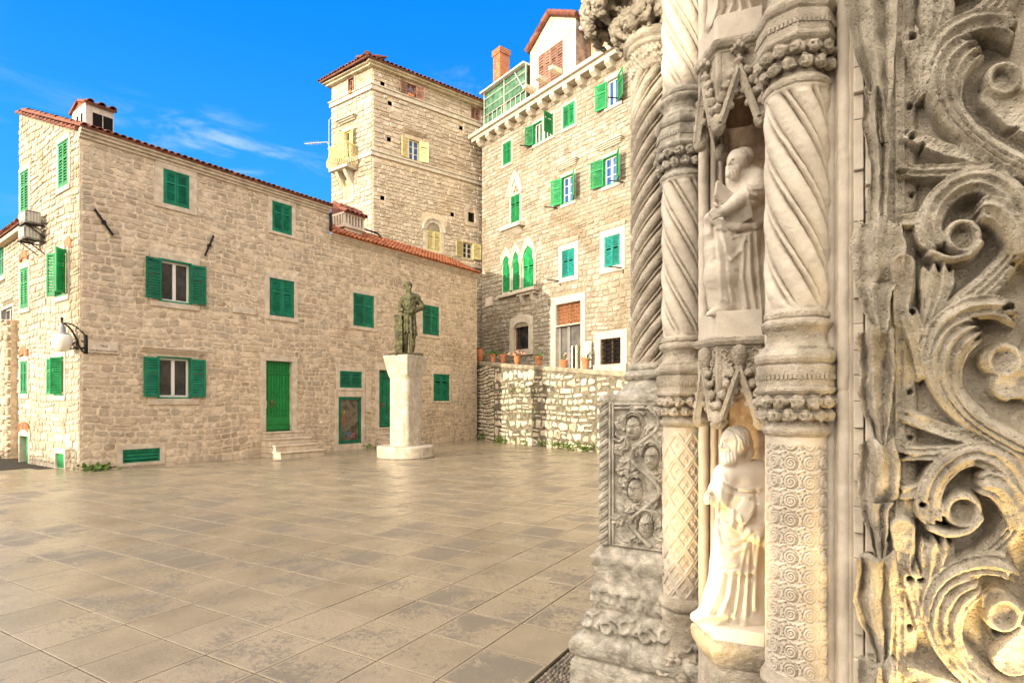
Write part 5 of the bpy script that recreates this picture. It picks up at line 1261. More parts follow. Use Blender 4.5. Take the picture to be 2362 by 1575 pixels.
class Clay:
    """a block of clay: primitives are placed with photo pixels at a depth, so sizes come out in metres"""
    def __init__(s, Y0, px0, px1, py0, py1, dmin, dmax, h):
        s.Y0 = Y0; s.h = h
        lo = s.pt(px0, py1, 0); hi = s.pt(px1, py0, 0)
        s.lo = np.array([lo[0], Y0-dmax, lo[2]]); s.n = np.ceil((np.array([hi[0], Y0-dmin, hi[2]])-s.lo)/h).astype(int)+1
        s.D = np.full(s.n, .25)
        s.ax = [s.lo[k]+np.arange(s.n[k])*h for k in range(3)]
    def pt(s, px, py, dy=0.0): y = s.Y0-dy; return np.array([(px-CX)/F*y, y, EYE+(HY-py)/F*y])
    def r(s, px): return px*s.Y0/F
    def blk(s, lo, hi, m):
        a = np.clip(np.floor((np.minimum(lo, hi)-m-s.lo)/s.h).astype(int), 0, s.n-1); b = np.clip(np.ceil((np.maximum(lo, hi)+m-s.lo)/s.h).astype(int)+1, 1, s.n)
        sl = tuple(slice(i, j) for i, j in zip(a, b)); X_, Y_, Z_ = np.meshgrid(*[s.ax[k][sl[k]] for k in range(3)], indexing='ij'); return sl, X_, Y_, Z_
    def mix(s, sl, d, k, cut=False):
        if 0 in s.D[sl].shape: return
        D = s.D[sl]
        if cut:
            d = -d; hh = np.clip(.5-.5*(D-d)/k, 0, 1); s.D[sl] = D*(1-hh)+d*hh+k*hh*(1-hh); return
        hh = np.clip(.5+.5*(D-d)/k, 0, 1); s.D[sl] = D*(1-hh)+d*hh-k*hh*(1-hh)
    def cone(s, a, b, ra, rb, k=8, cut=False, flat=1.0):
        """rounded cone from a=(px,py,dy) to b, radii in pixels; flat squeezes it in depth"""
        A, B = s.pt(*a), s.pt(*b); ra, rb, k = s.r(ra), s.r(rb), s.r(k); m = max(ra, rb)+2*k+3*s.h
        sl, X_, Y_, Z_ = s.blk(A, B, m); d = B-A; L2 = (d*d).sum()+1e-9
        t = np.clip(((X_-A[0])*d[0]+(Y_-A[1])*d[1]+(Z_-A[2])*d[2])/L2, 0, 1)
        q = np.sqrt((X_-A[0]-t*d[0])**2+((Y_-A[1]-t*d[1])/flat)**2+(Z_-A[2]-t*d[2])**2)-(ra+(rb-ra)*t)
        s.mix(sl, q, k, cut)
    def chain(s, pts, k=6, flat=1.0, cut=False):
        for p, q in zip(pts[:-1], pts[1:]): s.cone(p[:3], q[:3], p[3], q[3], k, cut, flat)
    def ell(s, c, rx, rz, ry=None, k=8, tilt=0.0, cut=False):
        C_ = s.pt(*c); R_ = np.array([s.r(rx), s.r(ry if ry else rx), s.r(rz)]); k = s.r(k); sl, X_, Y_, Z_ = s.blk(C_, C_, R_.max()+2*k+3*s.h)
        x, y, z = X_-C_[0], Y_-C_[1], Z_-C_[2]
        if tilt: c_, s_ = math.cos(tilt), math.sin(tilt); x, z = x*c_+z*s_, -x*s_+z*c_
        k0 = np.sqrt((x/R_[0])**2+(y/R_[1])**2+(z/R_[2])**2)+1e-9; k1 = np.sqrt((x/R_[0]**2)**2+(y/R_[1]**2)**2+(z/R_[2]**2)**2)+1e-9
        s.mix(sl, k0*(k0-1)/k1, k, cut)
    def slab(s, o, u, v, w_, k=2, rd=1.5, cut=False):
        """box centred at o with half extents |u|, |v|, |w| along those directions (world vectors)"""
        C_ = s.pt(*o); ax = [np.array(q, float) for q in (u, v, w_)]; L_ = [np.linalg.norm(q) for q in ax]; ax = [q/l for q, l in zip(ax, L_)]; k = s.r(k); rd = s.r(rd)
        sl, X_, Y_, Z_ = s.blk(C_, C_, math.sqrt(sum(l*l for l in L_))+2*k+3*s.h); x, y, z = X_-C_[0], Y_-C_[1], Z_-C_[2]; q = [np.abs(x*a[0]+y*a[1]+z*a[2])-l+rd for a, l in zip(ax, L_)]
        d = np.sqrt(sum(np.maximum(p, 0)**2 for p in q))+np.minimum(np.maximum(np.maximum(q[0], q[1]), q[2]), 0)-rd
        s.mix(sl, d, k, cut)
    def carve(s, strokes, front=True):
        """(points, width px, height px): ridges (+) or grooves (-) drawn on the figure as the photograph shows them"""
        near = np.abs(s.D) < s.r(26); I_ = np.argwhere(near); P = np.stack([s.ax[k][I_[:, k]] for k in range(3)], 1)
        px = CX+F*P[:, 0]/P[:, 1]; py = HY-F*(P[:, 2]-EYE)/P[:, 1]; add = np.zeros(len(P))
        for pts, w_, hgt in strokes:
            d2 = np.full(len(P), 1e9)
            for (x0, y0), (x1, y1) in zip(pts[:-1], pts[1:]):
                dx, dy = x1-x0, y1-y0; t = np.clip(((px-x0)*dx+(py-y0)*dy)/(dx*dx+dy*dy+1e-9), 0, 1); d2 = np.minimum(d2, (px-x0-t*dx)**2+(py-y0-t*dy)**2)
            add += hgt*np.exp(-d2/(w_*w_)*1.6)
        s.D[tuple(I_.T)] -= s.r(1)*add
    def rough(s, amp, f, seed=0, o=3):
        near = np.abs(s.D) < .05; I_ = np.argwhere(near); P = np.stack([s.ax[k][I_[:, k]] for k in range(3)], 1); s.D[tuple(I_.T)] += amp*fbm(P, f, seed, o)
    def add_to(s, mb, mi=0):
        s.D[0] = s.D[-1] = .2; s.D[:, 0] = s.D[:, -1] = .2; s.D[:, :, 0] = s.D[:, :, -1] = .2
        V, Q = surface_nets(s.D, s.lo, s.h); b = len(mb.v); mb.v.extend(map(tuple, V.tolist())); mb.f.extend(map(tuple, (Q+b).tolist())); mb.m.extend([mi]*len(Q))
# ================================================================ bronze master mason on the pedestal
M['marble'] = mat('white carved marble', ramp=[(.1, (.66, .61, .53)), (.9, (.73, .68, .60))], noise=.05, nscale=6, bump=.10, bscale=70, rough=.6)
M['limestone_fig'] = mat('grey beige carved limestone', ramp=[(.1, (.52, .465, .395)), (.9, (.64, .585, .505))], noise=.12, nscale=7, bump=.25, bscale=90, rough=.85, speck=.2)
def bronze():
    c = Clay(16.95, 892, 985, 640, 830, -.45, .45, .0165)
    # tunic
    c.chain([(943, 728, 0, 16), (943, 752, 0, 17), (944, 777, .0, 19)], 4, flat=.85); c.cone((943, 784, .0), (944, 790, 0), 21, 21, 3, cut=True)
    # legs and boots
    c.chain([(935, 770, .03, 7.5), (934, 792, .04, 6.5), (936, 812, .03, 5)], 2); c.cone((936, 815, .03), (926, 817.5, .14), 4.2, 3.2, 2)
    c.chain([(951, 768, -.02, 8), (951, 792, -.01, 6.8), (950, 812, -.03, 5.2)], 2); c.cone((950, 816, -.02), (943, 818, .1), 4.4, 3.4, 2)
    c.chain([(944, 716, .0, 14), (945, 700, 0, 15), (946, 690, -.02, 16)], 5, flat=.8)
    c.cone((931, 690, .02), (962, 687, -.05), 7, 8, 6)
    # neck, head, cap, beard
    c.cone((944, 684, .0), (942, 672, .03), 6, 5.4, 3); c.ell((943, 662, .03), 7.2, 9.2, 8.6, 2); c.ell((941, 656, .0), 9, 7.2, 9, 3); c.cone((934, 658, 0), (948, 656, .06), 4.2, 4.0, 2)
    c.cone((944.5, 669, .09), (945.5, 675, .09), 4.4, 3.0, 2); c.cone((946, 660.5, .13), (947, 664.5, .145), 1.3, 1.8, 1.5)
    c.ell((942.6, 660.3, .135), 1.5, 1.1, 1.5, 1, cut=True); c.ell((948.5, 660.3, .11), 1.4, 1.1, 1.5, 1, cut=True)
    # arm on the hip
    c.chain([(963, 690, -.05, 7.5), (973, 706, -.12, 7), (974, 709, -.10, 6.4), (960, 716, .08, 5.0)], 3); c.cone((959, 716, .10), (953, 713, .17), 4.2, 3.4, 2)
    for i in range(4): c.chain([(955-i*.6, 710.5+i*2.3, .17-.0*i, 1.5), (951-i*.4, 711+i*2.7, .20, 1.3), (949.5, 713+i*2.6, .19, 1.1)], 1)
    c.chain([(956, 711, .16, 1.6), (955, 707.5, .18, 1.3)], 1)
    # other arm down to the block
    c.chain([(931, 692, .03, 6.5), (924, 703, .02, 6), (924, 710, .12, 4.8)], 3); c.ell((924, 713, .16), 5.2, 5.5, 5, 2)
    for i in range(4): c.chain([(920.5+i*2.6, 713, .20, 1.5), (920+i*2.6, 717, .22, 1.4), (920.6+i*2.4, 720.5, .20, 1.2)], 1)
    c.chain([(928.5, 712, .19, 1.6), (929.8, 716, .20, 1.3)], 1)
    # belt
    c.chain([(930, 718, .14, 3.5), (944, 721, .19, 3.8), (958, 718, .10, 3.5)], 2)
    c.carve([([(934, 730), (931, 776)], 2.2, 1.3), ([(941, 728), (940, 778)], 2.2, 1.5), ([(948, 726), (950, 780)], 2.4, 1.6), ([(956, 728), (958, 776)], 2.2, 1.4), ([(937, 735), (936, 770)], 1.5, -1.2), ([(945, 735), (945, 778)], 1.5, -1.3), ([(953, 735), (954, 778)], 1.5, -1.2),
             ([(936, 690), (940, 712)], 2, 1), ([(946, 690), (944, 714)], 2, .8), ([(956, 692), (952, 712)], 2, -1.0), ([(927, 690), (960, 691)], 1.4, -.8), ([(966, 695), (972, 704)], 1.6, -.9), ([(934, 660), (951, 657)], 1.0, -.8)])
    c.rough(.012, 14, 3)
    T = thing('bronze_statue', 'green bronze statue of a bearded mason in cap and tunic standing on the pedestal', 'statue', (PC.x, PC.y, 2.96))
    mb = MB(); c.add_to(mb); mb.build('figure', M['bronze'], T, smooth=True)
    mb = MB(); y = 16.95; p = q_at(935, 826, y); ax = Vector((math.cos(.5), math.sin(.5), 0)); ay = Vector((-ax.y, ax.x, 0)); o = Vector((PC.x, PC.y, 2.955))
    mb.obox(o-ax*.42-ay*.34, ax*.84, ay*.68, (0, 0, .085)); mb.build('base_plate', M['bronze'], T, bevel=.01)
    b = Clay(16.95, 905, 940, 722, 826, -.35, .45, .0165)
    for z0, z1, x0, x1 in ((728, 741, 911, 929), (740, 822, 912.5, 931)):
        m_ = ((x0+x1)/2, (z0+z1)/2, .06); hx = b.r((x1-x0)/2); hz = b.r((z1-z0)/2); b.slab(m_, (hx, 0, 0), (0, .16, 0), (0, 0, hz), 1.5, 1)
    b.rough(.02, 8, 5); mb = MB(); b.add_to(mb); mb.build('stone_block', M['bronze'], T, smooth=True)
bronze()
# ================================================================ church portal at the right
AX = Vector((.858, -.514, 0)).normalized(); NX = Vector((-AX.y*-1, -AX.x, 0)); NX = Vector((-.514, -.858, 0)).normalized()
M['church'] = mat('carved church limestone', ramp=[(.05, (.46, .40, .315)), (.5, (.57, .50, .405)), (.95, (.67, .60, .50))], noise=.18, nscale=9, bump=.9, bscale=100, rough=.9, stain=(5, .56, .74, (.24, .20, .15), .5), speck=.4, pits=.3)
M['church_pale'] = mat('pale smooth church stone', ramp=[(.05, (.50, .44, .365)), (.95, (.62, .56, .475))], noise=.10, nscale=7, bump=.25, bscale=140, rough=.85, stain=(4, .58, .76, (.40, .30, .22), .4), speck=.2)
M['church_grey'] = mat('weathered grey church stone', ramp=[(.05, (.37, .34, .29)), (.5, (.50, .46, .39)), (.95, (.61, .56, .485))], noise=.25, nscale=14, bump=.7, bscale=110, rough=.95, stain=(11, .52, .68, (.13, .115, .09), .6), speck=.5, pits=.5)
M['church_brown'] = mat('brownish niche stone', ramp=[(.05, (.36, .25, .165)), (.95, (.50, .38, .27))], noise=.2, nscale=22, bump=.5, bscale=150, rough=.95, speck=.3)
M['church_leaf'] = mat('weathered leaf stone', ramp=[(.05, (.50, .44, .35)), (.45, (.64, .57, .46)), (.95, (.74, .67, .56))], noise=.22, nscale=11, bump=1.5, bscale=75, rough=.95, stain=(7, .52, .70, (.25, .22, .18), .55), speck=.4, pits=.45)
CH = thing('church_portal', 'carved stone church portal with twisted columns and leaf scrolls filling the right side', 'church', (1.0, 2.6, 0))
LC, RC, PA = Vector((.872, 2.93, 0)), Vector((1.041, 2.11, 0)), Vector((.805, 3.234, 0))
def jitter(A, amp, f, seed=0, o=3):
    """push the points of a grid about by smooth noise"""
    P = A.reshape(-1, 3); return (P+np.stack([fbm(P, f, seed+11*k, o) for k in range(3)], 1)*amp).reshape(A.shape)
def wrap(c, R, z0, z1, hf, nt=200, nz=None, dz=.004, squash=None):
    """surface of revolution about c with relief hf(theta, z) added to R; R may be a function of z"""
    nz = nz or max(2, int((z1-z0)/dz)); th = np.linspace(0, 2*np.pi, nt, endpoint=False); z = np.linspace(z0, z1, nz); T_, Z_ = np.meshgrid(th, z)
    r = (R(Z_) if callable(R) else R)+hf(T_, Z_); return np.stack([c[0]+r*np.cos(T_), c[1]+r*np.sin(T_), Z_], 2)
def add_wrap(mb, A):
    b = len(mb.v); n, m_ = A.shape[:2]; mb.grid(A, closed=True); mb.f.append(tuple(range(b+m_-1, b-1, -1))); mb.m.append(0); mb.f.append(tuple(range(b+(n-1)*m_, b+n*m_))); mb.m.append(0)
def oct_prism(mb, c, prof, n=8, a0=math.pi/8, amp=.0015, dz=None):
    pr = []
    for (r0, z0), (r1, z1) in zip(prof[:-1], prof[1:]):
        k = max(1, int(math.hypot(r1-r0, z1-z0)/.008))
        for i in range(k): pr.append((r0+(r1-r0)*i/k, z0+(z1-z0)*i/k))
    pr.append(prof[-1]); sub = 12; A = []
    for r, z in pr:
        row = []
        for i in range(n):
            a, b = a0+2*math.pi*i/n, a0+2*math.pi*(i+1)/n; p, q = (math.cos(a), math.sin(a)), (math.cos(b), math.sin(b))
            for k in range(sub): t = k/sub; row.append((c[0]+r*(p[0]+(q[0]-p[0])*t), c[1]+r*(p[1]+(q[1]-p[1])*t), c[2]+z))
        A.append(row)
    add_wrap(mb, jitter(np.array(A), amp, 45, 3))
def twist(N_, pitch, sgn, amp, fillet=.25):
    """rope of N_ strands: a round roll, then a thin fillet in each groove"""
    def hf(T_, Z_):
        u = (T_*N_/(2*np.pi)-sgn*Z_/pitch) % 1.0
        roll = np.clip(1-((u-.36)/.36)**2, 0, 1)**.42; fil = .80*np.clip(1-((u-.88)/.105)**2, 0, 1)**.4; sh = .35*np.exp(-((u-.30)/.035)**2)*0
        return amp*(np.maximum(roll, fil)-.62)
    return hf
def knob_row(mb, c, R, z, n, s, seed, a0=0, squash=1.0):
    """row of curled leaf knobs under an octagonal band: each a lobed lump folded over at the top with drilled eyes"""
    Rr = random.Random(seed); nt = 40; nz = 22
    for i in range(n):
        a = a0+2*math.pi*i/n; d = Vector((math.cos(a), math.sin(a), 0)); t = Vector((-d.y, d.x, 0)); o = Vector(c)+d*R+Vector((0, 0, z)); A = []
        for k in range(nz):
            v = math.pi*k/(nz-1)
            row = []
            for j in range(nt):
                u = 2*math.pi*j/nt; lob = 1+.16*math.cos(3*u+.6)+.10*math.cos(7*u+i); q = math.sin(v)*lob; q *= 1-.45*math.exp(-((v-1.45)/.17)**2-((math.cos(u-1.05)-1)/.035)**2)-.45*math.exp(-((v-1.45)/.17)**2-((math.cos(u-2.1)-1)/.035)**2)-.30*math.exp(-((v-2.2)/.10)**2)
                x, y, zz = s*.62*q*math.cos(u), s*.60*q*math.sin(u), -s*.55*math.cos(v)
                zz -= .20*s*(max(0, y/s))**1.0*1.2 if zz < 0 else 0
                p = o+t*x+d*(y*.9+.10*s)+Vector((0, 0, zz)); row.append(tuple(p))
            A.append(row)
        A = jitter(np.array(A), s*.14, 1.9/s, seed+i, 2); add_wrap(mb, A)
def lattice(c_r, z0):
    def hf(T_, Z_):
        N_ = 7; h = .128; u = T_*N_/(2*np.pi); v = (Z_-z0)/h
        a = (u+v) % 1; b = (u-v) % 1; da = np.minimum(a, 1-a); db = np.minimum(b, 1-b)
        over = ((np.floor(u+v)+np.floor(u-v)) % 2) == 0
        band = lambda d: np.clip((.16-d)/.03, 0, 1)
        line = lambda d: .5*np.exp(-(d/.018)**2)
        A_, B_ = band(da)*(1+.25*over)-line(da), band(db)*(1+.25*(~over))-line(db)
        cu, cv = a-.5, b-.5; rr = np.sqrt(cu*cu+cv*cv); an = np.arctan2(cv, cu)
        ros = .85*np.clip(1-(rr/(.26+.07*np.cos(4*an)))**2, 0, 1)*(rr < .36)+.4*np.exp(-(rr/.06)**2)-.5*np.exp(-((rr-.12)/.03)**2)
        return .0065*np.maximum(np.maximum(A_, B_), ros)-.003
    return hf
def waves(z0):
    def hf(T_, Z_):
        N_ = 10; h = .0665; u0 = T_*N_/(2*np.pi); v0 = (Z_-z0)/h+ .22*u0*0; u = u0 % 1; v = (v0+.5*0) % 1
        dx, dy = (u-.46), (v-.52); r = np.sqrt(dx*dx+dy*dy); an = np.arctan2(dy, -dx)
        ph = (r/.145-an/(2*np.pi)) % 1
        spir = 0
        spir = np.where(r < .36, np.clip(1.1-1.1*np.exp(-((ph-.5)/.17)**2), 0, 1), spir)*(r < .37)
        # connecting swell from each scroll to the next one
        sw = np.exp(-(((v-.08)-.10*np.sin(2*np.pi*u))/.075)**2)+np.exp(-(((v-1.08)-.10*np.sin(2*np.pi*u))/.075)**2)
        leaf = .55+.30*np.cos(2*np.pi*(u*3+v*1.0))*np.exp(-((r-.5)/.12)**2)
        hgt = np.where(r < .37, spir, np.maximum(leaf*.75, sw*.95))
        hgt = hgt-.75*np.exp(-((r-.385)/.022)**2)
        for px_, py_ in ((.03, .36), (.10, .22), (.93, .20), (.97, .74), (.86, .93), (.08, .60), (.2, .06), (.70, .97)):
            du = np.minimum(np.abs(u-px_), 1-np.abs(u-px_)); dv = np.minimum(np.abs(v-py_), 1-np.abs(v-py_)); hgt = hgt-1.5*np.exp(-(du*du+dv*dv)/.035**2)
        return .0085*hgt-.006
    return hf
def band_block(mb, mb2, c, z, seed, k=1.0):
    """moulded octagonal band between shaft and twisted shaft, with two rows of leaf knobs (z = its bottom)"""
    # torus ring
    pr = [(.092, 0), (.104, .004), (.114, .014), (.117, .024), (.113, .036), (.102, .044), (.098, .05)]
    th = lambda z_: np.interp(z_, [z+q for _, q in pr], [p for p, _ in pr])
    add_wrap(mb, jitter(wrap(c, lambda Z_: th(Z_)*k, z, z+.05, lambda T_, Z_: 0*T_, 120, 16), .0022, 55, seed))
    add_wrap(mb, wrap(c, lambda Z_: (.096+.022*((Z_-z-.05)/.11)**2)*k, z+.045, z+.165, lambda T_, Z_: 0*T_, 80, 10))
    knob_row(mb2, c, .110*k, z+.080, 14, .038, seed); knob_row(mb2, c, .119*k, z+.128, 14, .040, seed+50, .22)
    R = 1/math.cos(math.pi/8); q = [(.116, .150), (.128, .158), (.134, .166), (.134, .174), (.129, .180), (.129, .252), (.122, .258), (.122, .262), (.131, .268), (.137, .280), (.137, .292), (.130, .304), (.122, .308), (.120, .322)]
    oct_prism(mb, (c[0], c[1], z), [(r*R*k*.97, h) for r, h in q], a0=OCT)
    # dentils on each face
    ap = .129*k*.97
    for i in range(8):
        a = OCT+2*math.pi*(i+.5)/8; d = Vector((math.cos(a), math.sin(a), 0)); t = Vector((-d.y, d.x, 0)); w_ = 2*ap*math.tan(math.pi/8)
        for j in range(7): o = Vector((c[0], c[1], z+.207))+d*(ap-.004)+t*(w_*((j+.5)/7-.5)-w_*.045); mb.obox(o, t*w_*.085, d*.0095, (0, 0, .018))
    pr = [(.118, .318), (.110, .326), (.100, .345), (.097, .36), (.101, .377), (.113, .39), (.118, .394), (.121, .404), (.117, .416), (.106, .420), (.104, .424), (.110, .43), (.111, .444), (.104, .452)]
    th2 = lambda z_: np.interp(z_, [z+q_ for _, q_ in pr], [p for p, _ in pr])
    add_wrap(mb, jitter(wrap(c, lambda Z_: th2(Z_)*k, z+.318, z+.452, lambda T_, Z_: 0*T_, 120, 44), .0025, 50, seed+5))
OCT = math.radians(217)-math.pi/8+.10
def shaft_top(mb, c, z, seed): pass
def column(c, lower, name_lab, seed):
    t = bpy.data.objects  # column parts sit under one carved base mesh
    mb = MB(); z = 0
    # square plinth with leaf spurs and the round base
    for s_, z0, z1 in ((.125, 0, .20), (.115, .20, .27)):
        mb.obox(Vector(c)-AX*s_-NX*s_+Vector((0, 0, z0)), AX*2*s_, NX*2*s_, (0, 0, z1-z0))
    pr = [(.13, .27), (.138, .285), (.138, .31), (.125, .33), (.106, .345), (.103, .42), (.107, .50), (.112, .54), (.112, .552), (.105, .56), (.118, .572), (.124, .588), (.120, .606), (.108, .62), (.102, .63)]
    th = lambda z_: np.interp(z_, [q for _, q in pr], [p for p, _ in pr])
    add_wrap(mb, jitter(wrap(c, lambda Z_: th(Z_), .27, .63, lambda T_, Z_: 0*T_, 120, 70), .003, 40, seed))
    knob_row(mb, c, .108, .335, 7, .066, seed+70, .4); knob_row(mb, c, .118, .27, 7, .062, seed+80, .85)
    base = mb.build('column', M['church'], CH, smooth=True, label=name_lab)
    mb = MB(); zb = .62; hf = lattice(.0, zb) if lower == 'lattice' else waves(zb)
    def low(T_, Z_):
        q = hf(T_, Z_); e = np.clip((1.452-Z_)/.012, 0, 1)*np.clip((Z_-.632)/.01, 0, 1); return q*e
    add_wrap(mb, jitter(wrap(c, .1005, zb, 1.49, low, 280, 300), .0009, 70, seed)); mb.build('lower_shaft', M['church_pale'], base, smooth=True)
    mb, mk = MB(), MB(); band_block(mb, mk, c, 1.475, seed); mb.build('band', M['church'], base, smooth=False); mk.build('leaf_knobs', M['church'], base, smooth=True)
    # twisted shaft: strands end in mitred panels under the collar
    def tw(zA, zB):
        hf_ = twist(6, .178, -1, .031)
        def f(T_, Z_):
            e = np.clip((zB-.035-Z_)/.02, 0, 1)*np.clip((Z_-zA-.02)/.05, 0, 1)**.6
            return hf_(T_, Z_)*e+.010*(1-e)*np.clip((Z_-zB+.06)/.03, 0, 1)
        return f
    mb = MB(); add_wrap(mb, jitter(wrap(c, .0985, 1.915, 2.74, tw(1.915, 2.74), 260, 300), .0012, 60, seed+2)); mb.build('twisted_shaft', M['church_pale'], base, smooth=True)
    mb, mk = MB(), MB(); band_block(mb, mk, c, 2.705, seed+9); mb.build('band', M['church_grey'] if lower == 'lattice' else M['church'], base); mk.build('leaf_knobs', M['church_grey'] if lower == 'lattice' else M['church'], base, smooth=True)
    mb = MB(); add_wrap(mb, jitter(wrap(c, .0985, 3.14, 4.0, tw(3.14, 4.0), 220, 240), .0012, 60, seed+4)); mb.build('twisted_shaft', M['church_pale'], base, smooth=True)
column(LC, 'lattice', 'left small column with a lattice carved lower shaft', 3); column(RC, 'waves', 'right small column with a wave scroll lower shaft', 17)
# ---- corner pier with the large twisted column
def pier():
    H_ = .233
    def face_pt(u, z, d=0): v = PA+NX*(H_+d)+AX*u; return np.array([v.x, v.y, z])
    mb = MB()
    def sq(off, z0, z1, mi=0): s_ = H_+off; mb.obox(PA-AX*s_-NX*s_+Vector((0, 0, z0)), AX*2*s_, NX*2*s_, (0, 0, z1-z0), mi)
    # moulded base as a square section lathe with worn faces
    pr = [(.125, -.05), (.125, .19), (.120, .215), (.105, .225), (.104, .235), (.122, .25), (.132, .28), (.132, .31), (.118, .335), (.085, .35), (.072, .362), (.066, .40), (.046, .47), (.036, .488), (.040, .50), (.044, .53), (.036, .56), (.042, .585), (.034, .61), (.030, .62), (.026, .66), (.030, .70), (.040, .725), (.046, .745), (.046, .765), (.034, .78), (.022, .80), (.010, .815), (.0, .83), (.0, 1.60), (.006, 1.612), (.006, 1.635), (-.01, 1.645)]
    zz = []
    for (a, b), (c_, d_) in zip(pr[:-1], pr[1:]):
        k = max(1, int(abs(d_-b)/.006)); zz += [(a+(c_-a)*i/k, b+(d_-b)*i/k) for i in range(k)]
    zz.append(pr[-1]); rows = []; ns = 76
    for off, z in zz:
        s_ = H_+off; row = []
        for sd in range(4):
            d = [NX, -AX, -NX, AX][sd]; t = [-AX, -NX, AX, NX][sd]
            for k in range(ns): u = -s_+2*s_*k/ns; v = PA+d*s_+t*u; row.append((v.x, v.y, z))
        rows.append(row)
    A = np.array(rows); P = A.reshape(-1, 3)
    # carved bands: leaf wave and vine frieze on the base, by pushing the faces out
    rel = P-np.array([PA.x, PA.y, 0]); u1 = rel[:, 0]*AX.x+rel[:, 1]*AX.y; u2 = rel[:, 0]*NX.x+rel[:, 1]*NX.y; z = P[:, 2]
    u = np.where(np.abs(u1) > np.abs(u2), u2, u1); sgn1 = np.where(np.abs(u1) > np.abs(u2), 0, 1)
    nrm = np.where(sgn1[:, None] == 1, np.sign(u2)[:, None]*np.array([[NX.x, NX.y, 0]]), np.sign(u1)[:, None]*np.array([[AX.x, AX.y, 0]]))
    wq = np.abs(((u*11+np.where(np.sin(z*60) > 0, .25, 0)) % 1)-.5)*2; wv = np.where((z > .50) & (z < .61), (.020*np.sqrt(np.clip(1-wq**2, 0, 1))-.010-.010*np.exp(-(wq/.12)**2))*np.sin((z-.50)/.11*np.pi)**.5, 0)
    vine = np.zeros(len(P)); vz = .425+.028*np.sin(u*30); m_ = (z > .35) & (z < .49)
    vine += np.where(m_, .026*np.exp(-((z-vz)/.014)**2), 0)
    for k in range(-4, 5):
        c_u = k*.105+.04; s_ = 1 if k % 2 else -1; rr = np.sqrt((u-c_u)**2+(z-.42-s_*.014)**2); vine += np.where(m_, .030*np.exp(-((rr-.026)/.010)**2)+.016*np.exp(-(rr/.012)**2)-.012*np.exp(-((rr-.045)/.008)**2), 0)
    n_ = fbm(P, 26, 4, 4)
    for k in range(-5, 6):
        for q_, (ou, oz, an) in enumerate(((.02, .03, .8), (.045, -.02, 2.2), (-.02, -.025, -.6), (.075, .02, 1.6))):
            cu = u-(k*.105+.04+ou); cz = z-(.42+oz); a_ = cu*math.cos(an)+cz*math.sin(an); b_ = -cu*math.sin(an)+cz*math.cos(an); e = (a_/.026)**2+(b_/.011)**2
            vine = np.maximum(vine, np.where(m_ & (e < 1), .026*np.sqrt(np.clip(1-e, 0, 1))-.008*np.exp(-(b_/.0025)**2), -1))
    P = P+nrm*(wv+vine)[:, None]+nrm*(n_*.0045)[:, None]+nrm*(fbm(P, 90, 14, 2)*.0022)[:, None]; P += np.stack([fbm(P, 18, 60+k, 3) for k in range(3)], 1)*.0025
    A = P.reshape(A.shape); add_wrap(mb, A)
    base = mb.build('corner_pier', M['church_grey'], CH, smooth=True, label='grey corner pier carved with faces among leaves')
    # relief panel with faces among leaves: front and the hidden outer side
    nx, nz_ = 190, 360
    U = np.linspace(-.170, .19, nx); Zp = np.linspace(.835, 1.585, nz_); UU, ZZ = np.meshgrid(U, Zp); hgt = np.zeros_like(UU)
    R_ = random.Random(12); hgt += .006*(fbm(np.stack([UU.ravel(), ZZ.ravel(), 0*UU.ravel()], 1), 22, 2, 4).reshape(UU.shape))
    def stroke(pts, w_, h_, prof='round'):
        nonlocal hgt
        d = np.full(UU.shape, 9.0)
        for (x0, y0), (x1, y1) in zip(pts[:-1], pts[1:]):
            dx, dy = x1-x0, y1-y0; t = np.clip(((UU-x0)*dx+(ZZ-y0)*dy)/(dx*dx+dy*dy+1e-12), 0, 1); d = np.minimum(d, np.hypot(UU-x0-t*dx, ZZ-y0-t*dy))
        hgt = np.maximum(hgt, h_*np.sqrt(np.clip(1-(d/w_)**2, 0, 1)))
    def groove(pts, w_, h_):
        nonlocal hgt
        d = np.full(UU.shape, 9.0)
        for (x0, y0), (x1, y1) in zip(pts[:-1], pts[1:]):
            dx, dy = x1-x0, y1-y0; t = np.clip(((UU-x0)*dx+(ZZ-y0)*dy)/(dx*dx+dy*dy+1e-12), 0, 1); d = np.minimum(d, np.hypot(UU-x0-t*dx, ZZ-y0-t*dy))
        hgt = hgt-h_*np.exp(-(d/w_)**2)
    # undulating stem, leaf rosettes, then four heads swinging from side to side
    stem = [(.02+.075*math.sin((z-.84)/.75*math.pi*4.2+2.6), z) for z in np.linspace(.85, 1.57, 60)]; stroke(stem, .013, .030)
    for i in range(34):
        z = .86+.70*(i/33); s_ = 1 if i % 2 else -1; x = .02+s_*R_.uniform(.04, .14); a = R_.uniform(0, 6.28); L_ = R_.uniform(.04, .075)
        for k in range(5):
            b = a+(k-2)*.5; l2 = L_*(1-.12*abs(k-2)); stroke([(x, z), (x+l2*.6*math.cos(b), z+l2*.6*math.sin(b)), (x+l2*math.cos(b+.35*s_), z+l2*math.sin(b+.35*s_))], .0115, R_.uniform(.016, .032))
        groove([(x, z), (x+.03*math.cos(a), z+.03*math.sin(a))], .004, .010)
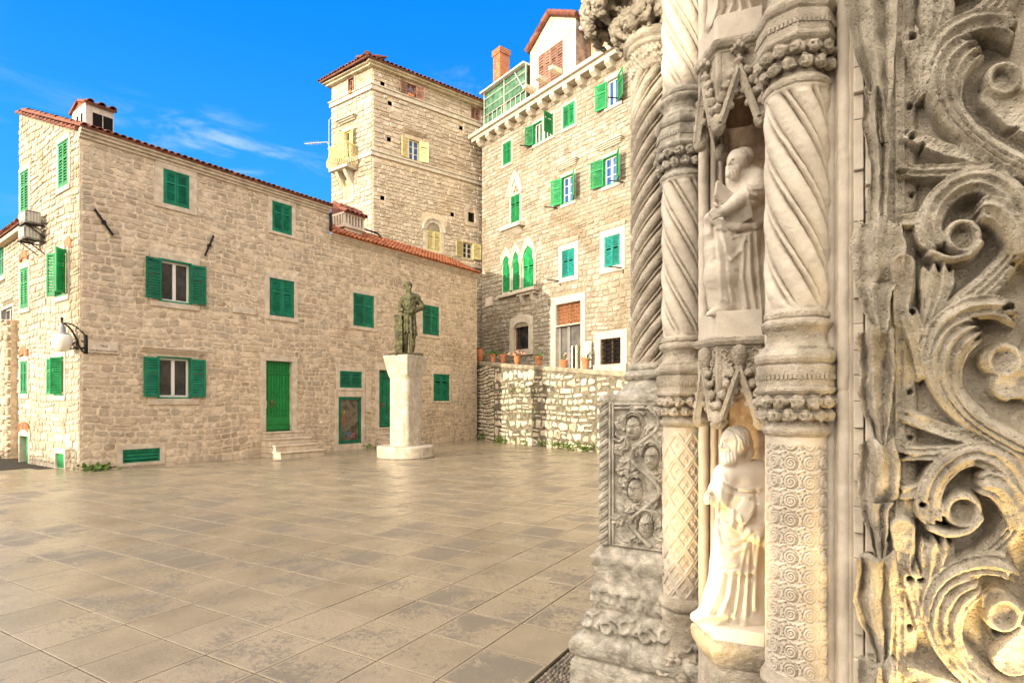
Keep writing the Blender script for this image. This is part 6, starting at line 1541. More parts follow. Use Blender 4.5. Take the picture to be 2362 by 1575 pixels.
    for fx, fz in ((-.045, 1.463), (.055, 1.31), (-.035, 1.135), (.025, .955)):
        e = ((UU-fx)/.040)**2+((ZZ-fz)/.062)**2; hgt = np.where(e < 1.25, np.maximum(hgt*np.clip((e-1)*4, 0, 1), 0), hgt); hgt = np.maximum(hgt, .055*np.sqrt(np.clip(1-e, 0, 1)))
        rim = ((UU-fx)/.052)**2+((ZZ-fz-.008)/.078)**2; hgt = np.maximum(hgt, np.where(ZZ > fz+.01, .034*np.exp(-((rim-1)/.22)**2), 0))
        for s_ in (-1, 1):
            groove([(fx+s_*.008, fz+.012), (fx+s_*.025, fz+.013)], .0055, .014); stroke([(fx+s_*.011, fz+.012), (fx+s_*.022, fz+.012)], .0045, .052); groove([(fx+s_*.012, fz-.006), (fx+s_*.013, fz-.022)], .004, .004)
        stroke([(fx, fz+.020), (fx, fz-.012)], .006, .063); stroke([(fx-.005, fz-.012), (fx+.005, fz-.012)], .006, .064); groove([(fx-.012, fz-.030), (fx+.012, fz-.030)], .0035, .010); groove([(fx-.006, fz-.043), (fx+.006, fz-.043)], .004, .006)
        for k in range(-3, 4): groove([(fx+k*.011, fz+.036), (fx+k*.013, fz+.058)], .0028, .008)
    hgt = hgt+.0035*fbm(np.stack([UU.ravel(), ZZ.ravel(), 0*UU.ravel()], 1), 70, 8, 3).reshape(UU.shape)
    o = PA+NX*(H_-.004); A = np.stack([o.x+AX.x*UU+NX.x*hgt, o.y+AX.y*UU+NX.y*hgt, ZZ], 2); mb = MB(); mb.grid(A)
    mb.build('relief_panel', M['church_grey'], base, smooth=True)
    # frame fillets and the rope along the edge
    mb = MB()
    def rope(u, z0, z1, r):
        cc = PA+NX*(H_-.002)+AX*u; hf = twist(2, .055, 1, r*.55); add_wrap(mb, jitter(wrap((cc.x, cc.y), r, z0, z1, hf, 40, 260), .0022, 60, 7))
    rope(-.212, .83, 1.60, .026); rope(.212, .83, 1.60, .026); mb.build('rope_moulding', M['church_grey'], base, smooth=True)
    mb = MB()
    for u0 in (-.182, -.164, .176): mb.obox(PA+NX*(H_-.01)+AX*u0+Vector((0, 0, .83)), AX*.012, NX*(.028), (0, 0, .77))
    for z in (1.585, 1.565, .832): mb.obox(PA+NX*(H_-.01)-AX*.152+Vector((0, 0, z)), AX*.328, NX*.026, (0, 0, .011))
    mb.build('frame_fillet', M['church_grey'], base, bevel=.003)
    # base of the large column on the pier
    mb = MB(); pr = [(.225, 1.635), (.21, 1.652), (.205, 1.66), (.19, 1.668), (.17, 1.688), (.166, 1.70), (.155, 1.712), (.148, 1.722), (.168, 1.732), (.176, 1.748), (.168, 1.764), (.150, 1.772), (.142, 1.778), (.150, 1.785), (.152, 1.80), (.140, 1.812), (.126, 1.818)]
    th = lambda z_: np.interp(z_, [q for _, q in pr], [p for p, _ in pr]); add_wrap(mb, jitter(wrap(PA, lambda Z_: th(Z_), 1.635, 1.818, lambda T_, Z_: 0*T_, 140, 60), .005, 28, 21))
    col = mb.build('large_column', M['church_grey'], CH, smooth=True, label='large twisted column standing on the corner pier')
    hf = twist(8, .116, 1, .034)
    def f(T_, Z_): e = np.clip((Z_-1.80)/.05, 0, 1)*np.clip((3.45-Z_)/.04, 0, 1); return hf(T_, Z_)*e+.012*(1-e)
    mb = MB(); add_wrap(mb, jitter(wrap(PA, .126, 1.80, 3.45, f, 300, 520), .0016, 45, 5)); mb.build('twisted_shaft', M['church'], col, smooth=True)
    # carved neck band, ring, leaf capital
    def neck(T_, Z_):
        v = (Z_-3.43)/.10; return .006*np.sin(T_*9)*np.sin(v*np.pi)*1.0+.010*np.clip(np.cos(T_*9+3*np.sin(v*6)), -.3, 1)*np.sin(np.clip(v, 0, 1)*np.pi)+.004*np.sin(T_*31+v*17)
    mb = MB(); add_wrap(mb, jitter(wrap(PA, lambda Z_: np.interp(Z_, [3.41, 3.425, 3.44, 3.53, 3.545], [.136, .145, .140, .140, .136]), 3.41, 3.545, neck, 240, 60), .003, 70, 9))
    mb.lathe((PA.x, PA.y, 0), [(.13, 3.535), (.150, 3.54), (.158, 3.55), (.158, 3.56), (.150, 3.565), (.166, 3.57), (.176, 3.585), (.178, 3.60), (.170, 3.615), (.152, 3.625), (.14, 3.63)], 72)
    mb.build('neck_band', M['church'], col, smooth=True)
    # capital: bell with two tiers of big curled leaves, modelled in clay
    c = Clay(PA.y, 1335, 1620, -190, 118, -.42, .44, .0068)
    c.ell((1512, -40, 0), 66, 190, 66, 6); pxr = lambda m: m*F/PA.y
    Z2 = lambda z: HY-F*(z-EYE)/PA.y
    def leaf(a, zb, zt, r0, r1, w_, curl, seed):
        """a leaf rising from radius r0 to r1 and curling over, with side lobes and a midrib groove"""
        Rr = random.Random(seed); d = np.array([math.cos(a), math.sin(a)]); t = np.array([-d[1], d[0]])
        def P(r, z, s_=0): x, y = PA.x+d[0]*r+t[0]*s_, PA.y+d[1]*r+t[1]*s_; return (CX+F*x/y, HY-F*(z-EYE)/y, PA.y-y)
        prof = [(r0, zb), (r0+.015, zb+(zt-zb)*.35), (r0+(r1-r0)*.35, zb+(zt-zb)*.7), (r0+(r1-r0)*.75, zt-.02), (r1, zt), (r1+.03, zt-.03), (r1+.02, zt-.075), (r1-.01, zt-.085)]
        for k in range(-3, 4):
            sp = k/3
            c.chain([(*P(r-.02*sp*sp*(1+.5*i/7), z-.045*abs(sp)*(i/7)*1.2, sp*w_*(.45+.75*min(1, i/4.0))*(1-.35*(i > 5))), (8.5-.4*abs(k))*(1 if i < 6 else .85)) for i, (r, z) in enumerate(prof)], 2.0)
    for i in range(7): leaf(i*2*math.pi/7+.45, 3.62, 3.755, .145, .215, .055, 1, i)
    for i in range(8): leaf(i*2*math.pi/8+.20, 3.66, 3.87, .17, .29+.02*(i % 2), .075, 1, i+20)
    # corner volute that reaches out over the square
    for (aa, rr) in ((math.radians(212), .36), (math.radians(150), .38), (math.radians(270), .36), (math.radians(180), .37)):
        leaf(aa, 3.66, 3.86, .2, rr, .10, 1, int(rr*100)+int(aa*10))
    c.rough(.010, 40, 5, 3); c.rough(.006, 95, 9, 2)
    mb = MB(); c.add_to(mb); mb.build('capital', M['church'], col, smooth=True)
    mb = MB(); oct_prism(mb, (PA.x, PA.y, 0), [(.30, 4.0), (.38, 4.02), (.38, 4.12), (.3, 4.2)], n=4, a0=math.atan2(NX.y, NX.x)+math.pi/4); mb.build('abacus', M['church'], col)
pier()
# ---- wall behind the columns, niche, mouldings
NC = Vector((.99, 2.50, 0))                                         # axis of the niche figures
def plan_prism(name, pts, z0, z1, mat_, parent=CH, bevel=0, **k):
    mb = MB(); mb.prism([(x, y, z0) for x, y in pts], (0, 0, z1-z0)); return mb.build(name, mat_, parent, bevel=bevel, **k)
def church_body():
    ZT = 6.5
    # body of the wall: behind the pier, splayed jamb with the niche cut in, leaf panel face, then back
    P = [(.985, 3.10), (1.0, 2.80)]
    nic = [(1.02, 2.77)]+[(1.06+.135*math.sin(math.pi*t), 2.74-.50*t) for t in np.linspace(0.03, .97, 12)]+[(1.075, 2.235)]
    Q = [(1.09, 2.21), (1.19, 2.02), (1.20, 1.945)]
    o = Vector((1.203, 1.93, 0)); e = o+AX*1.6
    pts = P+nic+Q+[(o.x, o.y), (e.x, e.y), (e.x+.6, e.y+1.0), (5.5, 6.5), (2.6, 5.6), (1.45, 3.9)]
    plan_prism('wall', pts, -.3, ZT, M['church'])
    plan_prism('nave_wall', [(1.50, 4.0), (8.8, 16.4), (12.5, 16.4), (12.5, 5), (5.4, 4.2)], -.3, 11, M['church'])
    # brown back of the niche
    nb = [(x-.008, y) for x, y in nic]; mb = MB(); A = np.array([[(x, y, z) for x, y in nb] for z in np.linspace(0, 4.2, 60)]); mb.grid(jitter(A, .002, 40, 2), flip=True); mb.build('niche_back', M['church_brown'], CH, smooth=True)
    # vertical mouldings that frame the niche and the jamb
    def roll(x, y, r, z0, z1, m_='church_pale', seed=1, n=28):
        mb = MB(); add_wrap(mb, jitter(wrap((x, y), r, z0, z1, lambda T_, Z_: -.004*np.exp(-(((Z_*1.0) % .82)/.004)**2), n, 400), .0016, 28, seed)); return mb.build('jamb_moulding', M[m_], CH, smooth=True)
    roll(.912, 2.745, .0235, .1, 4.2, seed=2); roll(.957, 2.735, .016, .1, 4.2, seed=3); roll(.988, 2.73, .012, .1, 4.2, seed=4)
    roll(.990, 2.215, .0165, .1, 4.2, seed=5); 
    roll(1.137, 2.062, .0225, .1, 4.2, seed=6, n=40); roll(1.158, 2.010, .0225, .1, 4.2, seed=7, n=40)
    mb = MB(); mb.prism([(1.10, 2.10, .0), (1.125, 2.085, .0), (1.165, 1.985, .0), (1.24, 1.975, 0), (1.2, 2.1, 0)], (0, 0, 4.3)); mb.build('jamb_backing', M['church_pale'], CH)
    # strip of alternating blocks
    R_ = random.Random(8); z = .3
    mb = MB(); ps = .1735/2
    while z < 3.4:
        h = ps+R_.uniform(-.004, .004)
        for col, (x, y, wx) in enumerate(((1.166, 1.968, .030), (1.192, 1.945, .046))):
            zz = z+(.35*h if col else 0); o = Vector((x, y, zz)); d = NX*(.020 if (int(round(z/ps))+col) % 2 else .004)+NX*R_.uniform(-.0015, .0015)
            mb.obox(o-NX*.05, AX*(wx-.001), NX*.05+d, (0, 0, h-.0016))
        z += h
    mb.build('block_strip', M['church_pale'], CH, bevel=.003)
church_body()
HEXA = math.radians(217)
def hexpt(r, k, z, c=NC, da=0.0): a = HEXA+math.pi/3*k+da; return Vector((c.x+r*math.cos(a), c.y+r*math.sin(a), z))
def hex_stack(mb, prof, amp=.0015, c=NC, f=45):
    oct_prism(mb, (c.x, c.y, 0), prof, n=6, a0=HEXA, amp=amp)
def canopy(zb, name_label, mat_='church', pine=False, seed=1):
    """hexagonal canopy over a niche figure: gablets on its faces, pendants at the corners, shelf on top"""
    zp, za, zt = zb, zb+.225, zb+.315
    mb = MB(); hex_stack(mb, [(.165, zt-.10), (.165, zt-.012), (.172, zt-.008), (.172, zt), (.186, zt+.006), (.190, zt+.012), (.196, zt+.02), (.196, zt+.034), (.188, zt+.040)], .0022)
    base = mb.build('niche_canopy', M[mat_], CH, label=name_label)
    mb = MB(); hex_stack(mb, [(.172, zt+.038), (.172, zt+.145)], .0006); mb.build('shelf_slab', M['church_pale'] if pine else M['church_pale'], base, bevel=.002)
    # vaulted hollow underneath
    mb = MB(); A = []
    for i in range(12):
        v = i/11; r = .150*math.cos(v*math.pi/2*.98); z = zt-.19+.12*math.sin(v*math.pi/2); A.append([(NC.x+r*(1+.10*math.cos(6*(a-HEXA)))*math.cos(a), NC.y+r*(1+.10*math.cos(6*(a-HEXA)))*math.sin(a), z-.018*abs(math.sin(3*(a-HEXA)))) for a in np.linspace(0, 2*math.pi, 73)])
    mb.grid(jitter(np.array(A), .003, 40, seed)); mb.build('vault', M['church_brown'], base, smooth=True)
    for k in (-2, -1, 0, 1):                                         # faces between corner k and k+1
        a, b = hexpt(.168, k, 0), hexpt(.168, k+1, 0); d = (b-a); w_ = d.length; u = d.normalized(); nn = Vector((u.y, -u.x, 0)); 
        if nn.dot((a+b)/2-NC) < 0: nn = -nn
        m_ = (a+b)/2; Zv = Vector((0, 0, 1)); mb = MB()
        F_ = lambda s, z, dd=0: m_+u*s+nn*dd+Zv*z
        hw = w_/2-.004
        # panel behind the gablet down to the trefoil arch
        n = 14; top = [(-hw, zt-.01), (hw, zt-.01)]
        arch = [(hw*.86*math.cos(math.pi*i/n), zb+.065+.085*math.sin(math.pi*i/n)**.8*(1-.22*abs(math.sin(3*math.pi*i/n)))) for i in range(n+1)]
        for i in range(n):
            (x0, z0), (x1, z1) = arch[i], arch[i+1]; q = [F_(x0, z0, -.012), F_(x1, z1, -.012), F_(x1, zt-.01, -.012), F_(x0, zt-.01, -.012)]; mb.prism([tuple(p) for p in q], nn*.010)
        for s_ in (-1, 1): q = [F_(s_*hw, zb+.03, -.012), F_(s_*hw*.86, zb+.03, -.012), F_(s_*hw*.86, zt-.01, -.012), F_(s_*hw, zt-.01, -.012)]; mb.prism([tuple(p) for p in q], nn*.012)
        # raking gablet: stepped roll moulding on each side
        for s_ in (-1, 1):
            for (off, r, o2) in ((0, .0115, .012), (.017, .007, .008), (.028, .005, .004)):
                p0 = F_(s_*(hw-.006-off*.55), zb+.005, o2+.008); p1 = F_(s_*.002, za-off*1.7, o2+.008); mb.tube([p0, p1], [r, r*.92], 8)
                if off == 0: mb.obox(p0-u*.006-nn*.012, u*.012, nn*.026, p1-p0)
            # cusped lobes inside
            for t in (.35, .68): p = F_(s_*(hw-.02)*(1-t)*.80, zb+.02+(za-zb)*t*.72, .004); mb.sphere(p, .013, 5, sq=(1, 1, 1.2))
        g = mb.build('gablet', M[mat_], base, smooth=False)
        # crockets up the rake and the finial
        mk = MB(); Rr = random.Random(seed*10+k)
        for s_ in (-1, 1):
            for t in (.16, .36, .56, .76):
                p = F_(s_*(hw+.006)*(1-t)+s_*.010, zb+.02+(za-zb)*t+.012, .016); A = []
                for i in range(9):
                    v = math.pi*i/8; A.append([tuple(p+u*s_*(.017*math.sin(v)*(1+.3*math.cos(3*j*.52))*math.cos(j*.524))+nn*(.016*math.sin(v)*math.sin(j*.524))-Zv*(.019*math.cos(v))) for j in range(12)])
                add_wrap(mk, jitter(np.array(A), .006, 80, seed+int(t*100), 2))
                mk.tube([F_(s_*(hw)*(1-t), zb+.01+(za-zb)*t, .012), p], [.006, .010], 6)
        if not pine:
            mk.lathe(tuple(F_(0, za-.012, .014)), [(.009, 0), (.008, .022), (.019, .030), (.021, .036), (.018, .042), (.008, .050), (.010, .06)], 10)
            for j in range(6):
                a_ = j*math.pi/3; d_ = u*math.cos(a_)+nn*math.sin(a_); p = F_(0, za+.045, .014); mk.tube([p, p+d_*.014+Zv*.022, p+d_*.028+Zv*.028, p+d_*.030+Zv*.014], [.006, .009, .011, .007], 6)
            mk.sphere(F_(0, za+.094, .014), .015, 6, sq=(1, 1, 1.1))
        else:
            p = F_(0, za+.045, .012); A = []
            for i in range(22):
                v = math.pi*i/21; A.append([tuple(p+(u*math.cos(j*math.pi/14)+nn*math.sin(j*math.pi/14))*(.028*math.sin(v)*(1-.25*math.cos(v))*(1+.16*math.sin(j*math.pi/14*7)*math.sin(i*1.6)))-Zv*(.050*math.cos(v))) for j in range(28)])
            add_wrap(mk, np.array(A)); mk.lathe(tuple(F_(0, za-.012, .01)), [(.008, 0), (.020, .008), (.022, .014), (.012, .02)], 10)
            for s_ in (-1, 1):
                for (x, z, r) in ((.036, .02, .014), (.060, .062, .015), (.052, -.04, .012)):
                    c_ = F_(s_*x, za+z, .0); mk.tube([c_+(u*math.cos(t)+Zv*math.sin(t))*r*(1-.05*t) for t in [i*.5 for i in range(13)]], [.006]*13, 6)
                    mk.tube([c_-Zv*.03-u*s_*.015, c_-Zv*r], .006, 6)
        mk.build('finial', M[mat_], base, smooth=True)
    # pendants at the corners
    for k in (-2, -1, 0, 1, 2):
        p = hexpt(.166, k, zb); mb = MB(); A = []
        for i in range(12):
            v = i/11; r = .016+.018*math.sin(v*math.pi)**.7*(1-.3*v); A.append([(p.x+r*(1+.10*math.cos(4*j*math.pi/10+seed))*math.cos(j*math.pi/10), p.y+r*math.sin(j*math.pi/10), zb-.028+.075*v) for j in range(20)])
        add_wrap(mb, jitter(np.array(A), .004, 60, seed+k+5)); mb.build('pendant', M[mat_], base, smooth=True)
        mb = MB(); q = hexpt(.163, k, zb+.03); mb.obox(q-Vector((.010, .010, 0)), (.02, 0, 0), (0, .02, 0), (0, 0, zt-zb-.04)); mb.build('corner_shaft', M[mat_], base, bevel=.003)
canopy(1.518, 'lower niche canopy with pine cone finials', 'church', True, 3); canopy(2.745, 'upper niche canopy with crocketed gablets', 'church', False, 5)
def niche_pedestal():
    mb = MB(); hex_stack(mb, [(.168, .10), (.168, .50), (.178, .512), (.186, .53), (.196, .55), (.206, .575), (.207, .597), (.200, .612), (.192, .618)], .003); mb.build('niche_pedestal', M['church'], CH, label='polygonal stone pedestal below the lower figure')
niche_pedestal()
# ================================================================ acanthus scroll panel
LP = Facade((1.203, 1.93), math.degrees(math.atan2(AX.x, AX.y)))
LPm = Facade((LP.P(0, 0, .05).x, LP.P(0, 0, .05).y), math.degrees(math.atan2(AX.x, AX.y)))
def scrolls():
    S0, S1, Z0, Z1 = -.01, .66, .32, 3.22; hs = .0034
    U = np.arange(S0, S1, hs); Zp = np.arange(Z0, Z1, hs); UU, ZZ = np.meshgrid(U, Zp); H_ = np.zeros_like(UU)
    P3 = np.stack([UU.ravel(), ZZ.ravel(), 0*UU.ravel()], 1)
    PXM = F/1.80                                            # pixels per metre about this deep
    def q(px, py): s, z = LPm.hit(px, py); return (s, z)
    def smooth(pts, n=6):
        """Catmull-Rom through the traced points"""
        P = [np.array(p, float) for p in pts]; P = [2*P[0]-P[1]]+P+[2*P[-1]-P[-2]]; out = []
        for i in range(1, len(P)-2):
            for k in range(n):
                t = k/n; out.append(.5*((2*P[i])+(-P[i-1]+P[i+1])*t+(2*P[i-1]-5*P[i]+4*P[i+1]-P[i+2])*t*t+(-P[i-1]+3*P[i]-3*P[i+1]+P[i+2])*t**3))
        out.append(P[-2]); return out
    def dist(pts):
        pts = np.array(pts); m = .09
        a0, a1 = np.searchsorted(U, [pts[:, 0].min()-m, pts[:, 0].max()+m]); b0, b1 = np.searchsorted(Zp, [pts[:, 1].min()-m, pts[:, 1].max()+m])
        if a1 <= a0 or b1 <= b0: return None
        sl = (slice(b0, b1), slice(a0, a1)); X_, Y_ = UU[sl], ZZ[sl]; D = np.full(X_.shape, 9.0); T_ = np.zeros(X_.shape); n = len(pts)-1
        for i in range(n):
            d = pts[i+1]-pts[i]; t = np.clip(((X_-pts[i, 0])*d[0]+(Y_-pts[i, 1])*d[1])/((d*d).sum()+1e-12), 0, 1); e = np.hypot(X_-pts[i, 0]-t*d[0], Y_-pts[i, 1]-t*d[1]); b = e < D; D = np.where(b, e, D); T_ = np.where(b, (i+t)/n, T_)
        return sl, D, T_
    def ridge(pts, w0, w1, h0, h1, pw=.5):
        """raised roll; widths in photo pixels, heights in metres, from the first point to the last"""
        r = dist(smooth([q(*p) for p in pts]))
        if r is None: return
        k_ = 1.7 if pw == .5 and w0 > 5 else (1.25 if pw < .45 else 1.0); hk = 1.45 if pw < .45 else 1.25
        sl, D, T_ = r; w_ = k_*(w0+(w1-w0)*T_)/PXM; h = hk*(h0+(h1-h0)*T_)*prof(D/w_, pw); H_[sl] = np.maximum(H_[sl], h)
    def prof(t, pw):
        if pw == .5: return (.70+.30*np.clip(t, 0, 1)**2.0)*np.clip((1-t)/.20, 0, 1)**.55
        return np.clip(1-t**2, 0, 1)**(.5 if pw == .49 else pw)
    def groove(pts, w_, dep):
        r = dist(smooth([q(*p) for p in pts]))
        if r is None: return
        sl, D, T_ = r; H_[sl] -= dep*np.exp(-(D/(w_/PXM))**2)
    def hole(px, py, rx, rz=None, dep=.05):
        s, z = q(px, py); rx, rz = rx/PXM, (rz or rx)/PXM; e = ((UU-s)/rx)**2+((ZZ-z)/rz)**2; H_[...] = np.where(e < 1, np.minimum(H_, .004+np.clip(e-.7, 0, 1)*.02), H_)
    # ---------------- right hand volutes: leaf of four flutes sweeping up and over to the right, ring at the heart
    def leaf(f, outer_, inner, n, h0, h1, dome=.0, base=.80, ser=.05, seed=1):
        """broad fluted leaf between two traced edges, from its root to its tip: hollow channels with sharp ridges between, ragged tip"""
        O = np.array(smooth([q(*p) for p in f(outer_)], 14)); I_ = np.array(smooth([q(*p) for p in f(inner)], 14)); m_ = 460
        def res(P): d = np.r_[0, np.cumsum(np.hypot(*np.diff(P, axis=0).T))]; d /= d[-1]; t = np.linspace(0, 1, m_); return np.stack([np.interp(t, d, P[:, 0]), np.interp(t, d, P[:, 1])], 1)
        O, I_ = res(O), res(I_); u = np.linspace(0, 1, 190); t = np.linspace(0, 1, m_); U_, T_ = np.meshgrid(u, t)
        X_ = O[:, 0:1]*(1-U_)+I_[:, 0:1]*U_; Y_ = O[:, 1:2]*(1-U_)+I_[:, 1:2]*U_
        fl = 1-np.abs(np.sin(np.pi*n*U_))**.75
        cut = 1-ser*np.abs(np.sin(np.pi*n*U_+.6))-.5*ser*(1+np.sin(U_*23+seed))*.5
        h = (h0+(h1-h0)*T_)*(base+(1-base)*fl)+dome*np.sin(np.pi*U_)
        h = h*np.clip(np.minimum(U_, 1-U_)/.05, 0, 1)**.45*np.clip((cut-T_)/.03, 0, 1)**.5*np.clip(T_/.03+.5, 0, 1)
        h = h+.004*np.sin(T_*40+seed)*np.clip((U_-.93)*14, 0, 1)
        a = np.rint((X_-U[0])/hs).astype(int); b = np.rint((Y_-Zp[0])/hs).astype(int); ok = (a >= 0) & (a < len(U)) & (b >= 0) & (b < len(Zp)); np.maximum.at(H_, (b[ok], a[ok]), h[ok])
    def disc(px, py, r, h): s, z = q(px, py); e = ((UU-s)**2+(ZZ-z)**2)/(r/PXM)**2; H_[...] = np.where(e < 1, np.maximum(H_, h-.016*e), H_)
    def unit_a(dy):
        f = lambda L_: [(x, y-184+dy) for x, y in L_]
        g = lambda pts, *a, **k: ridge(f(pts), *a, **k)
        g([(2400, 400), (2300, 352), (2225, 290), (2182, 222), (2186, 165), (2222, 118)], 20, 18, .050, .055, .35)
        leaf(f, [(2400, 436), (2300, 396), (2200, 325), (2142, 246), (2128, 180), (2150, 118), (2200, 84), (2258, 92)], [(2420, 392), (2330, 352), (2262, 312), (2226, 262), (2220, 212), (2234, 172), (2256, 148), (2276, 128)], 4, .078, .105, .012, .76, .05, dy)
        leaf(f, [(2124, 205), (2122, 160), (2146, 96), (2214, 48), (2296, 40), (2358, 78)], [(2156, 196), (2168, 152), (2198, 112), (2246, 90), (2300, 92), (2340, 116)], 2, .080, .128, .010, .78, .07, dy+3)
        an = [i*math.pi*2/14 for i in range(15)]; g([(2314+35*math.cos(a), 186+33*math.sin(a)) for a in an], 11, 11, .058, .058, .49); disc(2314, dy+2, 33, .036)
        g([(2345, 205), (2380, 222), (2420, 200)], 9, 9, .056, .06, .49); g([(2286, 212), (2292, 240), (2320, 262), (2362, 268)], 6, 5, .030, .026, .49)
        leaf(f, [(2290, 372), (2200, 380), (2120, 384), (2064, 380)], [(2300, 404), (2200, 412), (2128, 416), (2066, 412)], 2, .070, .095, .0, .82, .10, dy)
        leaf(f, [(2250, 352), (2180, 330), (2116, 306), (2068, 296)], [(2262, 382), (2180, 366), (2110, 338), (2070, 322)], 1, .066, .080, .0, .85, .10, dy)
        leaf(f, [(2118, 235), (2098, 160), (2082, 110), (2078, 66)], [(2142, 215), (2136, 150), (2124, 100), (2112, 60)], 2, .064, .098, .0, .80, .10, dy+1)
        for pts in ([(2300, 330), (2262, 300), (2246, 262)],): groove(f(pts), 3, .008)
    def unit_b(dy):
        f = lambda L_: [(x, y-547+dy) for x, y in L_]
        g = lambda pts, *a, **k: ridge(f(pts), *a, **k)
        leaf(f, [(2152, 822), (2218, 742), (2304, 670), (2362, 588), (2384, 500)], [(2122, 790), (2174, 704), (2258, 634), (2314, 572), (2332, 500)], 4, .060, .082, .006, .80, .02, dy)
        leaf(f, [(2384, 530), (2376, 462), (2332, 412), (2262, 392), (2190, 410), (2136, 456), (2108, 520), (2116, 568), (2154, 598)], [(2310, 545), (2298, 492), (2270, 462), (2240, 452), (2208, 466), (2184, 492), (2172, 524), (2176, 552), (2190, 568)], 3, .084, .100, .014, .80, .02, dy+1)
        an = [i*math.pi*2/14 for i in range(15)]; g([(2217+36*math.cos(a), 551+33*math.sin(a)) for a in an], 11, 11, .078, .078, .49); disc(2217, dy+4, 34, .050)
        g([(2146, 590), (2185, 604), (2228, 596), (2256, 568)], 13, 11, .088, .088, .49)
        leaf(f, [(2372, 590), (2356, 520), (2318, 474), (2268, 462), (2246, 484)], [(2324, 596), (2306, 552), (2288, 526), (2266, 516), (2252, 510)], 2, .092, .125, .012, .78, .06, dy+2)
        leaf(f, [(2192, 606), (2202, 650), (2182, 696), (2152, 748), (2128, 806)][::-1], [(2126, 606), (2118, 650), (2124, 700), (2116, 750), (2108, 806)][::-1], 3, .058, .100, .012, .78, .08, dy+4)
        leaf(f, [(2140, 470), (2112, 492), (2068, 500)], [(2150, 500), (2114, 524), (2070, 526)], 1, .070, .085, 0, .85, .1, dy)
    for dy in (184-646+18, 184, 830, 1413): unit_a(dy)
    for dy in (547-623, 547, 1170, 1770): unit_b(dy)
    # main stem of each scroll beyond the frame and sheath leaves at the right edge
    for y in (330, 940, 1500): ridge([(2300, y-110), (2360, y-60), (2440, y-40), (2520, y-90)], 20, 22, .05, .06, .5)
    for y in (560, 1190): ridge([(2360, y-40), (2420, y+40), (2440, y+150), (2400, y+260), (2330, y+330)], 18, 22, .055, .065, .5)
    # centre rib and the small leaf buds beside it
    ridge([(2066, -200), (2066, 700), (2068, 1700)], 34, 34, .030, .030, .3)
    ridge([(2076, -200), (2076, 700), (2078, 1700)], 7, 7, .052, .052); ridge([(2098, -200), (2100, 800), (2104, 1700)], 3, 3, .022, .022); ridge([(2111, -200), (2113, 800), (2117, 1700)], 2.5, 2.5, .018, .018)
    for y in (640, 1240): ridge([(2080, y-25), (2082, y+10), (2078, y+60), (2076, y+105)], 17, 9, .085, .06); ridge([(2092, y-10), (2096, y+30), (2088, y+70)], 10, 7, .07, .05)
    for y in (96, 240, 320, 446, 720, 905, 1010, 1330, 1450): hole(2098+(y % 7), y, 6, 7)
    for y in (268, 340, 925, 1022, 1160, 1335, 1506): hole(2122+(y % 9)*.6, y, 5, 6)
    for x, y in ((2350, 36), (2335, 300), (2345, 610), (2320, 715), (2330, 690), (2345, 925), (2322, 1284), (2330, 1330)): hole(x, y, 13, 5)
    # wear: rough tool marks, chipped edges, drilled specks
    n1 = fbm(P3, 24, 31, 4).reshape(UU.shape); n2 = fbm(P3, 85, 57, 3).reshape(UU.shape)
    H_ += (.0042*n1+.0020*n2)*(.5+np.clip(H_/.05, 0, 1)); H_ += .010*np.clip(n1-.35, 0, 1)*-1*np.clip(H_/.06, 0, 1)
    # ease vertical cliffs a little so the mesh stays clean, keep hollows deep
    K = H_.copy(); K[1:-1, 1:-1] = (H_[1:-1, 1:-1]*4+H_[:-2, 1:-1]+H_[2:, 1:-1]+H_[1:-1, :-2]+H_[1:-1, 2:])/8
    o = LP.O; A = np.stack([o.x+LP.D.x*UU+LP.n.x*K, o.y+LP.D.y*UU+LP.n.y*K, ZZ], 2); mb = MB(); mb.grid(A); mb.build('leaf_scroll_panel', M['church_leaf'], CH, smooth=True, label='panel of big curling acanthus scrolls at the right edge')
scrolls()
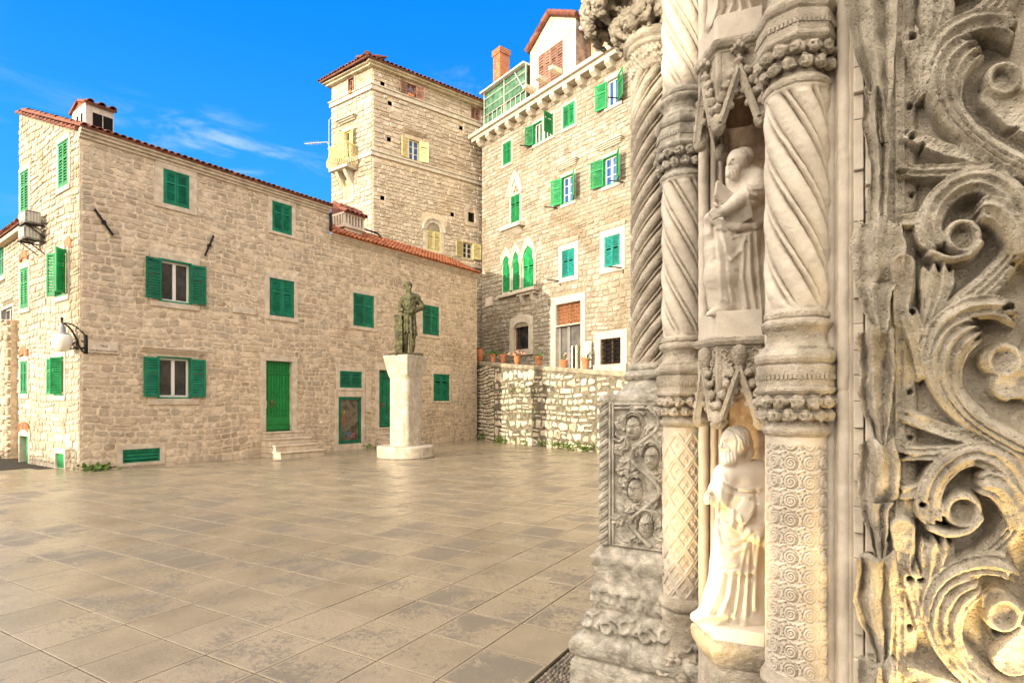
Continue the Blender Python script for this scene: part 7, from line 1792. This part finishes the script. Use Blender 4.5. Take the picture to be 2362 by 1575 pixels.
def flank_leaves():
    """tall leaves that stand out along the left edge of the scroll panel, each flaring upward to a broken lip"""
    def Cm(pts, v): return np.interp(v, [p[1] for p in pts], [p[0] for p in pts])
    L_ = [ # top, bottom, left outline (x, v), right outline, lip, seed
        (-150, 330, [(1950, 0), (1952, .35), (1966, .55), (2000, .75), (2018, 1)], [(2072, 0), (2070, .4), (2060, .7), (2046, 1)], .085, 1),
        (205, 560, [(1990, 0), (1998, .3), (2006, .6), (2016, 1)], [(2040, 0), (2052, .4), (2046, .8), (2036, 1)], .035, 2),
        (508, 800, [(1978, 0), (1962, .22), (1966, .45), (1986, .64), (2012, .85), (2022, 1)], [(2078, 0), (2090, .2), (2084, .44), (2056, .56), (2044, 1)], .10, 3),
        (758, 1030, [(1982, 0), (1976, .25), (1978, .5), (1998, .75), (2020, 1)], [(2060, 0), (2064, .4), (2054, .7), (2042, 1)], .055, 4),
        (1018, 1300, [(1990, 0), (1972, .2), (1976, .42), (1994, .65), (2018, 1)], [(2062, 0), (2078, .22), (2072, .44), (2052, .56), (2044, 1)], .10, 5),
        (1290, 1545, [(1976, 0), (1968, .3), (1978, .5), (2000, .72), (2030, 1)], [(2064, 0), (2066, .4), (2058, .75), (2050, 1)], .07, 6),
        (1530, 1800, [(1976, 0), (1972, .3), (2000, .7), (2020, 1)], [(2066, 0), (2066, .4), (2058, .75), (2050, 1)], .10, 7)]
    for T_, B_, lo, ro, lip, sd in L_:
        nv, nu = 110, 56; V = np.linspace(0, 1, nv); A = np.zeros((nv, nu, 3)); y0 = 1.905
        for i, v in enumerate(V):
            xl, xr = Cm(lo, v), Cm(ro, v); py = T_+(B_-T_)*v
            xl += 4*math.sin(v*11+sd)+1.5*math.sin(v*31+sd*2)
            for j in range(nu):
                u = j/(nu-1); px = xl+(xr-xl)*u
                # three flutes, deeper towards the top; lip rolls outward at the top
                fl = .006*math.cos(u*math.pi*7+sd)*(1-v)**.3; bul = .022+.040*(abs(math.cos(math.pi*u**.85*2))**1.6)*(1-.45*v)+.016*math.sin(u*math.pi)
                lp = lip*max(0, 1-v/.34)**1.5*(.55+.45*u)*.95
                side = -.030*(1-u)*(1-v)
                blk = (.040*math.sqrt(max(0, 1-((v-.24)/.25)**2))*(1/(1+math.exp(-(u-.42)*38))) if lip > .09 else 0); d = .02+bul*(1 if lip < .09 or v > .5 else .55)+fl+lp*(1 if lip < .09 else .35)+side+blk; y = y0-d+.055*(1-u)
                A[i, j] = ((px-CX)/F*y, y, EYE+(HY-py)/F*y+(.012*math.sin(u*9+sd) if v < .02 else 0))
        A = jitter(A, .0030, 22, sd, 3); A = jitter(A, .0012, 90, sd+40, 2)
        # close it into a solid: the back sheet lies into the stone, joined round the rim
        Bk = A.copy(); Bk[:, :, 0] += .045; Bk[:, :, 1] += .060
        mb = MB(); mb.grid(A, flip=True); mb.grid(Bk); n = nv*nu
        per = [j for j in range(nu)]+[i*nu+nu-1 for i in range(1, nv)]+[(nv-1)*nu+j for j in range(nu-2, -1, -1)]+[i*nu for i in range(nv-2, 0, -1)]
        for a, b in zip(per, per[1:]+per[:1]): mb.f.append((a, b, n+b, n+a)); mb.m.append(0)
        mb.build('flank_leaf', M['church_leaf'], CH, smooth=True)
flank_leaves()
# ================================================================ marble apostle in the lower niche
def face(c, x, y, d, s, turn=-1):
    """nose, sockets, brows and mouth on a head centred at (x, y); s = half head width in pixels, turned to the left"""
    t = turn; fx = x+t*s*.46
    c.cone((fx+t*s*.42, y-.15*s, d), (fx+t*s*.62, y+.28*s, d+.004), s*.10, s*.17, 2)
    for k in (0, 1): c.ell((fx+(t*.18 if k else -t*.52)*s+ (0), y-.12*s, d+(.006 if k else .018)), s*.16, s*.085, s*.13, 3, cut=True)
    for k in (0, 1): c.ell((fx+(t*.12 if k else -t*.50)*s, y-.10*s, d+(-.004 if k else .008)), s*.12, s*.075, s*.13, 1.5)
    c.cone((fx+t*s*.30, y-.30*s, d), (fx-t*s*.85, y-.30*s, d+.012), s*.10, s*.08, 3)
def apostle_low():
    c = Clay(2.48, 1570, 1800, 962, 1490, -.17, .20, .0034)
    # gown and cloak
    c.chain([(1703, 1440, -.005, 62), (1702, 1360, 0, 56), (1705, 1260, .005, 52), (1709, 1180, .01, 52), (1712, 1120, .0, 50)], 14, flat=.78)
    c.chain([(1640, 1432, .03, 28), (1660, 1380, .035, 34), (1676, 1300, .03, 34), (1680, 1230, .03, 34)], 14, flat=.9)
    c.chain([(1746, 1440, .02, 30), (1750, 1330, .0, 30), (1752, 1230, -.01, 30)], 14)
    c.chain([(1604, 1422, .045, 11), (1632, 1410, .05, 18), (1668, 1402, .05, 22)], 8)
    c.cone((1676, 1096, .02), (1742, 1092, -.02), 30, 34, 14)
    c.cone((1700, 1082, .0), (1694, 1055, .01), 22, 18, 8)
    # head turned to the left
    c.ell((1691, 1022, .015), 27, 38, 34, 5); c.ell((1704, 1014, -.005), 27, 34, 34, 6); c.chain([(1716, 1024, .0, 15), (1724, 1042, .005, 14), (1722, 1056, .01, 10)], 6)
    c.chain([(1700, 988, .02, 8), (1716, 1000, .015, 10), (1726, 1022, .01, 10), (1726, 1046, .008, 9)], 4)
    c.chain([(1674, 1046, .04, 14), (1678, 1062, .045, 15), (1686, 1070, .045, 9)], 6); c.chain([(1692, 1040, .045, 10), (1688, 1058, .05, 12)], 5)
    face(c, 1690, 1022, .058, 26)
    c.cone((1664, 1034, .045), (1680, 1037, .062), 4.5, 4, 2)
    # raised right hand (viewer's left), fingers closed
    c.chain([(1668, 1106, .03, 24), (1658, 1132, .05, 22), (1656, 1150, .06, 19), (1646, 1152, .075, 11)], 9)
    c.ell((1638, 1149, .085), 11, 13, 10, 4)
    for i in range(4): c.chain([(1636, 1139+i*6.4, .085, 4.2), (1628-.6*(i % 3), 1140+i*6.2, .095, 3.7), (1628, 1142+i*6, .112, 3.3), (1634, 1143+i*5.8, .118, 3.0)], 1.2)
    c.chain([(1643, 1139, .10, 4.2), (1638, 1133, .112, 3.6), (1631, 1134, .115, 3.0)], 1.5)
    # left arm (viewer's right) and hand that holds the book
    c.chain([(1748, 1104, -.01, 36), (1758, 1170, .02, 33), (1756, 1212, .05, 30), (1738, 1222, .085, 24), (1722, 1218, .105, 15)], 10)
    c.chain([(1760, 1216, .05, 30), (1758, 1250, .03, 26)], 10)
    u = np.array([.0185, .0, -.0125]); v = np.array([-.0085, 0, -.030]); u3 = np.array([.0275, -.006, -.020])*.95; v3 = np.array([-.018, -.004, -.047]); w3 = np.cross(u3, v3); w3 = w3/np.linalg.norm(w3)*.013
    c.slab((1716, 1178, .128), u3, v3, w3, 1, 1.2)
    c.slab((1716, 1178, .1375), u3*.80, v3*.84, w3*.45, 1, 1)
    c.ell((1706, 1216, .118), 12, 13, 9, 4, tilt=.5)
    for i in range(4): c.chain([(1700-.4*i, 1210+i*4.2, .120, 4.4), (1691-1.2*i, 1196+i*6.0, .132, 4.0), (1690-.6*i, 1184+i*7.4, .140, 3.5), (1693-.4*i, 1175+i*8.2, .140, 3.0)], 1.2)
    c.chain([(1712, 1212, .128, 5), (1709, 1198, .146, 4.4), (1706, 1187, .152, 3.6)], 1.5)
    # hem over the feet
    c.chain([(1608, 1428, .055, 7), (1620, 1422, .06, 8)], 3); c.chain([(1630, 1430, .062, 7), (1644, 1424, .06, 9)], 3)
    ridge = [([(1668, 1094), (1674, 1112), (1692, 1124), (1720, 1130), (1752, 1128)], 5, 6), ([(1664, 1104), (1672, 1128), (1694, 1142), (1726, 1148)], 5, 6), ([(1661, 1124), (1668, 1158), (1686, 1176)], 5, 5), ([(1657, 1180), (1668, 1204), (1684, 1212)], 5, 5),
             ([(1654, 1200), (1660, 1236), (1684, 1252), (1712, 1246), (1730, 1226)], 5, 7), ([(1652, 1222), (1662, 1262), (1690, 1276), (1724, 1262)], 5, 7), ([(1650, 1250), (1668, 1290), (1700, 1300)], 6, 6),
             ([(1666, 1112), (1656, 1170), (1652, 1230)], 5, 5), ([(1738, 1240), (1728, 1300), (1722, 1350)], 6, 8), ([(1752, 1240), (1744, 1320), (1742, 1400)], 6, 8), ([(1722, 1252), (1712, 1300), (1704, 1340)], 5, 6),
             ([(1690, 1320), (1684, 1370), (1668, 1410)], 6, 7), ([(1708, 1332), (1702, 1380), (1694, 1432)], 6, 8), ([(1728, 1340), (1722, 1380), (1718, 1440)], 6, 8), ([(1668, 1320), (1656, 1370), (1636, 1410)], 6, 7),
             ([(1658, 1304), (1684, 1320), (1700, 1316), (1716, 1326), (1736, 1320)], 3.5, 7), ([(1600, 1414), (1640, 1424), (1690, 1420), (1750, 1440)], 5, 5)]
    gr = [([(1664, 1100), (1676, 1120), (1706, 1136), (1744, 1138)], 3, -5), ([(1656, 1212), (1668, 1250), (1700, 1260), (1728, 1240)], 3, -6), ([(1680, 1330), (1672, 1380), (1652, 1416)], 3.5, -7), ([(1700, 1330), (1693, 1400), (1682, 1436)], 3.5, -7), ([(1718, 1334), (1712, 1400), (1706, 1440)], 3.5, -7), ([(1734, 1246), (1732, 1330), (1730, 1420)], 4, -8), ([(1656, 1310), (1684, 1328), (1704, 1324), (1734, 1332)], 2.5, -5),
          ([(1742, 1130), (1746, 1170), (1742, 1205)], 4, -5), ([(1662, 1160), (1660, 1200)], 3, -4)]
    hair = [([(1684, 988), (1696, 1000), (1702, 1018), (1700, 1040)], 2.2, -3.5), ([(1664, 1010), (1680, 1008)], 1.8, 2.0), ([(1668, 1018), (1678, 1017)], 1.6, -2.2), ([(1684, 1014), (1692, 1016)], 1.6, -1.6), ([(1680, 984), (1700, 990), (1716, 1006), (1722, 1030)], 2, 2.4), ([(1676, 992), (1696, 998), (1710, 1014), (1716, 1036)], 2, 2.4), ([(1690, 982), (1712, 994), (1726, 1016), (1730, 1040)], 2, 2.2), ([(1664, 1044), (1668, 1066)], 1.6, 2), ([(1672, 1046), (1676, 1072)], 1.6, 2), ([(1680, 1046), (1684, 1074)], 1.6, 2), ([(1688, 1044), (1692, 1070)], 1.6, 2), ([(1696, 1040), (1698, 1064)], 1.6, 2), ([(1666, 1041), (1680, 1043)], 1.6, -2.5)]
    c.carve([(p, w_*1.35, h*.62) for p, w_, h in ridge+gr]+hair)
    T = thing('marble_statue', 'white marble statue of a bearded man holding a book in the lower niche', 'statue', (NC.x-.01, NC.y, .62)); mb = MB(); c.add_to(mb); mb.build('figure', M['marble'], T, smooth=True)
    mb = MB(); oct_prism(mb, (NC.x, NC.y, 0), [(.188, .617), (.188, .668), (.184, .672)], n=6, a0=HEXA, amp=.0006); mb.build('base_slab', M['marble'], T)
apostle_low()
def apostle_up():
    c = Clay(2.49, 1585, 1800, 335, 745, -.15, .20, .0032)
    c.chain([(1708, 722, -.01, 52), (1702, 640, 0, 50), (1702, 560, .005, 50), (1712, 500, .0, 50)], 14, flat=.8)
    c.chain([(1664, 704, .03, 30), (1660, 640, .045, 33), (1660, 580, .045, 31), (1668, 530, .04, 26)], 12, flat=.9); c.chain([(1752, 720, .01, 30), (1750, 620, 0, 30), (1756, 520, -.02, 30)], 12)
    c.chain([(1722, 500, .0, 48), (1722, 440, -.01, 42), (1716, 416, -.01, 36)], 12, flat=.85)
    c.cone((1700, 412, .0), (1738, 416, -.02), 24, 30, 10); c.cone((1708, 410, .01), (1704, 390, .015), 17, 16, 6)
    # head lifted and turned to the left
    c.ell((1702, 372, .02), 23, 27, 27, 5, tilt=.35); c.ell((1714, 366, .0), 25, 25, 27, 6); c.chain([(1730, 372, .0, 9), (1734, 388, .0, 9)], 5)
    c.chain([(1684, 388, .04, 10), (1686, 400, .045, 11), (1694, 402, .045, 9)], 5); c.chain([(1698, 390, .05, 9), (1692, 402, .05, 8)], 4)
    face(c, 1704, 372, .052, 21); c.cone((1680, 386, .040), (1692, 388, .058), 4.2, 3.8, 2); c.chain([(1680, 390, .045, 6), (1681, 404, .05, 6), (1688, 410, .05, 4)], 3); c.chain([(1690, 392, .055, 6), (1690, 408, .055, 6)], 3); c.chain([(1699, 390, .055, 6), (1699, 405, .05, 6)], 3)
    # bare right arm across the body
    c.chain([(1742, 422, .02, 30), (1738, 448, .055, 27), (1722, 462, .08, 24)], 9)
    c.chain([(1728, 450, .085, 20), (1700, 466, .11, 16.5), (1678, 482, .125, 12.5), (1662, 488, .125, 11)], 5)
    c.ell((1657, 489, .125), 12, 10, 9, 4, tilt=-.5)
    for i in range(4): c.chain([(1652+i*2.2, 484+i*4.6, .130, 4.3), (1643+i*2.6, 486+i*4.6, .135, 3.9), (1638+i*3.0, 491+i*4.0, .128, 3.4), (1636+i*3.2, 496+i*3.2, .118, 3.0)], 1.2)
    c.chain([(1660, 481, .135, 4.4), (1652, 474, .142, 3.8), (1648, 470, .140, 3.1)], 1.5)
    # two books held against the body
    u3 = np.array([.030, -.010, .018]); v3 = np.array([.016, .006, -.036]); w3 = np.cross(u3, v3); w3 = w3/np.linalg.norm(w3)*.016
    c.slab((1680, 458, .085), np.array([.016, -.012, .020]), np.array([-.022, .0, -.024]), np.array([.0, -.012, -.006]), 1, 1)
    c.slab((1698, 494, .085), np.array([.055, -.012, .016]), np.array([.018, .0, -.040]), np.array([-.002, -.022, -.008]), 1, 1)
    # roll of cloak at the waist, falling end at the left
    c.chain([(1636, 504, .06, 12), (1664, 520, .085, 9), (1700, 526, .09, 8), (1736, 522, .07, 9), (1760, 508, .04, 10)], 6)
    c.chain([(1640, 508, .05, 15), (1636, 540, .05, 13), (1638, 575, .045, 11), (1636, 600, .04, 7)], 6); c.chain([(1756, 500, .0, 34), (1758, 470, -.02, 28)], 10)
    # bare foot with toes
    c.chain([(1660, 716, .05, 13), (1646, 721, .07, 9), (1636, 724, .075, 6)], 4)
    for i in range(5): c.cone((1640+i*2.2, 724, .078-.004*i), (1630+i*2.4, 727, .084-.003*i), 3.0, 2.4, 1)
    ridge = [([(1672, 530), (1690, 548), (1714, 540)], 4, 5), ([(1664, 526), (1676, 580), (1700, 620)], 5, 6), ([(1650, 530), (1660, 600), (1664, 690)], 5, 5), ([(1686, 600), (1712, 576), (1722, 540)], 5, 6), ([(1716, 580), (1712, 640), (1722, 710)], 5, 7), ([(1730, 540), (1730, 620), (1744, 715)], 5, 8), ([(1744, 530), (1750, 620), (1756, 720)], 5, 7), ([(1672, 690), (1696, 706), (1712, 716)], 5, 5), ([(1676, 640), (1690, 690)], 5, 4),
             ([(1720, 432), (1728, 446), (1744, 452)], 3, 4), ([(1716, 424), (1738, 436), (1756, 436)], 3, 4)]
    gr = [([(1722, 560), (1720, 640), (1732, 715)], 3.5, -8), ([(1737, 540), (1740, 630), (1750, 720)], 3.5, -8), ([(1706, 600), (1704, 660), (1712, 712)], 4, -5), ([(1668, 560), (1676, 640), (1684, 700)], 3.5, -4), ([(1644, 520), (1650, 570), (1650, 600)], 3, -5), ([(1700, 535), (1720, 538), (1750, 530)], 3, -5), ([(1732, 460), (1746, 462)], 3, -5)]
    hair = [([(1680, 392), (1684, 406)], 1.6, 2), ([(1688, 394), (1690, 410)], 1.6, 2), ([(1696, 392), (1698, 408)], 1.6, 2), ([(1716, 348), (1730, 362), (1734, 380)], 2, 2), ([(1706, 350), (1722, 364), (1726, 384)], 2, 2), ([(1683, 389), (1692, 391)], 1.4, -2)]
    c.carve([(p, w_*1.3, h*.65) for p, w_, h in ridge+gr]+hair); c.rough(.0012, 60, 4, 2)
    T = thing('stone_statue', 'grey stone statue of a bearded man clasping two books in the upper niche', 'statue', (NC.x-.01, NC.y, 1.97)); mb = MB(); c.add_to(mb); mb.build('figure', M['limestone_fig'], T, smooth=True)
apostle_up()
def apostle_top():
    c = Clay(2.50, 1590, 1800, -360, 95, -.15, .18, .0042)
    c.chain([(1706, 66, -.01, 60), (1704, 10, 0, 54), (1706, -80, 0, 50), (1712, -180, 0, 48)], 14, flat=.8); c.chain([(1650, 60, .03, 22), (1662, 0, .03, 26), (1664, -80, .03, 28)], 10, flat=.9); c.chain([(1752, 60, .02, 28), (1756, -60, 0, 30)], 10)
    c.cone((1690, -215, 0), (1735, -215, -.02), 30, 32, 10); c.cone((1706, -225, 0), (1702, -250, .01), 18, 16, 6); c.ell((1700, -280, .01), 26, 32, 30, 5); c.ell((1710, -286, -.01), 26, 28, 30, 5); c.cone((1682, -264, .04), (1688, -246, .045), 12, 9, 5); face(c, 1700, -282, .056, 24)
    c.chain([(1668, -200, .03, 24), (1654, -130, .05, 20), (1680, -110, .10, 14)], 8); c.chain([(1752, -200, 0, 28), (1760, -120, .04, 24), (1720, -100, .11, 15)], 8)
    c.slab((1700, -116, .12), np.array([.05, 0, .008]), np.array([-.006, 0, .06]), np.array([0, .015, 0]), 1, 1)
    for s_, x in ((1, 1680), (-1, 1722)):
        for i in range(4): c.chain([(x, -112+i*5, .125, 4.2), (x+s_*10, -114+i*5, .138, 3.6), (x+s_*16, -114+i*5, .136, 3)], 1.2)
    c.carve([([(1660, -40), (1654, 20), (1640, 62)], 5, 8), ([(1680, -40), (1690, 10), (1668, 60)], 5, 8), ([(1700, -30), (1710, 20), (1700, 60)], 5, 8), ([(1722, -20), (1738, 30), (1745, 70)], 6, 8), ([(1668, -30), (1674, 20), (1655, 62)], 3.5, -8), ([(1690, -30), (1700, 20), (1684, 62)], 3.5, -8), ([(1712, -20), (1724, 30), (1722, 66)], 4, -9), ([(1640, -10), (1680, -18), (1720, -40)], 4, 6)])
    T = thing('stone_statue', 'pale stone statue on the upper canopy, only its gown hem in view at the top', 'statue', (NC.x-.01, NC.y, 3.2)); mb = MB(); c.add_to(mb); mb.build('figure', M['church_pale'], T, smooth=True)
apostle_top()
# ---- floodlights on the pavement that light the portal from below in the evening
def floodlight(loc, target, power, size, angle, label):
    T = thing('floodlight', label, 'floodlight', loc); o = Vector(loc); d = (Vector(target)-o).normalized()
    mb = MB(); sx = d.cross(Vector((0, 0, 1))).normalized(); up = sx.cross(d); mb.tube([o-d*.12, o-d*.02, o, o+d*.01], [.05, .07, .075, .075], 16); mb.tube([o-d*.06, o-d*.06-Vector((0, 0, o.z-.01))], .012, 6); mb.build('casing', M['iron'], T)
    l = bpy.data.lights.new('floodlight_lamp', 'SPOT'); l.energy = power; l.color = (1.0, .70, .30); l.spot_size = math.radians(angle); l.spot_blend = .6; l.shadow_soft_size = size
    lo = bpy.data.objects.new('floodlight_lamp', l); COL.objects.link(lo); lo.location = o+d*.03; lo.rotation_euler = d.to_track_quat('-Z', 'Y').to_euler()
floodlight((-.05, 2.05, .15), (.955, 2.52, 1.04), 48, .05, 41, 'small floodlight on the pavement aimed at the lower niche')
floodlight((1.42, 1.18, .08), (1.66, 1.70, .60), 120, .15, 80, 'small floodlight on the pavement aimed at the leaf scroll panel')
